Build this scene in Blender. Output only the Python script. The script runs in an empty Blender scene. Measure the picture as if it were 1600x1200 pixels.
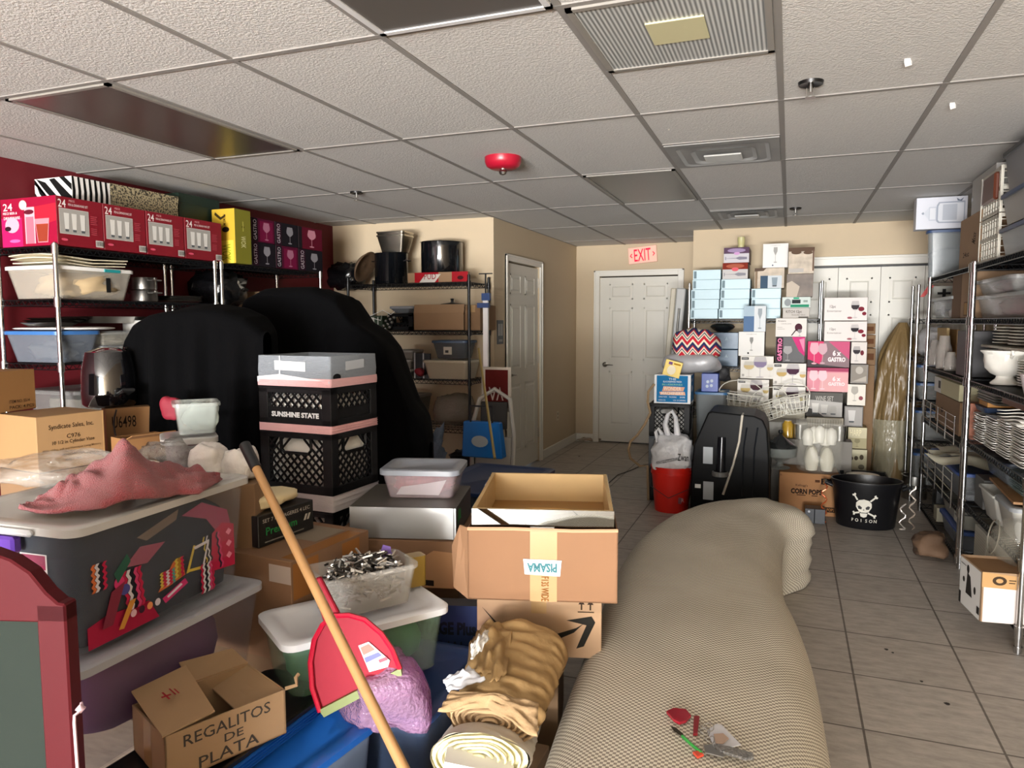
import bpy, math, random
from mathutils import Vector, Matrix, noise
PI = math.pi
C = bpy.context.scene.collection
S = bpy.context.scene
# ------------------------------------------------------------------ camera model
FP, YAW, PITCH, ROLL, CH = 1133.5, .3643, .0848, -.00215, 1.5
def _basis():
    cy, sy, cp, sp = math.cos(YAW), math.sin(YAW), math.cos(PITCH), math.sin(PITCH)
    F = Vector((-sy*cp, cy*cp, -sp)); r0 = Vector((cy, sy, 0)); u0 = r0.cross(F)
    cr, sr = math.cos(ROLL), math.sin(ROLL)
    return r0*cr+u0*sr, -r0*sr+u0*cr, F
CR, CU, CF = _basis()
CO = Vector((0, 0, CH))
def ray(x, y): return CF+CR*((x-800)/FP)-CU*((y-600)/FP)
def aw(x, y, w): return CO+ray(x, y)*w                     # a survey point at forward distance w
def _h(x, y, a, v):
    d = ray(x, y); return CO+d*((v-CO[a])/d[a])
def ax(x, y, v): return _h(x, y, 0, v)
def ay(x, y, v): return _h(x, y, 1, v)
def az(x, y, v): return _h(x, y, 2, v)
# ------------------------------------------------------------------ materials
def lin(c):
    if isinstance(c, str):
        c = c.lstrip('#'); c = [int(c[i:i+2], 16)/255 for i in (0, 2, 4)]
    return tuple((x/12.92 if x <= .04045 else ((x+.055)/1.055)**2.4) for x in c)
_m = {}
def mat(c, rough=.6, metal=0, var=0, vs=30, bump=0, bs=60, spec=.5, emit=0, stretch=None, coat=0, sheen=0):
    k = ('m', c, rough, metal, var, vs, bump, bs, spec, emit, stretch, coat, sheen)
    if k in _m: return _m[k]
    m = bpy.data.materials.new('surface'); m.use_nodes = True; nt = m.node_tree; b = nt.nodes['Principled BSDF']
    L = lin(c); b.inputs['Base Color'].default_value = (*L, 1); b.inputs['Roughness'].default_value = rough
    b.inputs['Metallic'].default_value = metal; b.inputs['Specular IOR Level'].default_value = spec
    if coat: b.inputs['Coat Weight'].default_value = coat
    if sheen: b.inputs['Sheen Weight'].default_value = sheen
    if emit:
        b.inputs['Emission Color'].default_value = (*L, 1); b.inputs['Emission Strength'].default_value = emit
    if var or bump:
        tc = nt.nodes.new('ShaderNodeTexCoord'); src = tc.outputs['Object']
        if stretch:
            mp = nt.nodes.new('ShaderNodeMapping'); mp.inputs['Scale'].default_value = stretch
            nt.links.new(src, mp.inputs[0]); src = mp.outputs[0]
    if var:
        n = nt.nodes.new('ShaderNodeTexNoise'); n.inputs['Scale'].default_value = vs; n.inputs['Detail'].default_value = 4
        r = nt.nodes.new('ShaderNodeMix'); r.data_type = 'RGBA'
        r.inputs[6].default_value = (*[x*(1-var) for x in L], 1); r.inputs[7].default_value = (*[min(1, x*(1+var)) for x in L], 1)
        nt.links.new(src, n.inputs['Vector']); nt.links.new(n.outputs['Fac'], r.inputs[0]); nt.links.new(r.outputs[2], b.inputs['Base Color'])
    if bump:
        n = nt.nodes.new('ShaderNodeTexNoise'); n.inputs['Scale'].default_value = bs; n.inputs['Detail'].default_value = 3
        bp = nt.nodes.new('ShaderNodeBump'); bp.inputs['Strength'].default_value = bump; bp.inputs['Distance'].default_value = .01
        nt.links.new(src, n.inputs['Vector']); nt.links.new(n.outputs['Fac'], bp.inputs['Height']); nt.links.new(bp.outputs[0], b.inputs['Normal'])
    _m[k] = m; return m
def clear(c, fac=.4, rough=.25, tint=None, bump=0, bs=40):
    k = ('c', c, fac, rough, tint, bump, bs)
    if k in _m: return _m[k]
    m = bpy.data.materials.new('clear_plastic'); m.use_nodes = True; nt = m.node_tree; b = nt.nodes['Principled BSDF']
    b.inputs['Base Color'].default_value = (*lin(c), 1); b.inputs['Roughness'].default_value = rough
    t = nt.nodes.new('ShaderNodeBsdfTransparent'); t.inputs[0].default_value = (*(lin(tint) if tint else (1, 1, 1)), 1)
    x = nt.nodes.new('ShaderNodeMixShader'); x.inputs[0].default_value = fac
    o = nt.nodes['Material Output']
    nt.links.new(t.outputs[0], x.inputs[1]); nt.links.new(b.outputs[0], x.inputs[2]); nt.links.new(x.outputs[0], o.inputs[0])
    if bump:
        tc = nt.nodes.new('ShaderNodeTexCoord'); n = nt.nodes.new('ShaderNodeTexNoise'); n.inputs['Scale'].default_value = bs
        bp = nt.nodes.new('ShaderNodeBump'); bp.inputs['Strength'].default_value = bump; bp.inputs['Distance'].default_value = .02
        nt.links.new(tc.outputs['Object'], n.inputs['Vector']); nt.links.new(n.outputs['Fac'], bp.inputs['Height']); nt.links.new(bp.outputs[0], b.inputs['Normal'])
    _m[k] = m; return m
KRAFT = mat('#94775a', .8, var=.1, vs=6, bump=.15, bs=8)
KRAFT2 = mat('#856347', .8, var=.1, vs=5, bump=.2, bs=7)
KRAFTD = mat('#7d6145', .85, var=.12, vs=5, bump=.2, bs=7)
BLACKP = mat('#08080a', .5, spec=.25, bump=.1, bs=30)
CHROME = mat('#c9c9c9', .22, 1)
WIREB = mat('#18191b', .35, .6)
WHITEP = mat('#e9e8e4', .5, var=.03, vs=8)
FROST = clear('#c9cdd0', .32, .3)
CLEARP = clear('#c4c8ca', .2, .15)
GLASS = clear('#dfe6e4', .22, .04)
NAVYL = mat('#24406f', .45)
BLUEL = mat('#3a6dab', .4)
TAPE = mat('#a0825a', .25)
TAPEC = clear('#e0c9a0', .5, .15)
STEEL = mat('#b9b7b2', .28, 1)
PORC = mat('#e6e3da', .2, coat=.3)
# ------------------------------------------------------------------ mesh builder
class MB:
    def __init__(s): s.v = []; s.f = []; s.mi = []; s.uv = None
    def add(s, vs, fs, mi=0):
        b = len(s.v); s.v += [Vector(v) for v in vs]; s.f += [tuple(b+i for i in f) for f in fs]; s.mi += [mi]*len(fs); return s
    def box(s, a, b, mi=0, M=None):
        vs = [Vector((x, y, z)) for z in (a[2], b[2]) for y in (a[1], b[1]) for x in (a[0], b[0])]
        if M: vs = [M@v for v in vs]
        return s.add(vs, [(0, 2, 3, 1), (4, 5, 7, 6), (0, 1, 5, 4), (1, 3, 7, 5), (3, 2, 6, 7), (2, 0, 4, 6)], mi)
    def rod(s, p, q, r, n=6, mi=0, r2=None):
        p = Vector(p); q = Vector(q); d = (q-p).normalized()
        a = d.orthogonal().normalized(); b = d.cross(a); r2 = r if r2 is None else r2
        vs = [p+(a*math.cos(2*PI*i/n)+b*math.sin(2*PI*i/n))*r for i in range(n)]+[q+(a*math.cos(2*PI*i/n)+b*math.sin(2*PI*i/n))*r2 for i in range(n)]
        return s.add(vs, [(i, (i+1) % n, n+(i+1) % n, n+i) for i in range(n)]+[tuple(range(n))[::-1], tuple(range(n, 2*n))], mi)
    def tube(s, pts, r, n=8, mi=0, closed=False):
        P = [Vector(p) for p in pts]; m = len(P); rings = []; a = None
        for i in range(m):
            if closed: t = P[(i+1) % m]-P[i-1]
            else: t = P[min(i+1, m-1)]-P[max(i-1, 0)]
            if t.length < 1e-9: t = Vector((0, 0, 1))
            t.normalize()
            a = (t.orthogonal() if a is None else a-t*a.dot(t))
            if a.length < 1e-6: a = t.orthogonal()
            a = a.normalized(); b = t.cross(a); rr = r[i] if isinstance(r, (list, tuple)) else r
            rings.append([P[i]+(a*math.cos(2*PI*k/n)+b*math.sin(2*PI*k/n))*rr for k in range(n)])
        return s.loft(rings, mi=mi, loop=closed, cap=not closed)
    def loft(s, rings, mi=0, loop=False, cap=True, close=True):
        n = len(rings[0]); m = len(rings); vs = [v for r in rings for v in r]; fs = []
        for i in range(m if loop else m-1):
            j = (i+1) % m
            for k in range(n if close else n-1):
                l = (k+1) % n; fs.append((i*n+k, i*n+l, j*n+l, j*n+k))
        if cap and not loop: fs += [tuple(range(n))[::-1], tuple((m-1)*n+k for k in range(n))]
        return s.add(vs, fs, mi)
    def lathe(s, prof, c=(0, 0, 0), n=28, mi=0, sx=1, sy=1, cap=False):
        c = Vector(c); rings = [[c+Vector((r*math.cos(2*PI*k/n)*sx, r*math.sin(2*PI*k/n)*sy, z)) for k in range(n)] for r, z in prof]
        return s.loft(rings, mi=mi, cap=cap)
    def poly(s, pts, mi=0): return s.add(pts, [tuple(range(len(pts)))], mi)
    def prism(s, pts, off, mi=0):
        off = Vector(off); P = [Vector(p) for p in pts]; n = len(P)
        return s.add(P+[p+off for p in P], [tuple(range(n))[::-1], tuple(range(n, 2*n))]+[(i, (i+1) % n, n+(i+1) % n, n+i) for i in range(n)], mi)
    def grid(s, fn, nu, nv, mi=0, wrapu=False):
        vs = [fn(i/nu, j/nv) for j in range(nv+1) for i in range(nu+1)]
        return s.add(vs, [(j*(nu+1)+i, j*(nu+1)+i+1, (j+1)*(nu+1)+i+1, (j+1)*(nu+1)+i) for j in range(nv) for i in range(nu)], mi)
    def xf(s, M): s.v = [M@v for v in s.v]; return s
    def build(s, name, mats, parent=None, smooth=False, bevel=0, seg=1, label=None):
        me = bpy.data.meshes.new(name); me.from_pydata([tuple(v) for v in s.v], [], s.f)
        if not isinstance(mats, (list, tuple)): mats = [mats]
        for m in mats: me.materials.append(m)
        me.polygons.foreach_set('material_index', s.mi)
        if smooth:
            me.polygons.foreach_set('use_smooth', [True]*len(me.polygons))
            if smooth != 'all': me.set_sharp_from_angle(angle=math.radians(45))
        if s.uv:
            ul = me.uv_layers.new(name='UVMap')
            for l in me.loops: ul.data[l.index].uv = s.uv[l.vertex_index]
        me.update(); o = bpy.data.objects.new(name, me); C.objects.link(o)
        if parent: o.parent = parent
        if bevel:
            b = o.modifiers.new('bevel', 'BEVEL'); b.width = bevel; b.segments = seg; b.limit_method = 'ANGLE'; b.angle_limit = math.radians(40)
        if label: o['label'] = label
        return o
def tag(o, label, cat, group=None, kind=None):
    o['label'] = label; o['category'] = cat
    if group: o['group'] = group
    if kind: o['kind'] = kind
    return o
def thing(name, label, cat, loc=(0, 0, 0), rz=0, group=None):
    o = bpy.data.objects.new(name, None); o.empty_display_size = .05; C.objects.link(o); o.location = loc; o.rotation_euler = (0, 0, rz)
    return tag(o, label, cat, group)
def struct(o): o['kind'] = 'structure'; return o
def solo(mb, name, mats, label, cat, loc=(0, 0, 0), rz=0, group=None, kind=None, **k):
    o = mb.build(name, mats, **k); o.location = loc; o.rotation_euler = (0, 0, rz); return tag(o, label, cat, group, kind)
# ------------------------------------------------------------------ flat print on faces
_tx = {}
def text_mesh(t, bold=False):
    if (t, bold) in _tx: return _tx[(t, bold)]
    c = bpy.data.curves.new('lettering', 'FONT'); c.body = t; c.size = 1; c.resolution_u = 2; c.offset = .048 if bold else .006; c.align_x = 'CENTER'; c.align_y = 'CENTER'
    o = bpy.data.objects.new('lettering', c); C.objects.link(o); bpy.context.view_layer.update()
    me = bpy.data.meshes.new_from_object(o.evaluated_get(bpy.context.evaluated_depsgraph_get()))
    r = ([v.co.copy() for v in me.vertices], [tuple(p.vertices) for p in me.polygons])
    bpy.data.objects.remove(o); bpy.data.curves.remove(c); bpy.data.meshes.remove(me)
    xs = [v.x for v in r[0]] or [0]; ys = [v.y for v in r[0]] or [0]
    cx, cy, w, h = (max(xs)+min(xs))/2, (max(ys)+min(ys))/2, max(xs)-min(xs), max(ys)-min(ys)
    _tx[(t, bold)] = ([Vector((v.x-cx, v.y-cy, 0)) for v in r[0]], r[1], w, h); return _tx[(t, bold)]
def ell(cu, cv, ru, rv, n=16): return [(cu+ru*math.cos(2*PI*i/n), cv+rv*math.sin(2*PI*i/n)) for i in range(n)]
def wineglass(cu, b, w, h, wine=None, col='#b9b9b9', asp=1.0):
    """outline of a stemmed glass, in face units"""
    bowl = [(-.25, .5), (-.48, .62), (-.5, .75), (-.38, 1), (.38, 1), (.5, .75), (.48, .62), (.25, .5), (.06, .45), (-.06, .45)]
    r = [('p', [(cu+x*w, b+y*h) for x, y in bowl], col)]
    if wine: r.append(('p', [(cu+x*w*.9, b+y*h) for x, y in [(-.25, .51), (-.48, .62), (-.5, .76), (.5, .76), (.48, .62), (.25, .51)]], wine))
    r += [('p', [(cu-.03*w, b+.05*h), (cu+.03*w, b+.05*h), (cu+.03*w, b+.46*h), (cu-.03*w, b+.46*h)], col), ('p', ell(cu, b+.04*h, .3*w, .04*h, 10), col)]
    return r
def tumbler(cu, b, w, h, col='#c6c6c2'):
    return [('p', [(cu-.35*w, b), (cu+.35*w, b), (cu+.5*w, b+h), (cu-.5*w, b+h)], col), ('p', [(cu-.33*w, b), (cu+.33*w, b), (cu+.36*w, b+.13*h), (cu-.36*w, b+.13*h)], '#55595c')]
def decal(root, face, dims, shapes, name='printed_panel', rough=.45, base=.0008, emit=0):
    """shapes in 0..1 units of the face; dims = w, d, h of the box; z order = order given"""
    w, d, h = dims
    fr = {'front': (Vector((0, 0, 0)), Vector((1, 0, 0)), Vector((0, 0, 1)), w, h), 'right': (Vector((w, 0, 0)), Vector((0, 1, 0)), Vector((0, 0, 1)), d, h),
          'left': (Vector((0, d, 0)), Vector((0, -1, 0)), Vector((0, 0, 1)), d, h), 'top': (Vector((0, 0, h)), Vector((1, 0, 0)), Vector((0, 1, 0)), w, d)}
    o, U, V, fw, fh = fr[face]; N = U.cross(V); mb = MB(); mats = []; idx = {}
    for i, s in enumerate(shapes):
        col = s[-1]
        if col not in idx:
            idx[col] = len(mats); mats.append(mat(col, .7, emit=emit, spec=.15) if isinstance(col, str) else col)
        off = N*(base+.00025*min(i, 60))
        if s[0] == 'r': P = [(s[1], s[2]), (s[3], s[2]), (s[3], s[4]), (s[1], s[4])]
        elif s[0] == 'p': P = s[1]
        elif s[0] == 'e': P = ell(*s[1:5])
        if s[0] in 'tT':       # T is bold; ('t', text, cu, cv, width, height, [angle], col)
            vs, fs, tw, th = text_mesh(s[1], s[0] == 'T'); a = s[6] if len(s) == 8 else 0
            sx = s[4]*fw/max(tw, 1e-6); sy = s[5]*fh/max(th, 1e-6)
            if a in (90, -90): sx = s[5]*fh/max(tw, 1e-6); sy = s[4]*fw/max(th, 1e-6)
            ca, sa = math.cos(math.radians(a)), math.sin(math.radians(a)); vv = []
            for v in vs:
                x, y = v.x*sx, v.y*sy; x, y = x*ca-y*sa, x*sa+y*ca
                vv.append(o+U*(s[2]*fw+x)+V*(s[3]*fh+y)+off)
            mb.add(vv, fs, idx[col])
        else: mb.poly([o+U*(u*fw)+V*(v*fh)+off for u, v in P], idx[col])
    ob = mb.build(name, mats, root); return ob
# ------------------------------------------------------------------ placing boxes
def AB(p, q, z=None):
    """front-left and front-right corners -> origin, rotation, width"""
    p = Vector(p); q = Vector(q); d = q-p
    return Vector((p.x, p.y, p.z if z is None else z)), math.atan2(d.y, d.x), math.hypot(d.x, d.y)
def fb(axis, val, x0, y0, x1, y1, z=None):
    """pixel rectangle (left, top, right, bottom) on the plane axis=val -> loc, rz, w, h"""
    f = ax if axis == 'x' else ay; ym = (y0+y1)/2
    a = f(x0, ym, val); b = f(x1, ym, val); t = f(x0, y0, val).z; bo = f(x0, y1, val).z if z is None else z
    loc, rz, w = AB(a, b, bo); return loc, rz, w, max(t-bo, .004)
def rr(w, d, r, z=0, x0=0, y0=0, n=4):
    r = min(r, w/2-.0005, d/2-.0005); out = []
    for cx, cy, a in ((w-r, r, -90), (w-r, d-r, 0), (r, d-r, 90), (r, r, 180)):
        for i in range(n+1):
            t = math.radians(a+90*i/n); out.append(Vector((x0+cx+r*math.cos(t), y0+cy+r*math.sin(t), z)))
    return out
def carton(name, label, cat, loc, rz, w, d, h, m=KRAFT, tape=True, shapes=None, group=None, tapem=None, bevel=.002, right=None, left=None, top=None, pname='printed_panel'):
    t = thing(name, label, cat, loc, rz, group)
    MB().box((0, 0, 0), (w, d, h)).build('box_body', m, t, bevel=bevel)
    if tape:
        tw = .025; MB().box((w/2-tw, -.0007, h*.72), (w/2+tw, 0.001, h)).box((w/2-tw, -.0007, h-.001), (w/2+tw, d, h+.0007)).build('packing_tape', tapem or TAPE, t)
    for f, s in (('front', shapes), ('right', right), ('left', left), ('top', top)):
        if s: decal(t, f, (w, d, h), s, pname)
    return t
def open_carton(name, label, cat, loc, rz, w, d, h, m=KRAFT, flaps=((0, 0, 0, 0)), fl=.12, group=None, th=.004, tip=None):
    """flaps: opening angles (deg from vertical, outwards) front, right, back, left; None = no flap"""
    t = thing(name, label, cat, loc, rz, group); b = MB()
    b.box((0, 0, 0), (w, d, th)); b.box((0, 0, 0), (w, th, h)); b.box((0, d-th, 0), (w, d, h)); b.box((0, 0, 0), (th, d, h)); b.box((w-th, 0, 0), (w, d, h))
    b.build('box_body', m, t)
    for i, a in enumerate(flaps):
        if a is None: continue
        a = math.radians(a); lw = w if i % 2 == 0 else d
        M = [Matrix.Translation((0, th/2, h)), Matrix.Translation((w-th/2, 0, h))@Matrix.Rotation(PI/2, 4, 'Z'), Matrix.Translation((w, d-th/2, h))@Matrix.Rotation(PI, 4, 'Z'), Matrix.Translation((th/2, d, h))@Matrix.Rotation(-PI/2, 4, 'Z')][i]@Matrix.Rotation(a, 4, 'X')
        MB().box((.002, -th/2, 0), (lw-.002, th/2, fl), M=M).build('flap', m, t)
    return t
def tubpart(w, d, h, taper=.03, r=.03, th=.003, rim=.008, z0=0):
    mb = MB(); q = taper
    rings = [rr(w-2*q, d-2*q, r, z0, q, q), rr(w, d, r, z0+h-.012, 0, 0), rr(w+2*rim, d+2*rim, r+rim, z0+h-.012, -rim, -rim), rr(w+2*rim, d+2*rim, r+rim, z0+h, -rim, -rim),
             rr(w-2*th, d-2*th, r-th, z0+h, th, th), rr(w-2*q-2*th, d-2*q-2*th, max(r-th, .004), z0+th, q+th, q+th)]
    return mb.loft(rings)
def lidpart(w, d, z, t=.022, rim=.012, r=.04, rec=.008):
    rings = [rr(w+2*rim, d+2*rim, r, z-t*.5, -rim, -rim), rr(w+2*rim, d+2*rim, r, z+t*.35, -rim, -rim), rr(w+2*rim-.012, d+2*rim-.012, r, z+t*.5, -rim+.006, -rim+.006),
             rr(w-.05, d-.05, r, z+t*.5, .025, .025), rr(w-.065, d-.065, r, z+t*.5-rec, .0325, .0325)]
    return MB().loft(rings)
def tub(name, label, cat, loc, rz, w, d, h, bm=FROST, lm=None, taper=.03, r=.03, group=None, lname='lid', lab=None):
    t = thing(name, label, cat, loc, rz, group)
    tubpart(w, d, h, taper, r).build('tub_body', bm, t, smooth=True)
    if lm: lidpart(w, d, h).build(lname, lm, t, smooth=True)
    if lab: decal(t, 'front', (w, d, h), lab, 'sticker', base=.002-min(0, taper*.2))
    return t
def lumpmesh(w, d, h, seed=0, amp=.3, fr=8, n=10, z0=0, x0=0, y0=0, flat=True):
    mb = MB(); s = Vector((seed*7.3, seed*3.1, seed))
    def P(u, v):
        th = 2*PI*u; ph = PI*v-PI/2
        c = Vector((abs(math.cos(ph))**.6*math.copysign(abs(math.cos(th))**.6, math.cos(th)), abs(math.cos(ph))**.6*math.copysign(abs(math.sin(th))**.6, math.sin(th)), math.copysign(abs(math.sin(ph))**.8, math.sin(ph))))
        if u >= .999: th = 0; c = Vector((abs(math.cos(ph))**.6, 0, c.z))
        k = 1+amp*(noise.noise(Vector((c.x*w, c.y*d, c.z*h))*fr+s)-.15)+amp*.4*noise.noise(Vector((c.x*w, c.y*d, c.z*h))*fr*2.7+s)
        p = Vector((c.x*w/2*k, c.y*d/2*k, c.z*h/2*k))
        lo = -h/2 if flat else -h
        return Vector((x0+w/2+p.x, y0+d/2+p.y, z0+h/2+max(p.z, lo)))
    return mb.grid(P, n*2, n)
def lump(name, label, cat, loc, rz, w, d, h, m, seed=0, amp=.3, fr=8, n=12, group=None, **k):
    return solo(lumpmesh(w, d, h, seed, amp, fr, n), name, m, label, cat, loc, rz, group, smooth='all')
def crate(label, loc, rz, w, d, h, m=BLACKP, style='full', group=None, text=None, name='milk_crate'):
    t = thing(name, label, 'crate', loc, rz, group); b = MB(); e = .012; p = .045
    for x in (0, w-p):
        for y in (0, d-p): b.box((x, y, 0), (x+p, y+p, h))
    for y in (0, d-e):
        b.box((0, y, 0), (w, y+e, .035)); b.box((0, y, h-.03), (w, y+e, h))
        b.box((0, y-.003 if y == 0 else y, h-.012), (w, y+e+(0 if y == 0 else .003), h-.004))
    for x in (0, w-e): b.box((x, 0, 0), (x+e, d, .035)); b.box((x, 0, h-.03), (x+e, d, h))
    b.box((0, 0, .002), (w, d, .008))
    b.build('frame', m, t, bevel=.002)
    z0, z1 = (.035, h-.03) if style == 'full' else (h*.48, h-.03)
    hw = .075
    def lat(P, L, nm):
        q = MB(); st = .036; a0, a1 = p, L-p; H = z1-z0; k = -H
        def clip(sgn):
            s = a0-H if sgn > 0 else a0
            e_ = a1 if sgn > 0 else a1+H
            while s < e_:
                pts = []
                for i in range(2): pass
                # line x = s + sgn*(z-z0)
                lo, hi = 0., H
                if sgn > 0: lo = max(lo, a0-s); hi = min(hi, a1-s)
                else: lo = max(lo, s-a1); hi = min(hi, s-a0)
                if hi-lo > .006:
                    A = (s+sgn*lo, z0+lo); B = (s+sgn*hi, z0+hi)
                    if style == 'handle' or style == 'full':
                        # leave the hand hole free
                        cx = L/2
                        if A[1] < z1-.06 < B[1] and abs((s+sgn*(z1-.06-z0))-cx) < hw:
                            B = (s+sgn*(z1-.06-z0), z1-.06)
                        elif A[1] >= z1-.06 and abs(A[0]-cx) < hw: s += st; continue
                    q.rod(P(A[0], A[1]), P(B[0], B[1]), .0045, 4)
                s += st
        clip(1); clip(-1)
        if style == 'full':
            cx = L/2; q.tube([P(cx+hw*sx, zz) for sx, zz in ((-1, z1), (-1, z1-.045), (-.8, z1-.06), (.8, z1-.06), (1, z1-.045), (1, z1))], .007, 4)
        if style == 'half':
            a, bb = P(p, .035), P(L-p, z0); q.add([P(p, .035), P(L-p, .035), P(L-p, z0), P(p, z0)], [(0, 1, 2, 3)])
        q.build(nm, m, t)
    lat(lambda u, z: Vector((u, e/2, z)), w, 'lattice_side'); lat(lambda u, z: Vector((w-e/2, u, z)), d, 'lattice_side')
    lat(lambda u, z: Vector((u, d-e/2, z)), w, 'lattice_side'); lat(lambda u, z: Vector((e/2, u, z)), d, 'lattice_side')
    if text: decal(t, 'front', (w, d, h), text, 'printed_text', base=-e/2+.002)
    return t
def wire_shelf(t, x0, y0, x1, y1, z, m=WIREB, name='shelf', truss=.03, step=.045, wires=True, along='x'):
    b = MB(); r = .0035
    for (p, q) in (((x0, y0), (x1, y0)), ((x0, y1), (x1, y1)), ((x0, y0), (x0, y1)), ((x1, y0), (x1, y1))):
        P = Vector((*p, z)); Q = Vector((*q, z)); L = (Q-P).length; n = max(2, int(L/step))
        b.rod(P, Q, r, 4); b.rod(P-Vector((0, 0, truss)), Q-Vector((0, 0, truss)), r, 4)
        for i in range(n):
            A = P.lerp(Q, i/n); M = P.lerp(Q, (i+.5)/n); B = P.lerp(Q, (i+1)/n); D = Vector((0, 0, truss))
            b.rod(A-D, M, r*.7, 3); b.rod(M, B-D, r*.7, 3)
    if wires:
        if along == 'x':
            n = int((x1-x0)/.03)
            for i in range(1, n): X = x0+(x1-x0)*i/n; b.rod((X, y0, z), (X, y1, z), .002, 3)
        else:
            n = int((y1-y0)/.03)
            for i in range(1, n): Y = y0+(y1-y0)*i/n; b.rod((x0, Y, z), (x1, Y, z), .002, 3)
        for f in (.33, .67):
            if along == 'x': b.rod((x0, y0+(y1-y0)*f, z-.004), (x1, y0+(y1-y0)*f, z-.004), .003, 4)
            else: b.rod((x0+(x1-x0)*f, y0, z-.004), (x0+(x1-x0)*f, y1, z-.004), .003, 4)
    return b.build(name, m, t)
def rack(label, x0, y0, x1, y1, zs, top, postm=CHROME, wirem=WIREB, along='x', group=None, r=.0127):
    t = thing('wire_shelving_unit', label, 'shelf', ((x0+x1)/2, (y0+y1)/2, 0), 0, group)
    X0, X1, Y0, Y1 = -(x1-x0)/2, (x1-x0)/2, -(y1-y0)/2, (y1-y0)/2
    for X in (X0, X1):
        for Y in (Y0, Y1):
            b = MB().rod((X, Y, .02), (X, Y, top), r, 12); b.rod((X, Y, 0), (X, Y, .03), r*1.3, 12); b.rod((X, Y, top-.004), (X, Y, top+.006), r*.8, 12, r2=r*.3)
            for z in zs: b.rod((X, Y, z-.04), (X, Y, z+.012), r*1.45, 12)
            b.build('post', postm, t, smooth=True)
    for z in zs: wire_shelf(t, X0, Y0, X1, Y1, z, wirem, along=along)
    return t
# ================================================================== THE ROOM
CZ = 2.44
WALLC = mat('#c4b296', .75, var=.03, vs=3, bump=.05, bs=90)
REDW = mat('#600c17', .65, var=.04, vs=4, bump=.04, bs=90)
TRIMW = mat('#dedbd2', .4, var=.02, vs=6)
DOORW = mat('#d8d5cb', .45, var=.02, vs=5)
def floor_mat():
    m = bpy.data.materials.new('floor_tile'); m.use_nodes = True; nt = m.node_tree; b = nt.nodes['Principled BSDF']
    tc = nt.nodes.new('ShaderNodeTexCoord'); mp = nt.nodes.new('ShaderNodeMapping'); mp.inputs['Location'].default_value = (.15, .31, 0)
    br = nt.nodes.new('ShaderNodeTexBrick'); br.offset = 0; br.squash = 1
    br.inputs['Scale'].default_value = 1; br.inputs['Brick Width'].default_value = .447; br.inputs['Row Height'].default_value = .452
    br.inputs['Mortar Size'].default_value = .0045; br.inputs['Mortar Smooth'].default_value = .1; br.inputs['Bias'].default_value = 0
    br.inputs['Color1'].default_value = (*lin('#aca59c'), 1); br.inputs['Color2'].default_value = (*lin('#b3aca3'), 1); br.inputs['Mortar'].default_value = (*lin('#6a635c'), 1)
    n = nt.nodes.new('ShaderNodeTexNoise'); n.inputs['Scale'].default_value = 9; n.inputs['Detail'].default_value = 8; n.inputs['Roughness'].default_value = .7
    m2 = nt.nodes.new('ShaderNodeMapping'); m2.inputs['Scale'].default_value = (1, 3, 1)
    n3 = nt.nodes.new('ShaderNodeTexNoise'); n3.inputs['Scale'].default_value = 60; n3.inputs['Detail'].default_value = 3
    cr = nt.nodes.new('ShaderNodeValToRGB'); cr.color_ramp.elements[0].position = .32; cr.color_ramp.elements[0].color = (.62, .6, .58, 1); cr.color_ramp.elements[1].position = .62; cr.color_ramp.elements[1].color = (1.08, 1.06, 1.04, 1)
    mx = nt.nodes.new('ShaderNodeMix'); mx.data_type = 'RGBA'; mx.blend_type = 'MULTIPLY'; mx.inputs[0].default_value = .75
    L = nt.links; L.new(tc.outputs['Object'], mp.inputs[0]); L.new(mp.outputs[0], br.inputs['Vector']); L.new(tc.outputs['Object'], m2.inputs[0]); L.new(m2.outputs[0], n.inputs['Vector'])
    L.new(n.outputs['Fac'], cr.inputs[0]); L.new(br.outputs['Color'], mx.inputs[6]); L.new(cr.outputs[0], mx.inputs[7]); L.new(mx.outputs[2], b.inputs['Base Color'])
    bp = nt.nodes.new('ShaderNodeBump'); bp.inputs['Strength'].default_value = .5; bp.inputs['Distance'].default_value = .003; bp.invert = True
    L.new(br.outputs['Fac'], bp.inputs['Height']); L.new(bp.outputs[0], b.inputs['Normal']); b.inputs['Roughness'].default_value = .5; b.inputs['Specular IOR Level'].default_value = .25
    return m
struct(MB().box((-4.25, -6.8, -.1), (1.65, 9, 0)).build('floor', floor_mat()))
TILEM = mat('#cbc9c5', .9, var=.05, vs=70, bump=.45, bs=110)
struct(MB().box((-4.25, -6.8, CZ), (1.65, 9, CZ+.1)).build('ceiling', TILEM))
g = MB(); tb = .012
cols = [-.06+.61*c for c in range(-6, 3)]; rows = [3.374+1.22*r for r in range(-8, 5)]
for X in cols: g.box((X-tb, -6.8, CZ-.004), (X+tb, 8.9, CZ+.002))
for Y in rows:
    if Y < 8.9: g.box((-4.2, Y-tb, CZ-.0045), (1.6, Y+tb, CZ+.002))
for X0, Y in ((-.67, 2.764), (-.67, 3.984), (-.67, 6.424), (-.67, .324)): g.box((X0, Y-tb, CZ-.0043), (X0+.61, Y+tb, CZ+.002))
struct(g.build('trim_ceiling_grid', mat('#8a8681', .7)))
W = .1
def wall(n, a, b, m=WALLC): return struct(MB().box(a, b).build(n, m))
wall('wall_left', (-4.2-W, -6.8, 0), (-4.2, 6.1, CZ), REDW)
wall('wall_back_left', (-4.2, 6.1, 0), (-2.5-W, 6.2, CZ))
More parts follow.
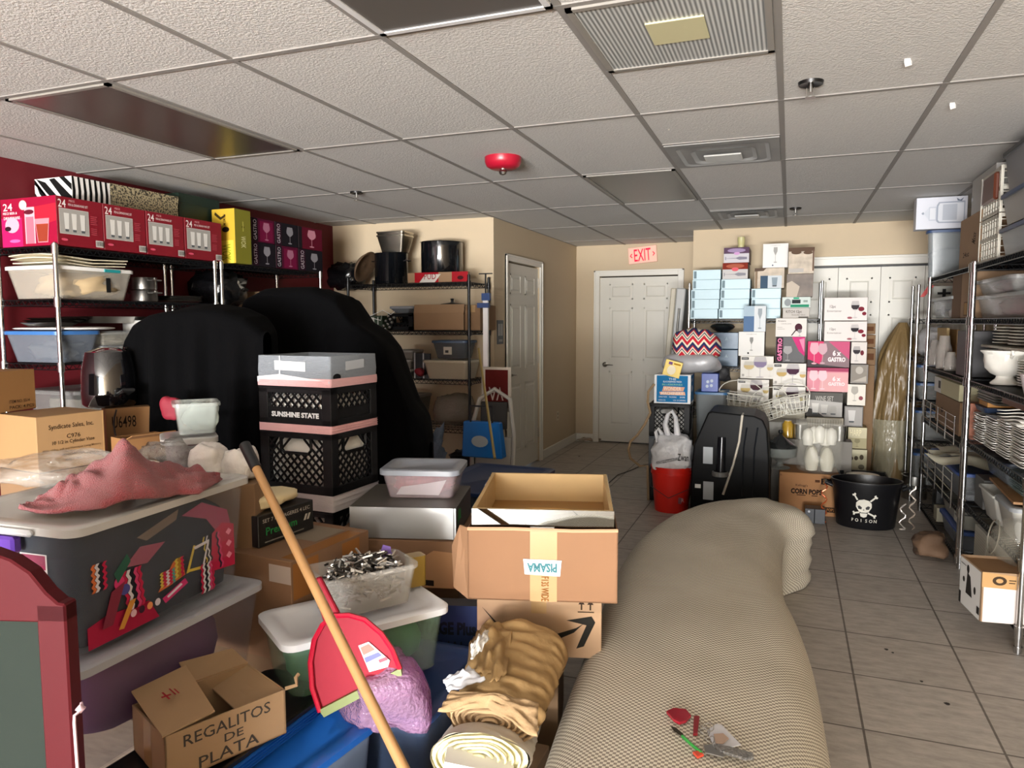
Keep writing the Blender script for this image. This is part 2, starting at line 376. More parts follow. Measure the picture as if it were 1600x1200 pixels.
# side wall with the door opening  (door Y 6.40..7.38)
wall('wall_side', (-2.5-W, 6.1, 0), (-2.5, 6.43, CZ)); wall('wall_side', (-2.5-W, 7.38, 0), (-2.5, 8.82+W, CZ)); wall('wall_side', (-2.5-W, 6.43, 2.08), (-2.5, 7.38, CZ))
wall('wall_far', (-2.5, 8.82, 0), (-2.2, 8.82+W, CZ)); wall('wall_far', (-1.25, 8.82, 0), (-.95, 8.82+W, CZ)); wall('wall_far', (-2.2, 8.82, 2.06), (-1.25, 8.82+W, CZ))
wall('wall_closet', (-.95, 7.75, 0), (.05, 7.85, CZ)); wall('wall_closet', (.05, 7.75, 2.04), (1.55, 7.85, CZ)); wall('wall_closet_side', (-.95, 7.85, 0), (-.85, 8.92, CZ))
wall('wall_closet_inner', (-.85, 8.82, 0), (1.55, 8.92, CZ))
wall('wall_right', (1.55, -6.8, 0), (1.65, 8.92, CZ))
wall('wall_behind_doors', (-2.7, 9.0, 0), (-.85, 9.1, CZ), mat('#2a2724', .9)); wall('wall_behind_doors', (-3.4, 6.2, 0), (-3.3, 7.6, CZ), mat('#2a2724', .9))
# storefront behind the photographer
sf = struct(MB().box((-4.2, -6.9, 0), (1.55, -6.8, .12)).box((-4.2, -6.9, 2.3), (1.55, -6.8, CZ)).box((-4.2, -6.9, 0), (-4.0, -6.8, CZ)).box((1.4, -6.9, 0), (1.55, -6.8, CZ)).box((-1.35, -6.9, 0), (-1.27, -6.8, CZ)).box((-2.7, -6.9, 0), (-2.62, -6.8, CZ)).box((0, -6.9, 0), (.08, -6.8, CZ)).build('window_1', mat('#6d6a64', .5)))
struct(MB().box((-4.0, -6.856, .12), (1.4, -6.85, 2.3)).build('window_1_pane', clear('#dfe8ea', .08, .02)))
# door casings and baseboards
def casing(n, axis, v, a, b, top, w=.07, t=.018, s=1):
    m = MB()
    def bx(u0, u1, z0, z1, tt=t):
        if axis == 'y': m.box((u0, v-tt, z0), (u1, v, z1))
        else: m.box((v, u0, z0), (v+tt, u1, z1))
    bx(a-w, a, 0, top+w); bx(b, b+w, 0, top+w); bx(a, b, top, top+w)
    bx(a-w, a-w+.02, 0, top+w, t*1.5); bx(b+w-.02, b+w, 0, top+w, t*1.5); bx(a-w, b+w, top+w-.02, top+w, t*1.5)
    return struct(m.build(n, TRIMW, bevel=.003))
casing('trim_1', 'y', 8.82, -2.2, -1.25, 2.06); casing('trim_2', 'x', -2.5, 6.43, 7.38, 2.08, w=.06)
struct(MB().box((.0, 7.72, 2.04), (1.55, 7.75, 2.12)).box((.0, 7.715, 2.1), (1.55, 7.75, 2.125)).box((-.02, 7.72, 0), (.05, 7.75, 2.04)).build('trim_3', TRIMW, bevel=.003))
def base(n, a, b, ox, oy):
    x0, x1 = sorted((a[0], b[0]+ox)); y0, y1 = sorted((a[1], b[1]+oy)); struct(MB().box((x0, y0, 0), (x1, y1, .1)).build(n, TRIMW, bevel=.004))
base('baseboard_side', (-2.5, 7.44), (-2.5, 8.82), .014, 0); base('baseboard_far', (-2.5, 8.82), (-2.27, 8.82), 0, -.014); base('baseboard_far', (-1.18, 8.82), (-.95, 8.82), 0, -.014)
base('baseboard_closet', (-.95, 7.75), (-.02, 7.75), 0, -.014); base('baseboard_left', (-4.2, -6.8), (-4.2, 6.1), .014, 0); base('baseboard_back', (-4.2, 6.1), (-2.6, 6.1), 0, -.014); base('baseboard_right', (1.55, -6.8), (1.55, 7.75), -.014, 0)
def panel_door(n, L, Hh, rows_, cols_, th=.035):
    """door slab in local x (0..L) / z, front at y=0, with raised panels"""
    m = MB(); m.box((0, 0, 0), (L, th, Hh)); 
    for (z0, z1) in rows_:
        for (x0, x1) in cols_:
            e = .014
            m.box((x0, -.005, z0), (x1, 0, z0+e)); m.box((x0, -.005, z1-e), (x1, 0, z1)); m.box((x0, -.005, z0), (x0+e, 0, z1)); m.box((x1-e, -.005, z0), (x1, 0, z1))
            m.add([(x0+.03, 0, z0+.03), (x1-.03, 0, z0+.03), (x1-.03, 0, z1-.03), (x0+.03, 0, z1-.03), (x0+.045, -.007, z0+.045), (x1-.045, -.007, z0+.045), (x1-.045, -.007, z1-.045), (x0+.045, -.007, z1-.045)],
                  [(0, 1, 5, 4), (1, 2, 6, 5), (2, 3, 7, 6), (3, 0, 4, 7), (4, 5, 6, 7)])
    o = m.build(n, DOORW); return struct(o)
R6 = ((.2, .88), (1.02, 1.66), (1.76, 1.95))
d1 = panel_door('door_1', .95, 2.03, R6, ((.12, .41), (.54, .83))); d1.location = (-2.2, 8.835, .015)
def lever(parent, x, z, s=1):
    m = MB(); m.lathe([(.0, 0), (.032, 0), (.032, .008), (.02, .012), (.012, .014), (.012, .05), (0, .05)], n=16); m.xf(Matrix.Rotation(PI/2, 4, 'X')); m.tube([(0, -.045, 0), (s*.03, -.05, 0), (s*.11, -.045, -.004)], [.009, .009, .006], 8); m.xf(Matrix.Translation((x, 0, z)))
    return struct(m.build('door_handle', mat('#8f8b84', .3, 1), parent, smooth=True))
lever(d1, .07, .96)
d2 = panel_door('door_2', .95, 2.05, R6, ((.12, .41), (.54, .83))); d2.rotation_euler = (0, 0, PI/2); d2.location = (-2.515, 6.43, .015); lever(d2, .06, .98)
hg = MB()
for z in (.25, 1.05, 1.85): hg.box((.942, -.012, z), (.952, .0, z+.1))
struct(hg.build('door_hinges', mat('#b7b2a8', .4, .8), d2))
# closet bifold doors
for i in range(4):
    o = panel_door('door_%d' % (3+i), .368, 2.0, ((.15, .82), (.95, 1.55), (1.66, 1.9)), ((.07, .30),)); o.location = (.06+.372*i, 7.775, .02)
struct(MB().box((.05, 7.765, 2.02), (1.55, 7.80, 2.04)).build('trim_closet_track', mat('#1a1a1a', .5)))
# exit sign
t = thing('exit_sign', 'lit EXIT sign with red letters and two arrows above the far white door', 'exit sign', ay(986, 413, 8.79), 0)
t.location = (-1.835, 8.785, 2.19); t.rotation_euler = (0, math.radians(-5), 0)
MB().box((0, 0, 0), (.345, .03, .2)).build('face_panel', mat('#e0b4a0', .4, emit=.12), t, bevel=.006)
decal(t, 'front', (.345, .03, .2), [('t', 'EXIT', .5, .5, .58, .72, '#ff1236'), ('p', [(.06, .5), (.13, .64), (.15, .6), (.1, .5), (.15, .4), (.13, .36)], '#ff1236'), ('p', [(.94, .5), (.87, .64), (.85, .6), (.9, .5), (.85, .4), (.87, .36)], '#ff1236')], 'letters', emit=.9)
# wall plates
t = thing('sign_plate', 'small dark restroom style sign on the wall left of the side door', 'sign', (-2.494, 6.17, 1.30), PI/2)
MB().box((0, 0, 0), (.15, .006, .22)).build('plate', mat('#3a4048', .4), t); decal(t, 'front', (.15, .006, .22), [('r', .15, .35, .3, .85, '#c9c9c4'), ('r', .42, .35, .52, .85, '#c9c9c4'), ('r', .65, .35, .8, .85, '#c9c9c4'), ('r', .2, .1, .8, .2, '#9a9a96')], 'symbols')
t = thing('wall_outlet', 'white wall outlet low on the beige side wall', 'outlet', (-2.499, 8.0, .36), PI/2)
MB().box((0, -.006, 0), (.07, 0, .11)).build('cover_plate', mat('#ccbfa4', .4), t, bevel=.002); decal(t, 'front', (.07, .0, .11), [('e', .5, .3, .2, .13, '#8d8574'), ('e', .5, .7, .2, .13, '#8d8574')], 'sockets', base=.0065)
# ceiling devices
def sprinkler(x, y, label):
    p = az(x, y, CZ); t = thing('fire_sprinkler', label, 'sprinkler', (p.x, p.y, CZ-.062), 0, 'ceiling sprinklers')
    MB().lathe([(.012, .055), (.045, .05), (.048, .062), (0, .062)], n=20).build('escutcheon', mat('#2c2c2c', .35, .8), t, smooth=True)
    MB().rod((0, 0, .022), (0, 0, .056), .008, 10).rod((-.012, 0, .008), (-.014, 0, .04), .002).rod((.012, 0, .008), (.014, 0, .04), .002).lathe([(0, 0), (.02, .0), (.02, .004), (0, .01)], n=14).build('nozzle', STEEL, t, smooth=True)
sprinkler(1267, 128, 'ceiling sprinkler nearest the camera, at upper right'); sprinkler(557, 300, 'ceiling sprinkler over the stock pots at left'); sprinkler(1243, 325, 'small far ceiling sprinkler near the closet wall')
p = az(786, 246, CZ); t = thing('smoke_detector', 'round red fire detector with clear strobe bulb on ceiling', 'smoke detector', (p.x, p.y, CZ-.1))
MB().lathe([(0, .035), (.07, .035), (.095, .05), (.105, .075), (.105, .1), (0, .1)], n=32).build('housing', mat('#a3142c', .35), t, smooth=True)
MB().lathe([(0, 0), (.018, .004), (.025, .018), (.018, .03), (.02, .036), (0, .036)], n=16).build('strobe_bulb', STEEL, t, smooth=True)
def fixture(label, X0, Y0, w, d, body, kind='ceiling_light', cat='ceiling light', glow=None, bright=None):
    t = thing(kind, label, cat, (X0, Y0, CZ-.012))
    f = MB(); f.box((.014, .014, 0), (w-.014, .035, .016)); f.box((.014, d-.035, 0), (w-.014, d-.014, .016)); f.box((.014, .014, 0), (.035, d-.014, .016)); f.box((w-.035, .014, 0), (w-.014, d-.014, .016))
    f.build('frame', bright or mat('#8b8780', .4), t)
    MB().box((.035, .035, .004), (w-.035, d-.035, .011)).build('diffuser', body, t)
    return t
BROWN = mat('#4d4541', .28, var=.04, vs=3, spec=.6); GREYD = mat('#5a5652', .3, var=.04, vs=3)
X = lambda c: -.06+.61*c
Y = lambda r: 3.374+1.22*r
fixture('long dark unlit ceiling light above the red wall shelves', X(-5), Y(-1), .61, 1.22, BROWN)
fixture('long grey unlit ceiling light cut by the top edge of the photo', X(-2), Y(-2), .61, 1.22, GREYD, bright=mat('#d5d5d5', .3))
fixture('dark unlit ceiling light in front of the exit sign', X(-2), Y(1), .61, 1.22, GREYD)
rib = bpy.data.materials.new('prismatic_lens'); rib.use_nodes = True; nt = rib.node_tree; b = nt.nodes['Principled BSDF']; b.inputs['Roughness'].default_value = .35
wv = nt.nodes.new('ShaderNodeTexWave'); wv.bands_direction = 'X'; wv.inputs['Scale'].default_value = 22; tc = nt.nodes.new('ShaderNodeTexCoord'); nt.links.new(tc.outputs['Object'], wv.inputs['Vector'])
cr = nt.nodes.new('ShaderNodeValToRGB'); cr.color_ramp.elements[0].color = (*lin('#6f716f'), 1); cr.color_ramp.elements[1].color = (*lin('#c9cbc8'), 1); nt.links.new(wv.outputs[0], cr.inputs[0]); nt.links.new(cr.outputs[0], b.inputs['Base Color'])
t = fixture('square ribbed ceiling lens with a yellowish lamp glow painted on it, nearest camera', X(-1), Y(-1), .61, .61, rib)
MB().box((.22, .2, -.001), (.40, .38, .005)).build('lamp_glow_patch', mat('#c8c39a', .4), t)  # yellowish lamp glow put into the patch colour, nothing emits here
def vent(label, X0, Y0):
    t = thing('ceiling_vent', label, 'ceiling vent', (X0, Y0, CZ-.02)); 
    MB().box((.014, .014, .011), (.596, .596, .02)).build('backing', mat('#8e8d8a', .6, var=.25, vs=5), t)
    b = MB()
    for k, (r0, z) in enumerate(((.24, .006), (.17, .002))): b.loft([rr(2*r0, 2*r0, .05, z, .305-r0, .305-r0), rr(2*r0-.05, 2*r0-.05, .05, .012, .33-r0, .33-r0)], cap=False)
    b.build('louvre_ring', mat('#a3a3a1', .5), t, smooth=True)
    MB().box((.2, .22, -.012), (.4, .38, -.004)).build('centre_plate', mat('#c9c9c5', .45), t, bevel=.004)
vent('square air vent with white centre plate, nearer of the two', X(-1), Y(.5)); vent('dusty dark air vent far down the ceiling', X(-1), Y(2.5))
# the long wire cable guard on the sprinkler pipe etc. is left out; small torn flecks on tiles
for x, y in ((1413, 92), (1484, 161)):
    p = az(x, y, CZ); solo(MB().prism([(0, 0, 0), (.02, .004, 0), (.028, .02, -.006), (.006, .016, -.012)], (0, 0, .012)), 'torn_flake', WHITEP, 'white paint flake hanging from a ceiling tile, %s' % ('by the near sprinkler' if x < 1450 else 'right of the grid line'), 'flake', (p.x, p.y, CZ-.012))
# ------------------------------------------------------------------ light and camera
w = bpy.data.worlds.new('daylight'); S.world = w; w.use_nodes = True
sky = w.node_tree.nodes.new('ShaderNodeTexSky'); sky.sky_type = 'NISHITA'; sky.sun_elevation = math.radians(50); sky.sun_rotation = math.radians(20); sky.sun_disc = False
w.node_tree.links.new(sky.outputs[0], w.node_tree.nodes['Background'].inputs[0]); w.node_tree.nodes['Background'].inputs[1].default_value = .25
def area(n, loc, rot, sx, sy, e, col=(1, 1, 1)):
    l = bpy.data.lights.new(n, 'AREA'); l.shape = 'RECTANGLE'; l.size = sx; l.size_y = sy; l.energy = e; l.color = col
    o = bpy.data.objects.new(n, l); C.objects.link(o); o.location = loc; o.rotation_euler = rot; return o
area('window_daylight', (-.1, -6.6, 1.5), (math.radians(84), 0, math.radians(4)), 3.0, 1.7, 490, (1, .99, .98))
area('ceiling_fill', (-.3, -6.5, .3), (math.radians(118), 0, 0), 3.8, .5, 1200, (1, .99, .98))  # added upward fill lamp that brightens the ceiling, in place of ground bounce
cam = bpy.data.cameras.new('camera'); co = bpy.data.objects.new('camera', cam); C.objects.link(co); S.camera = co
cam.sensor_fit = 'HORIZONTAL'; cam.sensor_width = 36; cam.lens = FP/1600*36; cam.clip_start = .05
M = Matrix.Identity(4)
for i in range(3): M[i][0] = CR[i]; M[i][1] = CU[i]; M[i][2] = -CF[i]; M[i][3] = CO[i]
co.matrix_world = M
S.view_settings.view_transform = 'Standard'; S.view_settings.look = 'None'; S.view_settings.gamma = 1; S.view_settings.use_curve_mapping = False; S.view_settings.exposure = .42
S.cycles.max_bounces = 8; S.cycles.transparent_max_bounces = 24; S.cycles.caustics_reflective = False; S.cycles.caustics_refractive = False
# ================================================================== LEFT WALL SHELVES
ZL = (.12, .5, .9, 1.275, 1.628, 1.912)
rack('chrome-posted wire rack along the red wall, holding the red glassware boxes', -4.15, 2.811, -3.7, 3.975, ZL, 1.93, along='y')
rack('wire rack along the red wall holding the yellow wok box', -4.15, 4.035, -3.7, 5.18, (.12, .5, .9, 1.275, 1.60, 1.912), 1.93, along='y')
def lw(x0, y0, x1, y1=None, z=None, X=-3.7): return fb('x', X, x0, y0, x1, y1 if y1 else y0+20, z)
Z1 = 1.922
RED = mat('#7f0f20', .4); PINKR = '#c3123c'
for i, (a, b, yt) in enumerate(((87, 160, 305), (160.5, 227, 318), (228, 287, 330), (288, 346, 340))):
    loc, rz, w, h = lw(a, yt, b, z=Z1, X=-3.69); h = .262
    sh = [('t', '24', .12, .86, .16, .16, '#ece3e0'), ('t', 'PIECE', .33, .93, .12, .04, '#d9a8a8'), ('t', 'PEN & DRINKWARE SET', .46, .85, .42, .05, '#e8d2d0'), ('r', .05, .24, .68, .76, '#c9c4bd'), ('r', .06, .25, .67, .75, '#a3a09a')]
    for gx in (.2, .36, .54): sh += tumbler(gx, .29, .11, .38, '#d8d6d0')
    sh += [('r', .71, .5+.04*k, .86-.02*(k % 2), .515+.04*k, '#b04a55') for k in range(5)] + [('r', .71, .28+.04*k, .84, .295+.04*k, '#b04a55') for k in range(4)]
    sh += [('e', .13, .12, .07, .025, '#d2526a'), ('r', .8, .03, .97, .17, '#c9c4bd')] + [('r', .82+.022*k, .05, .83+.022*k, .15, '#333333') for k in range(7)]
    lf = [('r', 0, 0, 1, 1, '#940d32'), ('r', .0, .0, .38, .6, '#c11a5f'), ('p', [(.55, .35), (1, .5), (1, .85), (.6, .8)], '#b51f33'), ('t', '24', .13, .83, .17, .15, '#f0dede'), ('t', 'PIECE BEER &', .17, .7, .26, .05, '#f0dede'), ('t', 'DRINKWARE', .2, .6, .3, .06, '#f0dede'), ('e', .2, .45, .13, .16, '#d9a3b4'), ('e', .12, .38, .06, .05, '#2d1420'), ('e', .24, .12, .1, .035, '#f060a0'), ('r', .44, .05, .62, .8, '#e7a6b0'), ('r', .46, .05, .6, .6, '#c46a7c'), ('e', .52, .7, .09, .05, '#5a1526'), ('p', [(.66, .06), (.84, .06), (.88, .55), (.62, .55)], '#d9808c'), ('p', [(.67, .08), (.83, .08), (.86, .44), (.64, .44)], '#8c3826'), ('e', .42, .85, .07, .1, '#d9c0b8')]
    carton('glassware_box', ['nearest red 24 piece glass set box, pink picture on its end', 'red 24 glass set box, second along the top rack', 'red 24 glass set box, third along the top rack', 'red 24 glass set box beside the yellow wok box'][i], 'box', loc, rz, w-.004, .43, h, RED, tape=False, shapes=sh, left=lf if i == 0 else None, group='red 24 glass sets')
zt = Z1+.263
loc, rz, w, h = lw(112, 277, 171, z=zt, X=-3.86)
def zebra(n, seed):
    random.seed(seed); r = [('r', 0, 0, 1, 1, '#e9e7e3')]
    for k in range(n):
        a = k/n; r.append(('p', [(a, 0), (a+.5/n, 0), (a+.62/n-.0, .5), (a+.5/n-.02, 1), (a, 1), (a+.1/n, .5)], '#101010'))
    return r
zl = [('r', 0, 0, 1, 1, '#e9e7e3'), ('p', [(0, 1), (0, .8), (.3, .35), (.5, 0), (.35, 0), (.12, .45)], '#101010'), ('p', [(.05, 1), (.3, .85), (.75, .05), (.6, 0), (.3, .5)], '#101010'), ('p', [(.4, .95), (.55, .98), (1, .25), (1, .05), (.85, 0)], '#101010'), ('p', [(.68, 1), (.82, 1), (1, .72), (1, .48)], '#101010'), ('p', [(0, .5), (.2, 0), (.08, 0), (0, .2)], '#101010')]
carton('storage_box', 'black and white zebra striped gift box on top of the red glass boxes', 'box', loc, rz, w, .3, .155, mat('#dcdad5', .5), tape=False, shapes=zebra(7, 1), left=zl, top=zebra(5, 2))
loc, rz, w, h = lw(173, 293, 277, z=zt, X=-3.86)
SPK = bpy.data.materials.new('leopard_speckle'); SPK.use_nodes = True; nt = SPK.node_tree; b = nt.nodes['Principled BSDF']; n = nt.nodes.new('ShaderNodeTexNoise'); n.inputs['Scale'].default_value = 90; tc = nt.nodes.new('ShaderNodeTexCoord'); nt.links.new(tc.outputs['Object'], n.inputs['Vector'])
cr = nt.nodes.new('ShaderNodeValToRGB'); cr.color_ramp.interpolation = 'CONSTANT'; cr.color_ramp.elements[0].color = (*lin('#39342a'), 1); cr.color_ramp.elements[1].color = (*lin('#a89c7c'), 1); cr.color_ramp.elements[1].position = .48; nt.links.new(n.outputs['Fac'], cr.inputs[0]); nt.links.new(cr.outputs[0], b.inputs['Base Color'])
solo(MB().box((0, 0, 0), (w, .3, .155)).box((-.004, -.004, .11), (w+.004, .304, .158)), 'storage_box', SPK, 'speckled beige and brown box behind the red glass boxes', 'box', loc, rz)
loc, rz, w, h = lw(279, 300, 341, z=zt, X=-3.88)
solo(MB().box((0, 0, 0), (w, .3, .19)).box((-.004, -.004, .13), (w+.004, .304, .193)), 'storage_box', mat('#16281f', .5), 'dark green box between speckled box and yellow wok box', 'box', loc, rz)
loc, rz, w, h = lw(366, 318, 391, z=Z1, X=-3.66)
carton('wok_box', 'tall yellow wok box with olive side on the red wall rack', 'box', loc, rz, w, .2, .38, mat('#77741d', .5), tape=False, shapes=[('t', 'WOK', .5, .4, .3, .22, -90, '#d8d29a'), ('e', .5, .68, .08, .02, '#3a3a10'), ('r', .47, .6, .53, .78, '#b5ae55')],
       left=[('r', 0, 0, 1, 1, '#c9a535'), ('r', .12, .0, .92, .42, '#e6d34a'), ('t', 'WOK', .6, .2, .4, .3, -90, '#8f9a1e'), ('t', 'OVALE 34', .25, .2, .16, .34, -90, '#b8791a'), ('t', 'PREMIUM', .55, .8, .12, .2, -90, '#4a3010'), ('e', .6, .62, .16, .05, '#22140c'), ('p', [(.15, .95), (.4, .85), (.6, .9), (.62, .86), (.38, .8), (.12, .9)], '#3a2c10')])
gz = .0
for r_ in range(2):
    for i, (a, b) in enumerate(((393, 429), (430, 465), (466, 503))):
        loc, rz, w, h = lw(a, 350, b, z=Z1+r_*.177, X=-3.7); h = .174
        mg = (i+r_) % 2
        sh = [('r', 0, 0, 1, 1, '#17131a' if not mg else '#4f0c2a'), ('r', .02, .02, .26, .98, '#2a0d1e' if not mg else '#17131a'), ('t', 'GASTRO', .14, .5, .14, .85, 90, '#b7a9b2')]
        if mg: sh += [('r', .35, .05, .92, .9, '#6d0f38')]
        sh += wineglass(.64, .1, .3, .75, col='#8d8a90' if not mg else '#a86c84')
        if i == 2 and r_ == 1: sh = [('r', 0, 0, 1, 1, '#5c0d24')]+wineglass(.55, .1, .35, .8, col='#c98a9a')+[('r', 0, 0, .14, 1, '#1a141a')]
        carton('glass_box', '%s black and magenta wine glass box, %s beside the wok box' % (['lower', 'upper'][r_], ['first', 'second', 'third'][i]), 'box', loc, rz, w-.004, .3, h, mat('#141015', .5), tape=False, shapes=sh, group='magenta wine glass boxes on the left rack')
# second shelf
Z2 = 1.636
loc, rz, w, h = lw(88, 424, 208, z=Z2, X=-3.72)
tub('storage_tub', 'clear tub with a white lid marked 1 on the left rack second shelf', 'tub', loc, rz, w, .4, .17, clear('#c9c2b4', .35, .3), WHITEP, lab=None)
T = bpy.data.objects[-1] if False else None
t1 = [o for o in S.objects if o.get('label', '').startswith('clear tub with a white lid marked 1')][0]
MB().box((w*.58, -.016, .158), (w*.8, .02, .176)).build('lid_latch', mat('#1f8f92', .4), t1, bevel=.003)
decal(t1, 'front', (w, .4, .17), [('t', '1', .66, .5, .06, .5, '#151515')], 'marker_number', base=-.006)
lump('cloth_bundle', 'cream cloths packed inside the clear tub marked 1', 'cloth', loc+Vector((-.0, .05, .012)), rz, w*.82, .3, .14, mat('#cdb48c', .8), 3, .35)
bpy.context.view_layer.update()
for k in range(3):
    q = lw(92-3*k, 416-4*k, 196+2*k, z=Z2+.19+.018*k, X=-3.73)
    solo(MB().grid(lambda u, v: Vector((u*q[2], v*.36, .012*math.sin(u*6.3*1.3+k)*math.sin(v*3)+.006*abs(u-.5)*4)), 24, 8), 'wavy_tray', mat('#dcd2b8', .5), 'thin cream wavy serving tray, %s of the three on the tub lid' % ('lowest', 'middle', 'topmost')[k], 'tray', q[0], rz, group='cream trays on the left rack').modifiers.new('t', 'SOLIDIFY').thickness = .006
def pot(name, label, loc, r, h, m, cat='pot', lid=False, handles=True, rim=.004, group=None, n=32):
    t = thing(name, label, cat, loc, 0, group)
    MB().lathe([(0, 0), (r*.97, 0), (r, .008), (r, h-.004), (r+rim, h), (r-.004, h), (r-.006, .01), (0, .01)], n=n).build('pot_body', m, t, smooth=True)
    if handles:
        for s in (1, -1):
            MB().tube([(s*r*.98, -.04, h*.75), (s*(r+.03), -.035, h*.76), (s*(r+.03), .035, h*.76), (s*r*.98, .04, h*.75)], .005, 8).build('handle', m, t, smooth=True)
    if lid: MB().lathe([(r+.006, h), (r+.006, h+.006), (r*.6, h+.02), (.02, h+.025), (.012, h+.045), (.02, h+.055), (0, h+.058)], n=n).build('lid', m, t, smooth=True)
    return t
p = ax(225, 446, -3.83)
pot('steel_pot', 'lower steel pot of the pair beside the tub marked 1', (p.x, p.y, Z2), .078, .07, STEEL); pot('steel_pot', 'upper steel pot of the pair beside the tub marked 1', (p.x, p.y, Z2+.075), .076, .075, STEEL)
p = ax(276, 462, -3.9)
for k in range(4):
    solo(MB().lathe([(0, 0), (.13, 0), (.16, .012), (.158, .014), (.13, .004), (0, .004)], n=28), 'steel_platter', STEEL, 'round steel platter in the low dark stack beside the steel pots', 'platter', (p.x, p.y, Z2+.01*k), group='steel platters on the left rack', smooth=True)
lump('black_bag', 'crumpled black plastic bag on the rack under the wok box', 'bag', Vector((-4.13, 4.10, 1.612)), 0, .38, .34, .27, mat('#0c0c0e', .25, bump=.8, bs=14), 5, .35, 9)
loc, rz, w, h = lw(416, 431, 452, z=1.61, X=-3.75); carton('cardboard_box', 'small brown box on the rack below the magenta glass boxes', 'box', loc, rz, w, .3, .13, KRAFT)
loc, rz, w, h = lw(455, 436, 493, z=1.61, X=-3.75); carton('cardboard_box', 'brown box at the far end of the rack under the magenta glass boxes', 'box', loc, rz, w, .3, .11, KRAFT2)
# third shelf
Z3 = 1.283
loc, rz, w, h = lw(90, 513, 156, z=Z3, X=-3.71)
tub('storage_tub', 'clear tub with a blue lid on the left rack third shelf', 'tub', loc, rz, w, .42, .165, clear('#7d8590', .45, .3), BLUEL)
lump('utensils', 'white utensils jumbled in the blue lidded tub on the third shelf', 'utensil', loc+Vector((-.34, .05, .012)), 0, .28, .22, .1, mat('#8e8e8a', .5), 8, .6, 14)
q = ax(92, 512, -3.72); solo(lumpmesh(.5, .4, .02, 2, .1, 5, 8), 'oval_platter', WHITEP, 'white oval platter lying on the blue tub lid', 'platter', (q.x-.42, q.y-.02, Z3+.178), smooth='all')
for k in range(3):
    solo(MB().lathe([(0, 0), (.1, 0), (.14+.01*k, .02), (.138, .023), (.1, .004), (0, .004)], n=28, sx=1.1), 'dark_plate', mat('#1e1916', .25), 'dark brown plate, %s of three above the blue tub lid' % ('lowest', 'middle', 'topmost')[k], 'plate', (q.x-.2, q.y+.1+.03*k, Z3+.2+.013*k), smooth=True)
for k in range(2):
    loc, rz, w, h = lw(160+k, 510+20*k, 207, z=Z3+.085*(1-k)+.002, X=-3.74); tub('clear_box', '%s clear lidded box of small white parts on the third shelf' % ('upper', 'lower')[k], 'box', loc, rz, w, .28, .075, clear('#a9a59a', .4, .2), CLEARP, r=.012, taper=.006)
    lump('small_parts', 'pale small parts inside the %s clear lidded box' % ('upper', 'lower')[k], 'parts', loc+Vector((-.2, .03, .006)), 0, .16, w-.06, .05, mat('#b5ad9c', .6), 30+k, .7, 25)
p = ax(224, 520, -3.86); pot('white_bucket', 'white plastic bucket with a rim on the left rack third shelf', (p.x, p.y, Z3), .115, .235, WHITEP, 'bucket', handles=False, rim=.01)
loc, rz, w, h = lw(100, 487, 150, z=1.52, X=-3.8)
solo(MB().loft([rr(.3, .5, .05, 0), rr(.36, .56, .06, .04, -.03, -.03)], cap=True), 'roasting_pan', STEEL, 'shallow steel roasting pan above the dark plates', 'pan', (-4.12, loc.y+.2, 1.50), 0, smooth=True)
# ================================================================== BACK LEFT SHELF (dark corner)
ZB = (.14, .58, 1.0, 1.424, 1.838)
rack('black wire rack in the far left corner under the stock pots', -3.72, 5.62, -2.53, 6.05, ZB, 1.9, postm=mat('#17181a', .3, .5))
def bw(x0, y0, x1, y1=None, z=None, Y=5.66): return fb('y', Y, x0, y0, x1, y1 if y1 else y0+20, z)
ENAM = mat('#0d0f12', .12, coat=.6, var=.3, vs=200)
p = ay(612, 447, 5.82); pot('stock_pot', 'black enamel pot carrying steel pans in the far left corner', (p.x, p.y, 1.845), .15, .275, ENAM)
zt = 1.845+.28
for k in range(2):
    q = bw(588, 360, 640, z=zt+k*.03, Y=5.7); t_ = thing('steam_pan', '%s of the two nested steel steam table pans on the black pot' % ('lower', 'upper')[k], 'pan', q[0], 0)
    tubpart(.27, .2, .15, .03, .02).build('pan_body', mat('#b9b2a4', .25, 1), t_, smooth=True)
p = ay(691, 447, 5.87); pot('stock_pot', 'wide black speckled stock pot at the right of the far left rack', (p.x, p.y, 1.845), .185, .36, ENAM, handles=False, rim=.012)
q = bw(637, 428, 731, z=1.845, Y=5.64)
carton('tool_box', 'red and white printed box lying in front of the wide stock pot', 'box', q[0], 0, q[2], .04, .085, KRAFT, tape=False, shapes=[('r', .12, 0, .52, 1, '#a11522'), ('r', .74, 0, 1, 1, '#9a1a24'), ('p', [(.2, 0), (.46, 0), (.56, .8), (.3, .8)], '#cfc9c2'), ('t', 'PUD', .38, .6, .2, .6, '#8e1420'), ('e', .88, .4, .05, .2, '#3c1014')])
q = ay(572, 420, 5.72); solo(MB().lathe([(0, .02), (.09, .04), (.14, .0), (.15, .006), (.1, .05), (0, .045)], n=32).xf(Matrix.Rotation(math.radians(-62), 4, 'Y')), 'straw_hat', mat('#57422e', .7, var=.3, vs=60), 'brown woven straw hat leaning against the black pot', 'hat', (q.x, q.y, 2.0), smooth='all')
lump('black_bag', 'black plastic sack on the far left rack beside the straw hat', 'bag', ay(505, 450, 5.7)+Vector((0, 0, -.02)), 0, .33, .3, .26, mat('#0a0a0c', .22, bump=.8, bs=14), 9, .35, 9)
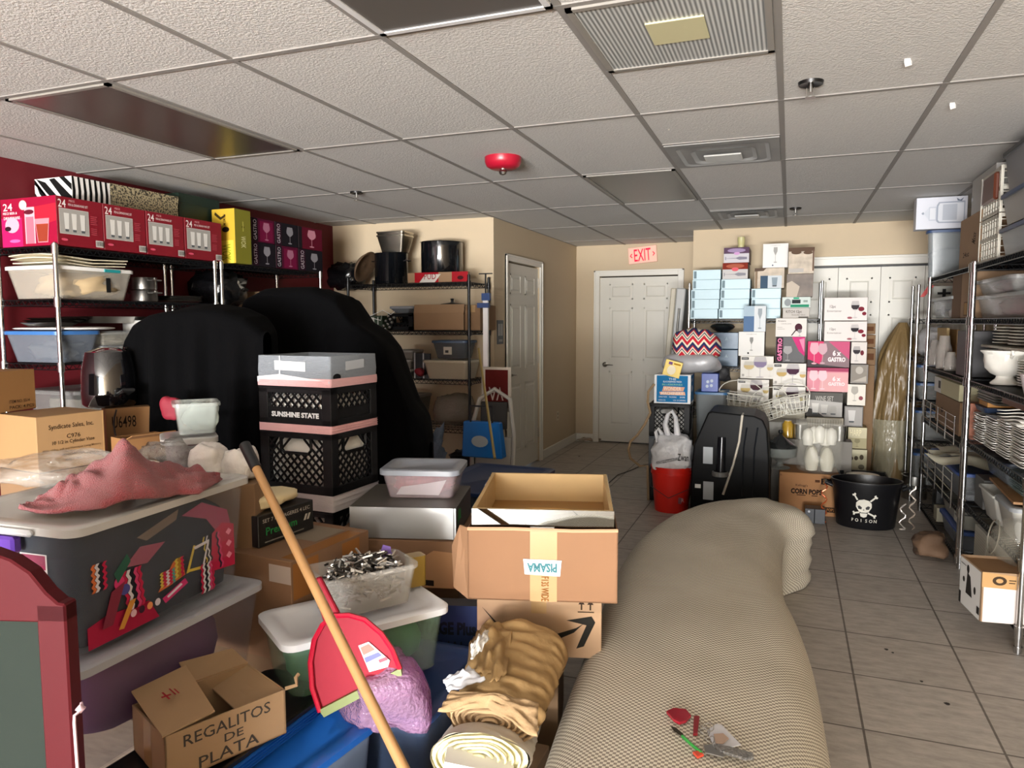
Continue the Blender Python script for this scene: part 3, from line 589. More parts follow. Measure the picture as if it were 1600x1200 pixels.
# row 2
q = bw(646, 478, 725, z=1.432, Y=5.64); open_carton('cardboard_box', 'open brown box on the far left rack with its front flap folded down', 'box', q[0], 0, q[2], .2, .15, KRAFT, flaps=(-12, None, None, None), fl=.075)
q2 = bw(728, 478, 757, z=1.432, Y=5.7); carton('cardboard_box', 'brown box behind the black front post of the far left rack', 'box', (q[0].x+q[2]+.005, 5.65, 1.432), 0, .14, .35, .215, KRAFTD)
q = ay(697, 470, 5.95); solo(MB().lathe([(.17, 0), (.165, .012), (.1, .04), (.03, .05), (.012, .055), (.012, .075), (.02, .085), (0, .09)], n=32), 'pan_lid', mat('#101113', .35), 'black domed pan lid on the brown boxes', 'lid', (-2.82, 5.90, 1.625), smooth=True)
q = bw(606, 484, 645, z=1.432, Y=5.7); crate('small black lattice crate on the far left rack', q[0], 0, q[2], .3, .15, style='full')
tub('storage_tub', 'grey lidded tub sitting on the small black lattice crate', 'tub', q[0]+Vector((.01, .02, .153)), 0, q[2]-.03, .26, .05, mat('#7a8087', .5), mat('#8c9197', .5))
q = bw(562, 488, 602, z=1.432, Y=5.68); carton('cardboard_box', 'dark green printed box with a white label on the far left rack', 'box', q[0], 0, q[2]-.03, .25, .13, mat('#23331f', .6), tape=False, shapes=[('r', .2, .3, .65, .9, '#b9b7ae'), ('r', .3, .4, .4, .6, '#222222'), ('r', .5, .45, .56, .7, '#222222')])
q = ay(590, 470, 5.62); solo(MB().tube([(-.1, 0, 0), (.05, 0, .06), (.03, 0, -.03), (-.1, 0, 0)], .003, 6).tube([(.05, 0, .06), (.12, .02, .02), (.16, .02, .05)], .003, 6).tube([(.0, 0, 0), (.0, 0, .1-.2)], .003, 6), 'wire_easel', WHITEP, 'white bent wire stand hanging at the far left rack', 'stand', (q.x, q.y, 1.55))
q = ay(606, 500, 5.64); t_ = thing('beaded_ornament', 'shiny glass and wire ornament standing beside the lattice crate', 'ornament', (q.x, 5.63, 1.43))
for k in range(9): MB().lathe([(0, -.014), (.012, -.008), (.016, 0), (.012, .008), (0, .014)], (math.sin(k*2.1)*.04-.02+.008*k, 0, .015+.014*k), 10).build('bead', mat('#b5b5b0', .15, .8), t_, smooth=True)
# row 3
q = bw(661, 556, 729, z=1.008, Y=5.66); tub('white_tub', 'milky white lidded tub on the far left rack', 'tub', q[0], 0, q[2], .3, .155, mat('#bdb6a4', .5), mat('#c3bdab', .5))
q = bw(675, 527, 727, z=1.008+.175, Y=5.72); tub('storage_tub', 'clear tub with a white label standing on the milky tub', 'tub', q[0], 0, q[2], .25, .15, clear('#6f7680', .4, .25), clear('#5a7ea8', .6, .2), lab=[('r', .35, .25, .6, .7, '#c9c7be'), ('r', .4, .35, .5, .5, '#333333')])
for i, (a, yt, b, yb) in enumerate(((620, 540, 645, 552), (617, 554, 642, 572), (621, 574, 642, 594))):
    q = bw(a, yt, b, yb, Y=5.68); q[0].z = 1.008+[.17, .085, 0][i]; tub('food_container', '%s small grey container in the column on the far left rack' % ('top', 'middle', 'bottom')[i], 'container', q[0], 0, q[2], .2, .07, mat('#77736b', .4), mat('#8d8a84', .4), r=.01, taper=.012)
q = bw(647, 538, 672, z=1.008, Y=5.7); t_ = thing('picture_frame', 'dark picture frame with silver edges standing beside the white tub', 'frame', q[0], 0); MB().box((0, 0, 0), (q[2], .015, .22)).build('panel', mat('#121212', .3), t_); MB().box((0, -.004, 0), (.012, .018, .225)).box((q[2]*.55, -.004, 0), (q[2]*.55+.012, .018, .225)).build('silver_edge', STEEL, t_)
lump('red_cloth', 'small red cloth in front of the dark picture frame', 'cloth', ay(646, 588, 5.63)+Vector((0, 0, -.0)), 0, .09, .06, .07, mat('#7d1224', .7), 2, .3)
# row 4 and below
q = bw(671, 603, 728, z=.588, Y=5.66); lump('bubble_bag', 'clear plastic bag of pale packing on the far left rack', 'bag', q[0], 0, q[2], .3, .28, clear('#8d8578', .6, .2, bump=.6), 12, .25, 8)
q = bw(624, 596, 654, z=.588, Y=5.68); tub('food_container', 'grey container below the silver edged frame', 'container', q[0], 0, q[2], .25, .26, mat('#55534f', .5), mat('#73716d', .4), r=.015)
q = bw(700, 660, 730, z=.148, Y=5.66); tub('storage_tub', 'grey tub of odds and ends low on the far left rack', 'tub', q[0], 0, q[2]+.04, .3, .2, clear('#4a4e50', .6, .3))
lump('shoes', 'dark shoes piled in the grey tub low on the far left rack', 'shoe', q[0]+Vector((.02, .02, .06)), 0, q[2], .25, .18, mat('#171615', .4), 17, .5, 14)
def wisp(seed):
    return lumpmesh(.22, .16, .62, seed, .5, 9, 16)
q = az(672, 712, 0.0); p = ay(672, 712, 5.35); solo(wisp(21), 'feather_boa', mat('#6f7d90', .9, var=.2, vs=40, bump=.8, bs=50), 'long grey-blue fluffy bundle hanging beside the black cloth', 'bundle', (p.x-.11, 5.30, 0), smooth='all')
# silver clamp pole and leaning items
p = ay(762, 430, 5.58); t_ = thing('clamp_bar', 'white bar with blue clamps standing at the right end of the corner rack', 'bar', (p.x-.01, 5.56, 0))
MB().box((-.022, -.01, 0), (.022, .012, 1.72)).build('bar', mat('#d8d8d6', .35, .3), t_); MB().box((-.07, -.02, 1.62), (.03, .02, 1.66)).box((-.03, -.02, 1.68), (.04, .02, 1.74)).build('clamp_jaw', mat('#1d3a6b', .4), t_); MB().rod((0, 0, 1.72), (0, 0, 1.9), .008).rod((-.06, 0, 1.9), (.06, 0, 1.9), .005).build('screw_handle', mat('#3a3a3a', .4, .6), t_)
# folding chair
P0 = ay(766, 640, 5.2)
t_ = thing('folding_chair', 'folded white plastic chair leaning by the side door', 'chair', (P0.x, 5.2, 0), 0)
t_.rotation_euler = (math.radians(-8), 0, math.radians(8))
MB().tube([(-.16, 0, .0), (-.17, 0, .5), (-.19, 0, .62), (-.12, 0, .9), (.0, 0, .98), (.13, 0, .9), (.17, 0, .62), (.17, 0, 0)], .018, 8).build('frame', mat('#b9b6ae', .5), t_, smooth=True)
MB().box((-.11, .005, .66), (.11, .02, .88)).build('backrest', mat('#2a2826', .7), t_, bevel=.01); MB().box((-.15, .02, .2), (.15, .045, .6)).build('seat', mat('#b1aea6', .5), t_, bevel=.01)
t_ = thing('table_number_sign', 'maroon sign with pale frame standing behind the white chair', 'sign', (P0.x-.17, 5.42, .78), 0)
MB().box((0, 0, 0), (.26, .015, .36)).build('frame', mat('#b8afa2', .5), t_, bevel=.004); decal(t_, 'front', (.26, .015, .36), [('r', .14, .08, .9, .94, '#571512'), ('t', 'VA', .5, .4, .5, .3, 180, '#c3b5aa')], 'sign_face')
t_ = thing('lobby_dustpan', 'blue upright dustpan hanging in front of the white chair', 'dustpan', (P0.x-.02, 5.07, .46), 0)
MB().loft([[Vector(v) for v in ((-.17, 0, 0), (.17, 0, 0), (.17, .1, 0), (-.17, .1, 0))], [Vector(v) for v in ((-.15, -.01, .28), (.15, -.01, .28), (.15, .06, .28), (-.15, .06, .28))]]).build('pan', mat('#0f6fc4', .35), t_, bevel=.008)
MB().tube([(-.09, 0, .27), (-.09, 0, .4), (.09, 0, .4), (.09, 0, .27)], .008, 6).build('yoke', mat('#15171c', .4), t_); decal(t_, 'front', (.1, 0, .1), [('e', -.1, 1.3, .7, .45, '#aeb8bd')], 'sticker', base=.012)
a, b_ = ay(748, 545, 5.1), aw(773, 716, 4.55); solo(MB().rod(b_, a, .009, 10), 'broom_stick', mat('#b29a5c', .3, .6), 'thin golden stick leaning in front of the blue dustpan', 'stick')
# ================================================================== BLACK CLOTH
def lerp(tab, x):
    for (a, b), (c, d) in zip(tab, tab[1:]):
        if a <= x <= c: return b+(d-b)*(x-a)/(c-a)
    return tab[0][1] if x < tab[0][0] else tab[-1][1]
BLK = mat('#040405', .98, spec=.08, bump=.15, bs=60)
def cloth_heap(label, w, top, bot, depth, seed, fold=.03):
    rx = Vector((math.cos(YAW), math.sin(YAW), 0)); fx = Vector((-math.sin(YAW), math.cos(YAW), 0))
    x0, x1 = top[0][0], top[-1][0]; o = aw(x0, 700, w); o.z = 0
    def P(u, v):
        px = x0+(x1-x0)*u; tz = aw(px, lerp(top, px), w).z; bz = max(0.01, aw(px, lerp(bot, px), w).z) if bot else .01
        s = (px-x0)/FP*w; ed = math.sin(PI*min(1, max(0, u)))**.35; dd = depth*(.25+.75*ed)
        k = v*3
        if k < 1: z = bz+(tz-.05-bz)*k; y = -dd*.12*(1-k)
        elif k < 2: a = (k-1)*PI; z = tz-.05+.05*math.sin(a)**.7; y = dd*(.5-.5*math.cos(a))
        else: z = tz-.05-(tz-.05-.01)*(k-2); y = dd*(1+.1*(k-2))
        fo = fold*(1-min(1, k))**.6*(math.sin(s*38+seed)+.6*math.sin(s*71+seed*2)+1.2*noise.noise(Vector((s*6, z*.8, seed)))) if k < 1 else 0
        return o+rx*s+fx*(y-fo-.12)+Vector((0, 0, z+.02*noise.noise(Vector((s*5, y*5, seed)))))
    m = MB().grid(P, 90, 60)
    return solo(m, 'black_cloth', BLK, label, 'cloth', smooth='all')
cloth_heap('black cloth draped over a rounded pile beside the air fryer', 3.35, [(213, 600), (216, 545), (222, 522), (235, 499), (255, 487), (290, 480), (330, 477), (370, 481), (400, 492), (430, 520)], [(213, 640), (262, 652), (275, 720), (430, 760)], .45, 1)
cloth_heap('large black cloth draped over a tall pile behind the milk crates', 3.95, [(380, 520), (400, 462), (425, 452), (500, 449), (535, 462), (560, 500), (590, 520), (610, 541), (625, 580), (645, 630), (664, 652), (674, 690)], None, .7, 2, .02)
# ================================================================== CENTRE PILES
def V(*a): return Vector(a)
def pl(A, B, z): loc, rz, w = AB(V(A[0], A[1], z), V(B[0], B[1], z)); return loc, rz, w
def hidden(label, A, B, z, d, h, m=KRAFTD):
    loc, rz, w = pl(A, B, z); return carton('cardboard_box', label, 'box', loc, rz, w, d, h, m, tape=False)
# --- milk crate stack
rz = YAW-math.radians(24); N = aw(520, 776, 2.84); w, d = .36, .31
loc = V(N.x-w*math.cos(rz), N.y-w*math.sin(rz), 0)
PAPER = mat('#d4d2cd', .8, var=.08, vs=14, bump=.5, bs=20)
for i, (z, h, st, tx, lb) in enumerate(((0, .245, 'full', None, 'black milk crate on the floor under the wrapped crate stack'), (.25, .245, 'full', None, 'black milk crate second from the floor in the wrapped stack'), (.50, .26, 'full', None, 'black milk crate just below the white film band of the stack'), (.82, .25, 'full', None, 'black milk crate with a hand hole below the lettered crate'), (1.085, .165, 'half', [('T', 'SUNSHINE STATE', .5, .3, .66, .13, '#c9c9c9'), ('t', 'DAIRY FARMS, LLC.', .5, .15, .3, .06, '#b0b0b0')], 'black milk crate lettered SUNSHINE STATE near the top of the stack'))):
    crate(lb, V(loc.x, loc.y, z), rz, w, d, h, style=st, text=tx)
    solo(MB().loft([rr(w-.06, d-.06, .03, 0, .01, .01), rr(w-.04, d-.04, .03, h*.3), rr(w-.05, d-.05, .03, h*.6, .005, .005), rr(w-.1, d-.1, .03, h-.035, .03, .03)]), 'packing_paper', PAPER, 'white wrapped packing filling the crate, %s' % ['lowest of five', 'second of five', 'third of five', 'fourth of five', 'in the lettered crate'][i], 'packing', V(loc.x, loc.y, z+.012)+V(.02*math.cos(rz)-.02*math.sin(rz), .02*math.sin(rz)+.02*math.cos(rz), 0), rz, smooth='all')
def band(label, z0, z1, m, e=.004, name='stretch_wrap'):
    b = MB(); n = 10
    b.loft([rr(w+2*e+.002*math.sin(i*2), d+2*e, .012, z0+(z1-z0)*i/n, -e, -e, 3) for i in range(n+1)], cap=False)
    o = solo(b, name, m, label, 'plastic wrap', V(loc.x, loc.y, 0), rz, smooth=True); return o
WRAP = mat('#cfc9cb', .3, var=.1, vs=9, bump=.6, bs=25, stretch=(2, 2, 40)); PWRAP = mat('#dba8a8', .35, var=.14, vs=8, bump=.6, bs=25, stretch=(2, 2, 40))
band('white and pink film band around the lower crates', .757, .822, WRAP)
for k in range(4): pass
hidden('flat white wrapped layer between the lower crates', (loc.x+.01, loc.y+.01), (loc.x+.34, loc.y-.01), .762, .29, .055, PAPER)
band('pink film band between the two upper milk crates', 1.066, 1.098, PWRAP)
# top wrapped box
t = thing('wrapped_crate', 'grey film-wrapped open crate on top of the milk crate stack', 'crate', V(loc.x, loc.y, 1.252), rz)
b = MB(); th = .008; h = .118
b.loft([rr(w, d, .01, 0), rr(w+.006, d+.004, .01, h*.5, -.003, -.002), rr(w, d, .01, h), rr(w-2*th, d-2*th, .008, h, th, th), rr(w-2*th, d-2*th, .008, .01, th, th)]).build('film_wall', mat('#83898f', .3, var=.14, vs=7, bump=.7, bs=22, stretch=(2, 2, 30)), t, smooth=True)
b = MB(); b.loft([rr(w+.01, d+.008, .012, -.003, -.005, -.004), rr(w+.012, d+.01, .012, .014, -.006, -.005), rr(w+.01, d+.008, .012, .03, -.005, -.004)], cap=False).build('pink_film_edge', PWRAP, t, smooth=True)
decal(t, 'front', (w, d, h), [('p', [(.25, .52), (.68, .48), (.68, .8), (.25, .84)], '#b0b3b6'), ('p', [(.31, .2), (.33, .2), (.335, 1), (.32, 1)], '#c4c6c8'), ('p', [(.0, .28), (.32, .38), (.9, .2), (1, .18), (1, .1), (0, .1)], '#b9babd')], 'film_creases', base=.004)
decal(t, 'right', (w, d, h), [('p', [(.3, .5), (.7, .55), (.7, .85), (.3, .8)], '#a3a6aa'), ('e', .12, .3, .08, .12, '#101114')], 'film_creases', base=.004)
MB().box((.12, .05, .08), (.3, .25, .084)).xf(Matrix.Rotation(.05, 4, 'Y')@Matrix.Rotation(.1, 4, 'Z')).build('paper_sheet', mat('#cfcdc4', .7), t)
# --- silver box, small tub, PACTIV, VANTAGE
hidden('brown box supporting the printed brown box behind the green tub', (-1.50, 2.36), (-1.16, 2.46), 0, .28, .5)
loc, rz, w = pl((-1.60, 2.26), (-1.12, 2.39), .51)
carton('cardboard_box', 'brown PACTIV box under the silver box', 'box', loc, rz, w, .42, .178, KRAFT2, tape=False, shapes=[('T', 'PACTIV', .1, .82, .18, .13, '#3a2a1e'), ('p', [(.45, .0), (1, 0), (1, .75), (.8, .8), (.6, .45)], '#b98d66'), ('p', [(.42, .1), (.8, .04), (.8, .16), (.42, .22)], '#2b211b')])
loc, rz, w = pl((-1.53, 2.29), (-1.14, 2.40), .692)
carton('silver_box', 'shiny silver fronted box with dark sides under the small candy tub', 'box', loc, rz, w, .38, .118, mat('#24221f', .4), tape=False, shapes=[('r', .0, .0, 1, 1, mat('#bcbcba', .32, .7, bump=.05, bs=5)), ('r', .975, 0, .985, 1, '#6d6d6b')], right=[('p', [(.1, .35), (.2, .5), (.3, .45), (.28, .8), (.14, .85)], '#55b26e')], top=[('r', 0, 0, 1, 1, mat('#54504a', .45))])
tloc, trz, tw = pl((-1.475, 2.43), (-1.19, 2.51), .813)
tub('storage_tub', 'small clear tub with a grey lid on the silver box', 'tub', tloc, trz, tw, .24, .105, clear('#c9b8bc', .3, .15), mat('#8b9099', .35), taper=.02, r=.03)
lump('candy_pile', 'red and white wrapped candies inside the small grey lidded tub', 'candy', tloc+V(.02, .045, .005), trz, tw-.06, .17, .08, mat('#a8505c', .5, var=.8, vs=60), 4, .25, 30, 20)
solo(MB().prism([(0, 0, 0), (.17, 0, .0), (.2, 0, .06), (.12, 0, .045), (.02, 0, .03)], (0, .004, 0)), 'paper_sheet', mat('#d9d9dd', .7), 'white folded paper inside the front of the candy tub', 'paper', tloc+V(.045, .036, .012), trz)
hidden('plain brown box under the grey-blue box behind the green tub', (-1.36, 2.182), (-1.02, 2.275), 0, .07, .2)
loc, rz, w = pl((-1.42, 2.165), (-.985, 2.285), .2)
carton('cardboard_box', 'grey-blue printed box wedged between green tub and brown stack', 'box', loc, rz, w, .07, .3, mat('#4f5054', .6), tape=False, shapes=[('r', .62, 0, 1, 1, '#2b3a5e'), ('T', 'VANTAGE Plus', .64, .72, .62, .16, '#1c222b'), ('t', 'ORIGINAL', .62, .5, .5, .13, '#20252d')]+[('r', .5+.03*k, .15, .515+.03*k, .36, '#111318') for k in range(11)])
# --- big box, tray and arrow box beside the couch
hidden('plain brown box on the floor beside the couch under the arrow box', (-.98, 2.2), (-.70, 2.27), 0, .4, .395)
loc, rz, w = pl((-.94, 2.135), (-.545, 2.245), .4)
carton('cardboard_box', 'brown box with a black curved arrow logo beside the couch', 'box', loc, rz, w, .46, .205, KRAFT, shapes=[('p', [(.04, .8), (.16, .55), (.4, .35), (.6, .36), (.8, .5), (.86, .58), (.78, .42), (.6, .25), (.38, .22), (.2, .4)], '#17150f'), ('p', [(.72, .62), (.92, .7), (.95, .6), (.86, .2), (.8, .16), (.88, .55)], '#17150f')]+[s for x in (.84, .91) for s in (('r', x-.006, .8, x+.006, .92, '#2a1c10'), ('p', [(x-.025, .89), (x+.025, .89), (x, .97)], '#2a1c10'))]+[('r', .81, .76, .94, .775, '#2a1c10')])
bloc, brz, bw_ = pl((-.945, 2.075), (-.485, 2.205), .61)
t = open_carton('cardboard_box', 'large brown box holding the mirrored tray, with an upside-down handwritten label', 'box', bloc, brz, bw_, .60, .235, mat('#7a5638', .75, var=.08, vs=4, bump=.2, bs=6), flaps=(None, None, None, None))
MB().box((bw_*.42, -.0012, .0), (bw_*.6, 0, .235)).box((bw_*.42, -.002, .225), (bw_*.58, .02, .238)).build('packing_tape', TAPE, t)
decal(t, 'front', (bw_, .6, .235), [('p', [(.385, .38), (.62, .36), (.63, .58), (.375, .59)], '#d9dde0'), ('T', 'PISAMA', .5, .475, .2, .13, 180, '#3c6a70'), ('t', 'F13S WIDE', .52, .18, .05, .34, -90, '#7a4a1c')], 'paper_label', base=.004)
decal(t, 'right', (bw_, .6, .235), [('r', .05, .1, .35, .95, '#cfc8c0'), ('r', .55, .5, .7, .9, '#c9606a')], 'shipping_label')
MB().tube([(.0, 0, .232), (bw_*.3, -.004, .236), (bw_*.7, -.003, .233), (bw_, 0, .236)], .006, 6).build('torn_edge', mat('#b98a6a', .8), t, smooth=True)
for k, pts in enumerate((((-.0, 0, 0), (-.05, .02, .03), (-.06, .05, .16), (-.03, .03, .235), (0, 0, .235)),)):
    MB().prism([V(*p) for p in pts], (0.004, .006, .0)).build('flap', KRAFT2, t)
# tray
c, s = math.cos(brz), math.sin(brz)
tl = bloc+V(c*.012-s*.012, s*.012+c*.012, .175)
t = thing('mirrored_tray', 'square wooden tray with mirrored outer sides sitting in the large brown box', 'tray', tl, brz)
tw, td, th_ = bw_-.024, .565, .12
MIR = mat('#9a9d9d', .015, 1); PINE = mat('#c9a873', .55, var=.15, vs=5, stretch=(1, 12, 1)); OAKB = mat('#93672f', .35, var=.2, vs=4, stretch=(1, 14, 1))
MB().box((0, 0, .0), (tw, td, .012)).build('base_panel', OAKB, t)
for nm, a, b_ in (('side', (0, .002, 0), (tw, .014, th_)), ('side', (0, td-.014, 0), (tw, td-.002, th_)), ('side', (.002, 0.014, 0), (.014, td-.014, th_)), ('side', (tw-.014, .014, 0), (tw-.002, td-.014, th_))): MB().box(a, b_).build(nm, PINE, t)
MB().box((0, 0, .0), (tw, .002, th_)).build('mirror_panel', MIR, t); MB().box((tw-.002, 0.002, .0), (tw, td, th_)).build('mirror_panel', MIR, t); MB().box((0, 0.002, .0), (.002, td, th_)).build('mirror_panel', MIR, t)
MB().tube([(tw*.5-.14*math.cos(a), td*.6+.09*math.sin(a), .013) for a in [PI*k/20 for k in range(21)]], .004, 6).build('arched_groove', mat('#c78f45', .4), t, smooth=True)
# --- SU box + black set box
loc, rz, w = pl((-1.42, 1.80), (-1.385, 2.19), .43)
carton('cardboard_box', 'brown box with white handwriting starting SU beside the lower tote', 'box', loc, rz, w, .36, .332, KRAFT2, tape=False, shapes=[('r', .02, .62, .32, .97, '#9d6735'), ('T', 'SU', .42, .48, .32, .36, '#dcd7cf'), ('r', .62, .62, .86, .97, '#9d6735')], top=[('r', .05, .0, .9, .16, mat('#9d6a3a', .2)), ('r', .5, .2, .9, .7, '#8a7d6c')], left=[('r', .75, .78, 1, .95, '#b8aaa0')])
hidden('plain brown box holding up the SU box', (-1.46, 1.83), (-1.44, 2.13), 0, .28, .425)
loc, rz, w = pl((-1.60, 1.87), (-1.575, 2.13), .765)
carton('set_box', 'black printed box of cream cloth on the SU box', 'box', loc, rz, w, .2, .105, mat('#121312', .4), tape=False, shapes=[('t', 'SET 7 MENAGERES 4 LEC', .5, .8, .85, .12, '#b5b0a5'), ('t', 'Premium', .4, .45, .55, .25, '#2f8a4a'), ('p', [(.8, .4), (.84, .4), (.88, .6), (.84, .6)], '#b5b0a5'), ('p', [(.86, .4), (.9, .4), (.94, .6), (.9, .6)], '#b5b0a5'), ('r', .1, .1, .8, .14, '#7a776f')])
lump('cream_cloth', 'cream folded cloth heaped on the black printed box', 'cloth', loc+V(-.2, -.0, .107), 0, .2, .25, .05, mat('#d9c9a0', .8), 7, .25, 8)
# --- green tub and things on it
gl, grz, gw = pl((-1.25, 1.56), (-.965, 1.965), .432)
t = tub('storage_tub', 'green-filled clear tub with a big white lid behind the red dustpan', 'tub', gl, grz, gw, .27, .185, clear('#8fb59a', .25, .2), mat('#dfe2e6', .3), taper=.02, r=.045)
decal(t, 'front', (gw, .27, .185), [('t', 'CC', .27, .3, .05, .7, 90, '#12351f'), ('r', .1, .12, .16, .25, '#1f4a2e')], 'marker_letters', base=.001-.02)
lump('green_cloth', 'green cloth packed inside the white lidded tub', 'cloth', gl+V(-.045*math.sin(grz)+.03*math.cos(grz), .045*math.cos(grz)+.03*math.sin(grz), .006), grz, gw-.07, .18, .17, mat('#3e8a55', .7, var=.15, vs=10), 5, .08, 6)
tub('storage_tub', 'dark tub with a navy lid under the green-filled tub', 'tub', V(-1.40, 1.69, 0), 0, .5, .44, .41, clear('#3f4d66', .6, .3), NAVYL)
q = az(545, 968, .63); q2 = az(655, 900, .63); c_, s_ = math.cos(grz), math.sin(grz)
cl = gl+V(c_*.13-s_*.05, s_*.13+c_*.05, .205)
t = tub('clear_bin', 'open clear bin of glittering cutlery on the white lid', 'bin', cl, grz, .29, .17, .125, clear('#c4c1ba', .3, .08), None, taper=.018, r=.02)
random.seed(4)
SILV = mat('#cfccc6', .25, .85, var=.2, vs=60); SILV2 = mat('#3f3b36', .3, .8)
b = MB()
for k in range(520):
    x, y = .03+random.random()*.23, .03+random.random()*.11; z = .012+random.random()**.6*(.11+.03*math.sin(PI*(x-.03)/.23)); a = random.random()*6.3; e = random.uniform(-.5, .5); L = random.uniform(.015, .04)
    dv = V(math.cos(a)*math.cos(e), math.sin(a)*math.cos(e), math.sin(e))*L; p0 = V(x, y, z); p1 = p0+dv
    p1.x = min(max(p1.x, .022), .268); p1.y = min(max(p1.y, .022), .148); p1.z = max(p1.z, .01); b.rod(p0, p1, random.uniform(.002, .005), 5, mi=random.choice((0, 0, 1)))
solo(b, 'glass_trinkets', [SILV, SILV2], 'shiny silver trinkets heaped in the open clear bin', 'trinkets', cl, grz, kind='stuff')
solo(MB().prism([(0, 0, 0), (.05, 0, 0), (.045, 0, .04), (.02, .0, .05)], (0, .003, 0)), 'purple_tag', mat('#7d63b0', .5), 'small purple card at the corner of the trinket bin', 'card', cl+V(c_*.21-s_*.12, s_*.21+c_*.12, .112), grz)

solo(MB().loft([rr(.06, .05, .01, 0), rr(.06, .05, .01, .1)]), 'yellow_container', mat('#8f7430', .4), 'yellowish container standing behind the trinket bin', 'container', gl+V(.12, .47, .205), grz, smooth=True)
# --- big totes at left
LA, LB = (-1.497, 1.145), (-1.53, 1.75)
loc, rz, w = pl((-1.478, 1.115), (-1.478, 1.735), .438)
tub('storage_tote', 'large frosted tote of purple cloth under the embroidery tote', 'tote', loc, rz, w, .47, .27, clear('#8f8f99', .12, .3), mat('#a3a5aa', .35, spec=.4), taper=.03)
lump('purple_cloth', 'purple cloth filling the lower frosted tote', 'cloth', loc+V(-.055, .05, .006), rz, w-.1, .35, .25, mat('#6b3a66', .8, var=.3, vs=3), 6, .05, 5)
loc, rz, w = pl(LA, LB, .722); H_ = .305
t = tub('storage_tote', 'large clear tote of embroidered cloth with the red towel on its lid', 'tote', loc, rz, w, .46, H_, clear('#a9b0ba', .08, .22), clear('#c9c7c2', .8, .2), taper=.022, r=.04)
for y0 in (.15,): MB().box((-.03, y0, H_-.055), (-.004, y0+.16, H_-.015)).build('latch', mat('#5b3a9a', .3), t, bevel=.006); MB().box((-.028, y0-.05, H_-.012), (-.012, y0+.22, H_+.004)).build('handle_rim', mat('#c3c4c4', .35), t, bevel=.006)
decal(t, 'left', (w, .46, H_), [('r', .62, .45, .8, .8, '#c9c6c2'), ('r', .63, .68, .79, .79, '#8a2a4a'), ('r', .65, .5, .78, .6, '#44403e')], 'product_label', base=-.006)
ct = thing('embroidered_cloth', 'black cloth with red, pink and white embroidered bands inside the clear tote', 'cloth', loc+V(-.034, .035, .01), rz)
cw, chh = w-.09, .272
MB().loft([rr(cw, .34, .05, 0), rr(cw+.03, .36, .06, .13, -.015, -.01), rr(cw+.03, .34, .08, .22, -.015, .0), rr(cw-.1, .26, .1, chh, .06, .04)]).build('black_cloth', mat('#10111c', .95, var=.3, vs=4, spec=.05), ct, smooth=True)
def strip(cx, v0, v1, wd, cols, lean=0):
    r = []; n = len(cols)
    for i, c_0 in enumerate(cols):
        a = cx-wd/2+wd*i/n; b_ = a+wd/n*.85; m = 9; L = []; R = []
        for k in range(m+1):
            vv = v0+(v1-v0)*k/m; j = .006*(1 if k % 2 else -1); L.append((a+j+lean*k/m, vv)); R.append((b_+j+lean*k/m, vv))
        r.append(('p', L+R[::-1], c_0))
    return r
RD, PK, WHT, YL, GN, OR = '#b32244', '#c9406e', '#cfc9cc', '#c9b04a', '#4f8f86', '#c96a3a'
E1 = [('p', [(.0, .0), (.42, .0), (.36, .2), (.1, .24), (0, .2)], '#a31f3e'), ('p', [(.6, .9), (.75, .97), (.95, .8), (.98, .6), (.85, .62), (.78, .78)], '#963c58'), ('p', [(.3, .84), (.58, .98), (.56, .88), (.36, .78)], '#6d5a48')]
E1 += [('p', [(.8, .2), (1, .16), (1, .62), (.9, .68), (.82, .6)], RD)]+strip(.80, .22, .6, .05, [YL, '#26262c', WHT, '#26262c'], -.03)+strip(.89, .2, .6, .03, ['#2b2436', PK], -.03)+[('p', ell(.95, .3+.13*k, .025, .04, 4), '#e58aa0') for k in range(3)]
E1 += [('p', [(.61, .3), (.67, .56), (.685, .55), (.63, .3)], YL), ('p', [(.67, .54), (.79, .56), (.79, .53), (.68, .51)], WHT), ('p', [(.79, .56), (.74, .28), (.725, .28), (.775, .54)], WHT), ('p', [(.61, .31), (.73, .28), (.73, .31), (.62, .335)], YL)]
E1 += [('p', [(.41, .24), (.52, .48), (.58, .5), (.6, .3), (.5, .26)], OR)]+strip(.48, .27, .42, .1, [YL, RD, WHT, RD, GN])+strip(.56, .3, .5, .06, [YL, '#a07c2c', RD])
E1 += strip(.27, .2, .58, .11, [RD, WHT, '#1a1a20', PK, RD], -.02)+strip(.76, .02, .33, .1, [RD, WHT, '#1a1a20', WHT, PK, RD])+[('e', .17, .5, .03, .06, '#d23a6e'), ('e', .2, .42, .03, .05, '#4a4a8a')]
E1 += [('p', [(.2, .62), (.3, .76), (.46, .72), (.34, .58)], '#8f5563'), ('p', [(.16, .5), (.24, .66), (.22, .74), (.14, .6)], '#2f5a48')]+strip(.06, .5, .75, .08, [OR, WHT, '#26262c', RD])+[('p', [(.06, .15), (.12, .15), (.2, .5), (.12, .45)], '#7a2c3c'), ('p', [(.15, .08), (.18, .07), (.26, .3), (.22, .3)], '#c9883a')]
E1 += [('e', .24+.05*k, .17, .018, .035, ('#d9b0b8', '#3a2030', '#e0905a', '#c9c0c8')[k]) for k in range(4)]+[('p', [(.44, .12), (.6, .22), (.58, .28), (.42, .18)], '#c0326a'), ('p', [(.46, .16), (.56, .23), (.55, .25), (.45, .18)], '#d9d2d9')]
decal(ct, 'front', (cw, .34, chh), E1, 'embroidery', base=.016)
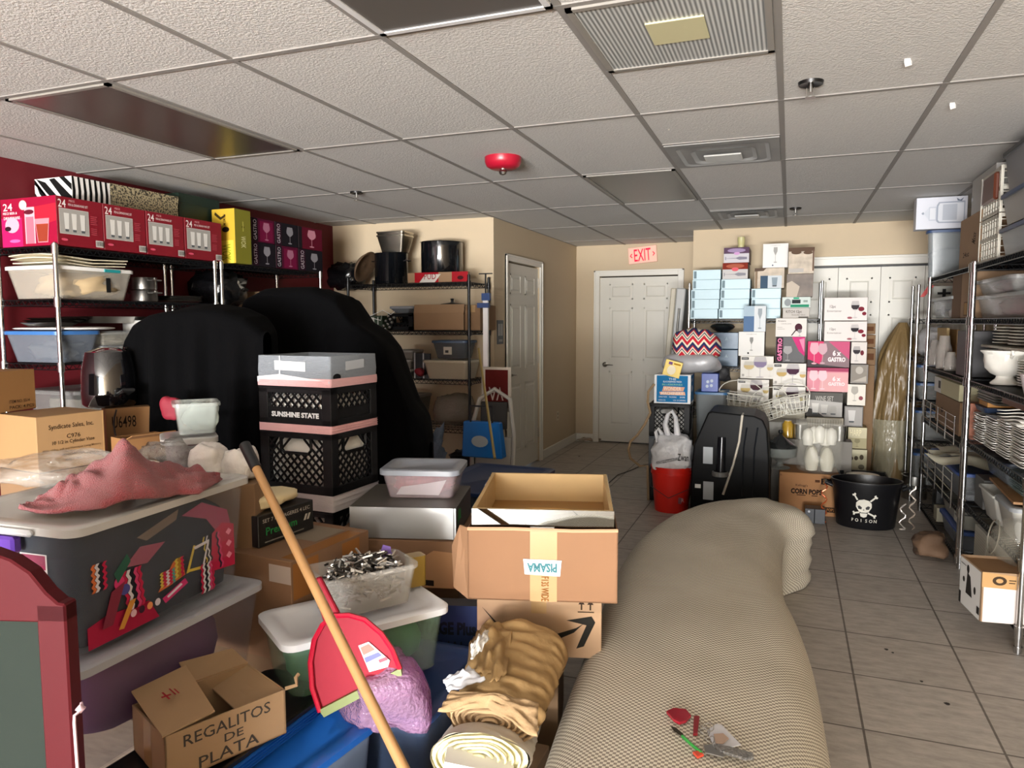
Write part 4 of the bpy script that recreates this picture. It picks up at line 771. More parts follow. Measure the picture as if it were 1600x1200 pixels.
# towel
def tab2(T, u): 
    n = len(T)-1; i = min(int(u*n), n-1); f = u*n-i; return (T[i][0]+(T[i+1][0]-T[i][0])*f, T[i][1]+(T[i+1][1]-T[i][1])*f)
FE = [(28, 797), (75, 802), (115, 800), (160, 806), (200, 800), (245, 790), (280, 775), (315, 772), (345, 752)]; BE = [(70, 780), (110, 768), (135, 757), (165, 745), (200, 742), (235, 741), (270, 740), (310, 741), (342, 749)]
zl = 1.046
def TP(u, v):
    a = az(*tab2(FE, u), zl); b_ = az(*tab2(BE, u), zl); p = a.lerp(b_, v)
    bump = .105*math.exp(-((u-.50)/.17)**2)*math.sin(PI*min(1, v*.95+.05))**.7+.035*math.exp(-((u-.78)/.12)**2)*math.sin(PI*v)+.03*math.exp(-((u-.25)/.14)**2)*math.sin(PI*v)
    nz = noise.noise(V(u*7, v*3, 1))*.03*math.sin(PI*v)**.6+.022*abs(noise.noise(V(u*9+v*5, v*3-u*4, 3)))*2*math.sin(PI*v)**.5
    return p+V(0, 0, max(0, bump+nz)+.004)
TOW = mat('#92393c', .95, var=.12, vs=60, bump=.9, bs=300, sheen=.3)
o = solo(MB().grid(TP, 60, 26), 'towel', TOW, 'crumpled dusty red towel on the lid of the clear tote', 'towel', smooth='all'); o.modifiers.new('t', 'SOLIDIFY').thickness = .008
FILM = clear('#b9b5ae', .35, .1, bump=1, bs=18)
p = az(60, 775, 1.05); solo(lumpmesh(.36, .36, .07, 14, .35, 8, 18), 'plastic_bag', FILM, 'thin clear plastic film bag at the left end of the tote lid', 'bag', (p.x-.33, p.y+.0, 1.043), .1, smooth='all')
# --- brown boxes behind the totes
hidden('narrow carton under the white bags behind the tote', (-2.28, 2.2), (-1.92, 2.22), 0, .12, .9) if False else None
A = aw(55, 650, 2.6); B = az(162, 640, 1.165); loc, rz, w = AB(V(A.x, A.y, .96), V(B.x, B.y, .96))
hidden('plain carton at the bottom of the pile under the Syndicate Sales box', A, B, 0, .26, .478)
hidden('plain carton in the middle of the pile under the Syndicate Sales box', A, B, .48, .26, .477)
carton('cardboard_box', 'brown box lettered Syndicate Sales in front of the left rack', 'box', loc, rz, w, .26, .203, mat('#94734c', .8, var=.08, vs=5, bump=.15, bs=8), tape=False, shapes=[('t', 'Syndicate Sales, Inc.', .5, .78, .66, .11, '#2a1c12'), ('t', 'C976', .52, .6, .2, .08, '#2a1c12'), ('t', '10 1/2 in Cylinder Vase', .52, .49, .62, .085, '#2a1c12'), ('t', 'Made of fine, soft and Homespun Living Memory', .5, .37, .86, .05, '#4a3420'), ('t', 'Floral Code: Clear', .5, .27, .32, .05, '#4a3420'), ('t', 'Made in USA', .5, .17, .24, .05, '#4a3420'), ('r', .965, 0, .975, 1, '#c29a66')])
sy = (loc, rz, w)
B = az(57, 636, 1.17); A = az(-55, 652, 1.17); loc, rz, w = AB(V(A.x, A.y, 1.166), V(B.x, B.y, 1.166))
carton('cardboard_box', 'brown box at the left edge standing on the Syndicate box', 'box', loc, rz, w, .2, .155, mat('#946b3d', .8, var=.1, vs=5), tape=False, shapes=[('t', 'ITEM NO. 5514', .75, .24, .3, .08, '#3a2818'), ('t', 'PACK: 4 PCS', .78, .1, .36, .08, '#3a2818')])
A = aw(165, 640, 3.05); B = aw(262, 634, 3.2); loc, rz, w = AB(V(A.x, A.y, .0), V(B.x, B.y, .0))
hidden('plain carton under the lettered CL box', (loc.x, loc.y), (loc.x+w*math.cos(rz), loc.y+w*math.sin(rz)), 0, .1, .84)
loc.z = .845
carton('cardboard_box', 'brown box marked CL between the Syndicate box and black cloth', 'box', loc, rz, w, .1, .295, mat('#85603a', .8, var=.1, vs=5), tape=False, shapes=[('t', 'U6498', .28, .8, .38, .17, '#1c140d'), ('t', 'CLE', .36, .45, .3, .17, '#1c140d'), ('r', .2, .02, .6, .2, '#5b4128'), ('r', .22, .04, .58, .18, '#85603a')])
# air fryer
p = aw(173, 636, 3.16); t = thing('air_fryer', 'glossy black air fryer standing on the brown boxes by the rack', 'air fryer', (p.x, p.y, 1.142), rz+.3)
prof = [(.095, 0), (.108, .012), (.11, .06), (.104, .16), (.088, .235), (.04, .252), (0, .254)]
MB().lathe([(0, 0)]+prof, n=36).build('body', mat('#08080a', .07, coat=1), t, smooth=True)
MB().tube([(-.02, -.112, .06), (-.02, -.15, .075), (.02, -.15, .075), (.02, -.112, .06)], .01, 8).build('drawer_handle', mat('#151515', .2), t, smooth=True)
MB().tube([(.06+.02*math.sin(k*.3), -.02-.0*k, .25-.0*k) for k in range(3)], .004, 6).build('vent_trim', STEEL, t)
p0 = aw(182, 640, 2.95); solo(MB().tube([p0+V(.0, -.0, .0)+V(-.012*math.sin(k*.9), -.01*k*.3, -.03*k) for k in range(7)], .0035, 6), 'power_cord', mat('#1a0d0d', .5), 'dark cord hanging from the air fryer over the CL box', 'cord', smooth=True)
# small boxes and tubs at right of it
A = aw(197, 700, 2.75); B = aw(236, 698, 2.8); loc, rz, w = AB(A, B, .84); 
hidden('carton under the small plain box by the black cloth', (A.x, A.y), (A.x+.16, A.y+.05), 0, .1, .84)
carton('cardboard_box', 'small upright brown box under the flattened brown box', 'box', V(A.x, A.y, .845), rz, w+.02, .1, .125, mat('#b98648', .8), tape=False)
A = aw(196, 678, 2.76); B = aw(266, 664, 2.9); loc, rz, w = AB(A, B, .973)
open_carton('cardboard_box', 'flattened brown box lying open at its left end beside the black cloth', 'box', loc, rz, w, .12, .085, mat('#7d5730', .8, var=.1, vs=6), flaps=(70, None, None, None), fl=.05)
A = az(262, 722, .90); B = az(338, 720, .90); loc, rz, w = AB(V(-1.98, 2.13, .9), V(-1.78, 2.26, .9))
A = aw(258, 712, 2.62); B = aw(338, 716, 2.7); loc, rz, w = AB(A, B, .955)
hidden('tall carton under the frosted tubs behind the tote', (A.x+.01, A.y+.02), (A.x+w*math.cos(rz)-.01, A.y+.02+w*math.sin(rz)), 0, .16, .95)
tub('storage_tub', 'frosted tub with a white rim and pink contents behind the tote', 'tub', loc, rz, w, .2, .115, clear('#a08f92', .6, .3), mat('#b5b4b0', .35), taper=.012)
l2 = loc+V(.025, .03, .137)
tub('open_tub', 'open clear container of pale folded masks above the white rimmed tub', 'tub', l2, rz, w*.86, .16, .115, clear('#b3bab5', .4, .15), None, taper=.012, r=.015)
lump('folded_masks', 'pale green and white folded masks in the open clear container', 'cloth', l2+V(.01, .03, .008), rz, w*.7, .11, .1, mat('#b9c8c0', .8, var=.15, vs=15), 3, .35, 12)
for i, (a, b_, yt, yb, wq) in enumerate(((285, 336, 702, 740, 2.34), (336, 388, 711, 741, 2.36))):
    A = aw(a, yb, wq); B = aw(b_, yb, wq); loc, rz, w = AB(A, B, .978)
    if i == 0: hidden('plain carton under the two crumpled white bags', (A.x-.02, A.y+.03), (A.x+.2, A.y+.1), 0, .1, .975)
    lump('white_bag', ['peaked', 'rounded'][i]+' crumpled white plastic bag behind the far end of the tote', 'bag', loc, rz, w*1.08, .13, [.125, .105][i], mat('#d9d4ce', .5, bump=.8, bs=30), 11+i, .25, 14, 16)
p = aw(228, 730, 2.4); lump('silver_film_bag', 'silvery clear plastic bag behind the red towel', 'bag', V(p.x-.06, p.y, .96), .3, .2, .14, .14, clear('#8f8a84', .55, .1, bump=1, bs=40), 19, .4, 14)
lump('white_cloth', 'small white cloth behind the peak of the red towel', 'cloth', V(p.x-.05, p.y-.08, .96), .3, .14, .07, .1, mat('#cfcabf', .8), 23, .2, 9)
# --- foreground: blue tubs and REGALITOS box
loc, rz, w = pl((-1.13, .95), (-1.03, 1.64), 0)
tub('storage_tub', 'large grey tub with a bright blue lid under the regalitos box', 'tub', loc, rz, w, .42, .405, clear('#7d8fa8', .6, .3), mat('#1e5fb0', .35), taper=.03)
loc, rz, w = pl((-1.205, .98), (-1.17, 1.70), .425)
b = MB()
for k in range(4): b.loft([rr(w, .27, .04, .008*k+.001, 0, 0), rr(w+.008, .278, .04, .008*k+.006, -.004, -.004)])
t = thing('tub_lid_stack', 'stack of blue lids with a black tray on top under the regalitos box', 'lid', loc, rz)
b.build('blue_lids', mat('#1d5cae', .35), t, smooth=True)
MB().loft([rr(w-.01, .26, .04, .032, .005, .005), rr(w-.01, .26, .04, .042, .005, .005), rr(w-.03, .24, .035, .042, .015, .015), rr(w-.05, .22, .03, .034, .025, .025)]).build('black_tray', mat('#0c0d10', .4), t, smooth=True)
rl, rrz, rw = pl((-1.275, 1.165), (-1.16, 1.435), .466); rd, rh = .2, .115
KR = mat('#927656', .8, var=.06, vs=8, bump=.2, bs=10)
t = open_carton('cardboard_box', 'open brown box hand-lettered REGALITOS DE PLATA', 'box', rl, rrz, rw, rd, rh, KR, flaps=(None, None, None, None))
decal(t, 'front', (rw, rd, rh), [('t', 'REGALITOS', .5, .76, .72, .24, '#3a3530'), ('t', 'DE', .54, .48, .16, .17, '#3a3530'), ('t', 'PLATA', .5, .19, .5, .24, '#3a3530')], 'handwriting')
decal(t, 'left', (rw, rd, rh), [('r', .35, 0, .6, 1, TAPE)], 'packing_tape')
def quad(nm, pts, m=KR, th=.004, par=None):
    P = [t.matrix_world.inverted()@Vector(p) if par is None else Vector(p) for p in pts]; n_ = (P[1]-P[0]).cross(P[-1]-P[0]).normalized()*th
    return MB().prism(P, n_).build(nm, m, par or t)
bpy.context.view_layer.update()
zt = rl.z+rh
lc = lambda x, y, z: (x, y, rh+z)
f1 = MB().prism([V(*lc(-.004, .0, .0)), V(*lc(.115, -.0, .012)), V(*lc(.13, .2, .05)), V(*lc(-.0, .2, .03))], (0, 0, .004)).build('flap', KR, t)
decal(f1, 'top', (.11, .2, rh+.03), [('r', .38, .4, .42, .62, '#8a1f28'), ('r', .3, .48, .5, .52, '#8a1f28'), ('r', .55, .45, .58, .65, '#8a1f28'), ('r', .62, .45, .65, .6, '#8a1f28')], 'red_stamp', base=.012)
MB().prism([V(*lc(.14, .2, .0)), V(*lc(rw, .2, .0)), V(*lc(rw-.01, .27, .02)), V(*lc(.14, .27, .03))], (0, 0, .004)).build('flap', KR, t)
MB().prism([V(*lc(rw, .01, .0)), V(*lc(rw, rd, .0)), V(*lc(rw-.1, rd, -.03)), V(*lc(rw-.1, .02, -.04))], (0, 0, -.004)).build('flap', KR, t)
MB().tube([V(*lc(rw, 0, .002)), V(*lc(rw+.025, -.012, .006)), V(*lc(rw+.03, -.0, .02)), V(*lc(rw+.04, .004, .024))], .005, 6).build('torn_strip', KR, t, smooth=True)
tub('storage_tub', 'small tub with a blue lid at the foot of the red dustpan', 'tub', V(-.985, 1.20, 0), 0, .14, .32, .35, clear('#9aa6ba', .6, .3), mat('#2a69b5', .35), taper=.01, r=.03)
tub('storage_tub', 'pale lavender tub between the blue-lidded tub and the cream roll', 'tub', V(-.82, 1.12, 0), 0, .1, .32, .33, clear('#8d8aa8', .65, .3), clear('#a8a6c0', .6, .3), taper=.01, r=.02)
p = az(600, 1150, .42); PW = clear('#b08bab', .5, .12, tint='#e6b8de', bump=.5, bs=90)
solo(lumpmesh(.22, .26, .23, 31, .45, 4, 16), 'bubble_wrap', PW, 'crumpled pink bubble wrap between dustpan and fabric rolls', 'bubble wrap', (-1.02, 1.50, .38), .7, smooth='all')
# dustpan
t = thing('dustpan', 'red long-handled dustpan leaning on the green tub behind the broomstick', 'dustpan', aw(500, 1112, 1.9), 0)
O = t.location; RDP = mat('#8a0f26', .6, spec=.25, var=.05, vs=3); 
def dp(x, y, wq=1.9): return aw(x, y, wq)-O
out = [(500, 1112), (488, 1075), (485, 1035), (491, 1000), (504, 976), (520, 962), (545, 961), (570, 968), (596, 990), (613, 1015), (625, 1045)]
n_ = -CF*.006
MB().prism([dp(x, y, 1.92) for x, y in out], n_).build('pan', RDP, t)
MB().tube([dp(x, y, 1.905) for x, y in out], .007, 6).build('rim', mat('#a30f2c', .3), t, smooth=True)
MB().prism([dp(498, 1110, 1.9), dp(626, 1044, 1.9), dp(628, 1056, 1.9), dp(506, 1121, 1.9)], CF*.02).build('lip', mat('#5f6a26', .4), t)
MB().prism([dp(484, 908, 1.93), dp(500, 902, 1.93), dp(531, 962, 1.91), dp(506, 974, 1.91)], CF*.018).build('handle_socket', RDP, t, bevel=.003)
lb = [(561, 1007), (577, 1001), (610, 1030), (607, 1040), (578, 1048)]
cc = -CF*.009
m_ = MB(); m_.poly([dp(*q, 1.918)+cc for q in lb], 0); m_.poly([dp(*q, 1.917)+cc for q in [(564, 1010), (577, 1004), (587, 1013), (569, 1022)]], 1); m_.poly([dp(*q, 1.917)+cc for q in [(570, 1026), (592, 1017), (598, 1022), (573, 1034)]], 2); m_.poly([dp(*q, 1.917)+cc for q in [(592, 1029), (605, 1024), (607, 1029), (594, 1034)]], 3)
m_.build('product_label', [mat('#d3cfd2', .4), mat('#a8584a', .5), mat('#4a4f93', .5), mat('#c02a40', .5)], t)
# broomstick
P0, P1 = aw(397, 725, 1.93), aw(630, 1199, 1.45); dv = P1-P0
t = thing('broomstick', 'long wooden broomstick with a black grip leaning across the foreground', 'broomstick', P0, 0)
WOODS = mat('#957047', .4, var=.18, vs=14, stretch=(1, 1, 1))
MB().rod(V(0, 0, 0), dv*1.24, .0118, 14).build('wooden_shaft', WOODS, t, smooth=True)
MB().rod(-dv*.085, dv*.02, .0155, 14, r2=.015).lathe([(0, 0), (.0, 0)], n=4).build('rubber_grip', mat('#101112', .4), t, smooth=True)
# fabric rolls
def roll(label, name, A, B, ra, rb, za, zb, m, endm, seed, wr=.008):
    """A, B near / far centres; (ra, za) half-width / half-height near"""
    A = Vector(A); B = Vector(B); d = (B-A).normalized(); sd = d.cross(V(0, 0, 1)).normalized(); up = sd.cross(d)
    t = thing(name, label, 'fabric', A)
    def P(u, v):
        a = -2*PI*u; rx = ra+(rb-ra)*v; rz_ = za+(zb-za)*v; k = 1+.03*math.sin(a*3+seed)
        wv = wr*(noise.noise(V(math.cos(a)*2, math.sin(a)*2, v*14+seed))+.35*math.sin(v*34+5*noise.noise(V(u*3, v*4, seed))+a*1.2)*.5)
        e = 1 if v < .93 else 1-((v-.93)/.07)**2*.5
        return (B-A)*v+sd*math.cos(a)*(rx*k+wv)*e+up*math.sin(a)*(rz_*k+wv)*e
    MB().grid(P, 48, 60).build('cloth_surface', m, t, smooth='all')
    MB().poly([P(i/24, 1) for i in range(24)]).build('far_end', m, t)
    s = MB(); pts = []; n = 150; turns = 6
    for i in range(n): f = i/n; a = f*turns*2*PI; q = .12+.88*f; pts.append(sd*math.cos(a)*ra*q*.97+up*math.sin(a)*za*q*.97*(1+.05*math.sin(a*5+seed))-d*.004*math.sin(a*.7))
    s.tube(pts, .0042, 5); s.poly([sd*math.cos(2*PI*k/28)*ra*.98+up*math.sin(2*PI*k/28)*za*.98+d*.012 for k in range(28)], 0)
    s.build('spiral_end', endm, t, smooth=True)
    return t, sd, up, d
TAN = mat('#927449', .85, var=.06, vs=12, bump=.3, bs=30); TANL = mat('#a08460', .85, bump=.3, bs=60, var=.1, vs=50); CRM = mat('#cfc8a0', .85, bump=.3, bs=60, var=.08, vs=50); WFAB = mat('#cfc8bb', .85, bump=.3, bs=25)
nA = aw(768, 1128, 1.9); fB = aw(826, 1010, 2.28)
roll('tan fabric roll lying on the cream roll beside the couch', 'fabric_roll', nA, fB, .125, .13, .058, .105, TAN, TANL, 1, .010)
nC = aw(748, 1186, 1.80); fD = V(fB.x+.0, fB.y-.05, .30)
roll('cream fabric roll below the tan roll at the bottom edge', 'fabric_roll', nC, V(-.80, 2.0, .27), .125, .12, .06, .07, WFAB, CRM, 2)
t_ = solo(MB().box((-.085, -.03, -.008), (.085, .05, .008)), 'cardboard_core', mat('#e6e4df', .7), 'flat white board core in the end of the cream roll', 'board', nC+V(0.01, -.02, -.0), rz=.35); t_.rotation_euler = (0, math.radians(12), .35)
hidden('plain low box under the fabric rolls', (-.90, 1.55), (-.66, 1.55), 0, .5, .19)
# loose drape of tan cloth + white cloth at left of the roll
def drape(label, name, TA, TB, zA, zB, m, seed, sag=.02):
    n = 24
    def P(u, v):
        a = az(*tab2(TA, u), zA); b_ = az(*tab2(TB, u), zB); p = a.lerp(b_, v)
        return p+V(0, 0, sag*noise.noise(V(u*6+seed, v*6, seed))+sag*1.4*math.sin(PI*v)*math.sin(PI*u))
    o = solo(MB().grid(P, n, 14), name, m, label, 'cloth', smooth='all'); o.modifiers.new('t', 'SOLIDIFY').thickness = .005; return o
drape('loose fold of tan cloth at the left of the tan roll', 'tan_cloth', [(735, 1000), (725, 1060), (740, 1080)], [(760, 970), (800, 985), (790, 1050)], .5, .56, TAN, 3, .03)
drape('small white cloth corner poking out left of the tan roll', 'white_cloth', [(692, 1062), (700, 1080)], [(735, 1042), (758, 1062)], .53, .56, mat('#cfd0d4', .7), 5, .012)
drape('white cloth tucked in the tan fold by the arrow box', 'white_cloth', [(735, 1010), (738, 1030)], [(762, 985), (764, 1000)], .6, .61, mat('#cfccc6', .7), 6, .015)
drape('tan fabric end folded over the near end of the roll', 'tan_cloth', [(684, 1112), (760, 1105), (838, 1150)], [(705, 1078), (780, 1085), (842, 1098)], .535, .56, TANL, 8, .012)
# --- chalkboard sign
p = aw(101, 945, 1.13); t = thing('chalkboard_sign', 'maroon framed chalkboard sign with a curved top at the left edge', 'sign', (p.x, p.y, 0), .30)
MAR = mat('#430f14', .5, spec=.12, var=.05, vs=5); zt = p.z; W_ = .56
top = [(0, zt), (-.012, zt+.002), (-.03, zt+.018), (-.055, zt+.05), (-.085, zt+.07), (-.12, zt+.082), (-.28, zt+.09), (-.44, zt+.082), (-.475, zt+.07), (-.505, zt+.05), (-.53, zt+.018), (-.548, zt+.002), (-W_, zt)]
def fr(x0, x1, z0, z1): return MB().box((x0, 0, z0), (x1, .03, z1))
fr(-.048, 0, .0, zt).build('frame_post', MAR, t, bevel=.003); fr(-W_, -W_+.048, 0, zt).build('frame_post', MAR, t, bevel=.003)
MB().prism([V(x, 0, z) for x, z in top]+[V(-W_, 0, zt-.03), V(0, 0, zt-.03)], (0, .03, 0)).build('crest', MAR, t, bevel=.003)
fr(-W_+.048, -.048, .15, .2).build('frame_rail', MAR, t)
MB().box((-W_+.048, .008, .2), (-.048, .02, zt-.03)).build('board', mat('#262c28', .9, var=.1, vs=6, spec=.06), t)
MB().tube([(.004, .02, zt-.17), (.012, .012, zt-.175), (.006, .0, zt-.18), (.008, -.004, zt-.19), (.008, .0, zt-.4)], .0025, 6).lathe([(0, -.008), (.008, 0), (0, .008)], (.008, .012, zt-.175), 8).build('string', mat('#b89aa0', .8), t, smooth=True)
# --- navy lidded tote beyond the candy tub
loc, rz, w = pl((-1.84, 3.43), (-1.33, 3.42), 0)
t = tub('storage_tote', 'grey tote with a navy lid in the walkway behind the candy tub', 'tote', loc, rz, w, .75, .60, clear('#4a5360', .75, .4), mat('#1b2f55', .4), taper=.03, r=.06)
# ================================================================== COUCH
def couch():
    ST = [(.75, -.50, .15, .47), (1.1, -.52, .145, .45), (1.5, -.55, .16, .45), (2.0, -.607, .14, .45), (2.5, -.655, .115, .45), (2.85, -.69, .075, .45), (3.1, -.71, .03, .45), (3.3, -.72, .01, .45), (3.6, -.715, .0, .455), (3.95, -.66, .005, .46), (4.1, -.61, .03, .46), (4.2, -.57, .09, .46), (4.29, -.52, .15, .46), (4.38, -.46, .17, .455), (4.48, -.38, .13, .44), (4.6, -.27, .09, .41), (4.68, -.17, .04, .36), (4.71, -.12, .0, .3)]
    fine = []
    for i in range(len(ST)-1):
        for k in range(5):
            f = k/5; p0 = ST[max(i-1, 0)]; p1 = ST[i]; p2 = ST[i+1]; p3 = ST[min(i+2, len(ST)-1)]
            fine.append([.5*((2*b)+(-a+c)*f+(2*a-5*b+4*c-d)*f*f+(-a+3*b-3*c+d)*f**3) for a, b, c, d in zip(p0, p1, p2, p3)])
    fine.append(list(ST[-1])); rings = []; uv = []; vv = 0; prev = None; n = 44
    for y, xl, xr, h in fine:
        r = min(.15, (xr-xl)*.45, h*.4); lob = max(0, min(1, (y-4.12)/.1)); pts = []
        for j in range(10): 
            z = (h-r)*j/10; bl = .022*abs(math.sin(PI*z/(.10)))*(1 if z < .3 else .5); pts.append(V(xr-.035+bl*lob+.0*z+.02*(1-lob)*math.sin(PI*z/h), y, z+.004))
        for j in range(9): a = PI/2*j/8; pts.append(V(xr-.02-r+r*math.cos(a)+.02*(1-j/8), y, h-r+r*math.sin(a)))
        for j in range(1, 12): f = j/12; pts.append(V(xr-.02-r+(xl+.02+r-xr+.02+r)*f, y, h+.02*math.sin(PI*f)))
        for j in range(9): a = PI/2*(1-j/8); pts.append(V(xl+.02+r-r*math.cos(a)-.02*(j/8), y, h-r+r*math.sin(a)))
        for j in range(10): z = (h-r)*(1-(j+1)/10); pts.append(V(xl+.01, y, z+.004))
        mid = V((xl+xr)/2, y, h)
        if prev: vv += (mid-prev).length
        prev = mid; rings.append(pts); m0 = len(pts)//2; s = [0]
        for a, b in zip(pts, pts[1:]): s.append(s[-1]+(b-a).length)
        uv += [(q-s[m0], vv) for q in s]
    mb = MB(); mb.loft(rings, cap=True, close=False); mb.uv = uv
    return mb
m = bpy.data.materials.new('houndstooth_weave'); m.use_nodes = True; nt = m.node_tree; b = nt.nodes['Principled BSDF']; b.inputs['Roughness'].default_value = .9
uvn = nt.nodes.new('ShaderNodeUVMap'); uvn.uv_map = 'UVMap'; ck = nt.nodes.new('ShaderNodeTexChecker'); ck.inputs['Scale'].default_value = 1/.0085
mp = nt.nodes.new('ShaderNodeMapping'); mp.inputs['Location'].default_value = (5, 5, .0003); nt.links.new(uvn.outputs[0], mp.inputs[0]); nt.links.new(mp.outputs[0], ck.inputs['Vector'])
ck.inputs['Color1'].default_value = (*lin('#ddd6c3'), 1); ck.inputs['Color2'].default_value = (*lin('#8d8375'), 1)
nz = nt.nodes.new('ShaderNodeTexNoise'); nz.inputs['Scale'].default_value = 3; nz.inputs['Detail'].default_value = 5; cr = nt.nodes.new('ShaderNodeValToRGB'); cr.color_ramp.elements[0].position = .35; cr.color_ramp.elements[0].color = (.86, .85, .83, 1); cr.color_ramp.elements[1].position = .6
mx = nt.nodes.new('ShaderNodeMix'); mx.data_type = 'RGBA'; mx.blend_type = 'MULTIPLY'; mx.inputs[0].default_value = .8; nt.links.new(uvn.outputs[0], nz.inputs['Vector']); nt.links.new(nz.outputs['Fac'], cr.inputs[0]); nt.links.new(ck.outputs[0], mx.inputs[6]); nt.links.new(cr.outputs[0], mx.inputs[7]); nt.links.new(mx.outputs[2], b.inputs['Base Color'])
solo(couch(), 'upholstered_bench', m, 'long curved backless couch in beige and brown check fabric', 'couch', smooth='all')
# keys on the couch
kz = .473; kp = az(1110, 1145, kz)
t = thing('key_bunch', 'bunch of keys with red and white tags lying on the couch', 'keys', (kp.x, kp.y, kz))
def kk(x, y, dz=.004): return az(x, y, kz+dz)-t.location
def slab(nm, px, mt, h=.004, dz=.001): return MB().prism([kk(x, y, dz) for x, y in px], (0, 0, h)).build(nm, mt, t, bevel=.0008)
slab('red_fob', [(1041, 1115), (1052, 1110), (1072, 1112), (1080, 1122), (1072, 1130), (1062, 1133), (1052, 1128)], mat('#8e1024', .25, coat=.5), .008)
slab('white_tag', [(1105, 1142), (1120, 1132), (1128, 1134), (1158, 1165), (1145, 1168), (1115, 1168)], mat('#c9c9cd', .4), .003)
slab('picture_charm', [(1115, 1148), (1130, 1147), (1139, 1155), (1130, 1163), (1118, 1162)], mat('#a88f7c', .4), .003, .006)
slab('key', [(1048, 1136), (1056, 1138), (1068, 1148), (1066, 1152), (1052, 1142)], mat('#4a4236', .35, .8), .003)
slab('key', [(1098, 1166), (1112, 1164), (1118, 1172), (1135, 1182), (1130, 1185), (1112, 1180), (1102, 1178)], STEEL, .003, .004)
slab('silver_fob', [(1115, 1166), (1140, 1170), (1176, 1180), (1178, 1188), (1165, 1189), (1125, 1177)], mat('#8c8a86', .35, .8, var=.5, vs=150, bump=1, bs=200), .007, .004)
MB().tube([kk(1066, 1150, .006), kk(1080, 1163, .006), kk(1096, 1176, .006)], .004, 6).build('green_cord', mat('#2f8a3a', .5), t, smooth=True)
slab('orange_clip', [(1082, 1178), (1092, 1176), (1100, 1182), (1090, 1186)], mat('#c94a35', .4), .006)
slab('red_clip', [(1084, 1122), (1093, 1122), (1090, 1150), (1083, 1150)], mat('#7d1a22', .3), .007)
for (x, y, r) in ((1105, 1135, .016), (1100, 1142, .014), (1108, 1155, .012)):
    c0 = kk(x, y, .008); MB().tube([c0+V(r*math.cos(a), r*math.sin(a), .004*math.sin(2*a)) for a in [2*PI*k/20 for k in range(20)]], .0012, 6, closed=True).build('split_ring', STEEL, t, smooth=True)

# red cloth and clear tub in the dark gap beside the black cloth
lump('red_cloth', 'small red cloth hanging in the dark gap right of the CL box', 'cloth', aw(246, 650, 3.0)+V(0, 0, -.02), .3, .09, .05, .1, mat('#7a0f24', .7), 120, .3)
tub('storage_tub', 'clear tub of pale goods behind the boxes under the third rack shelf', 'tub', V(-3.72, 2.9, .91), PI/2, .62, .4, .2, clear('#8a8a88', .3, .3), clear('#8a8a88', .5, .3))
solo(MB().loft([rr(.45, .3, .05, 0), rr(.45, .3, .05, .14)]), 'stored_goods', mat('#8d877a', .7, var=.4, vs=9), 'pale goods inside the tub under the third rack shelf', 'goods', (-3.78, 2.99, .92), PI/2, smooth=True)
# ================================================================== MIDDLE PILE
def fy(Y, x0, y0, x1, y1, z=None): return fb('y', Y, x0, y0, x1, y1, z)
MC = fy(6.05, 1014, 630, 1077, 685)
loc = MC[0]; w = MC[2]
GREYC = mat('#55595c', .5)
for i, (z, m_, lb) in enumerate(((0, BLACKP, 'black milk crate on the floor behind the red bucket'), (.276, GREYC, 'grey milk crate in the middle of the stack behind the red bucket'), (.552, BLACKP, 'black milk crate directly under the blue printed box'))):
    crate(lb, V(loc.x, loc.y, z), .05, w, .32, .272, m_, 'full')
    solo(MB().loft([rr(w-.06, .26, .04, 0), rr(w-.05, .27, .04, .1), rr(w-.08, .24, .04, .2, .01, .01)]), 'packing_paper', mat('#b5b3ae', .6, var=.5, vs=30), 'pale wrapped glassware inside the %s crate behind the red bucket' % ['lowest', 'grey', 'top black'][i], 'packing', V(loc.x+.02, loc.y+.03, z+.012), .05, smooth='all')
BL = '#1b6ea3'
q = fy(6.03, 1022, 585, 1079, 633, z=.828)
carton('printed_box', 'blue and white printed box on top of the crates behind the bucket', 'box', q[0], .04, q[2], .3, q[3], mat('#d3d5d6', .5), tape=False,
       shapes=[('r', .07, .05, .92, .97, BL), ('t', 'THE', .5, .85, .2, .07, '#dfe3e3'), ('t', 'BLACKBERRIES FRESH', .5, .76, .5, .06, '#dfe3e3'), ('t', 'BLUEBERRIES', .5, .66, .55, .06, '#8fc7a0'), ('p', [(.22, .42), (.8, .44), (.84, .58), (.26, .6)], '#d9a58a'), ('t', 'WONDER', .5, .52, .48, .13, '#ecdcc9'), ('p', [(.17, .3), (.86, .3), (.84, .42), (.15, .4)], '#e0b094'), ('t', 'MACHINERY', .5, .36, .6, .1, '#f0e0d0'), ('t', 'DIRECTION', .25, .23, .22, .05, '#d9dee0'), ('t', 'PACKING', .52, .23, .2, .05, '#d9dee0'), ('t', 'SHORE', .78, .23, .14, .05, '#d9dee0'), ('t', 'USDA-CA', .22, .12, .2, .05, '#d9dee0'), ('t', 'U.S.A. 30 CANNING', .7, .12, .34, .05, '#d9dee0')], right=[('r', .06, .05, .95, .97, BL), ('t', 'BLV', .4, .8, .4, .1, '#dfe3e3'), ('e', .4, .5, .12, .12, '#dfe3e3')])
zb = .828+q[3]
q2 = fy(6.1, 1030, 556, 1124, 590, z=zb+.002)
lump('grey_bag', 'big grey plastic bag slumped on the blue printed box', 'bag', q2[0]+V(0, .02, 0), 0, q2[2], .34, q2[3]+.02, mat('#a3a3a6', .3, bump=.7, bs=10), 41, .15, 4, 16)
CH = bpy.data.materials.new('chevron_print'); CH.use_nodes = True; nt = CH.node_tree; b = nt.nodes['Principled BSDF']; b.inputs['Roughness'].default_value = .9
tc = nt.nodes.new('ShaderNodeTexCoord'); sp = nt.nodes.new('ShaderNodeSeparateXYZ'); nt.links.new(tc.outputs['Object'], sp.inputs[0])
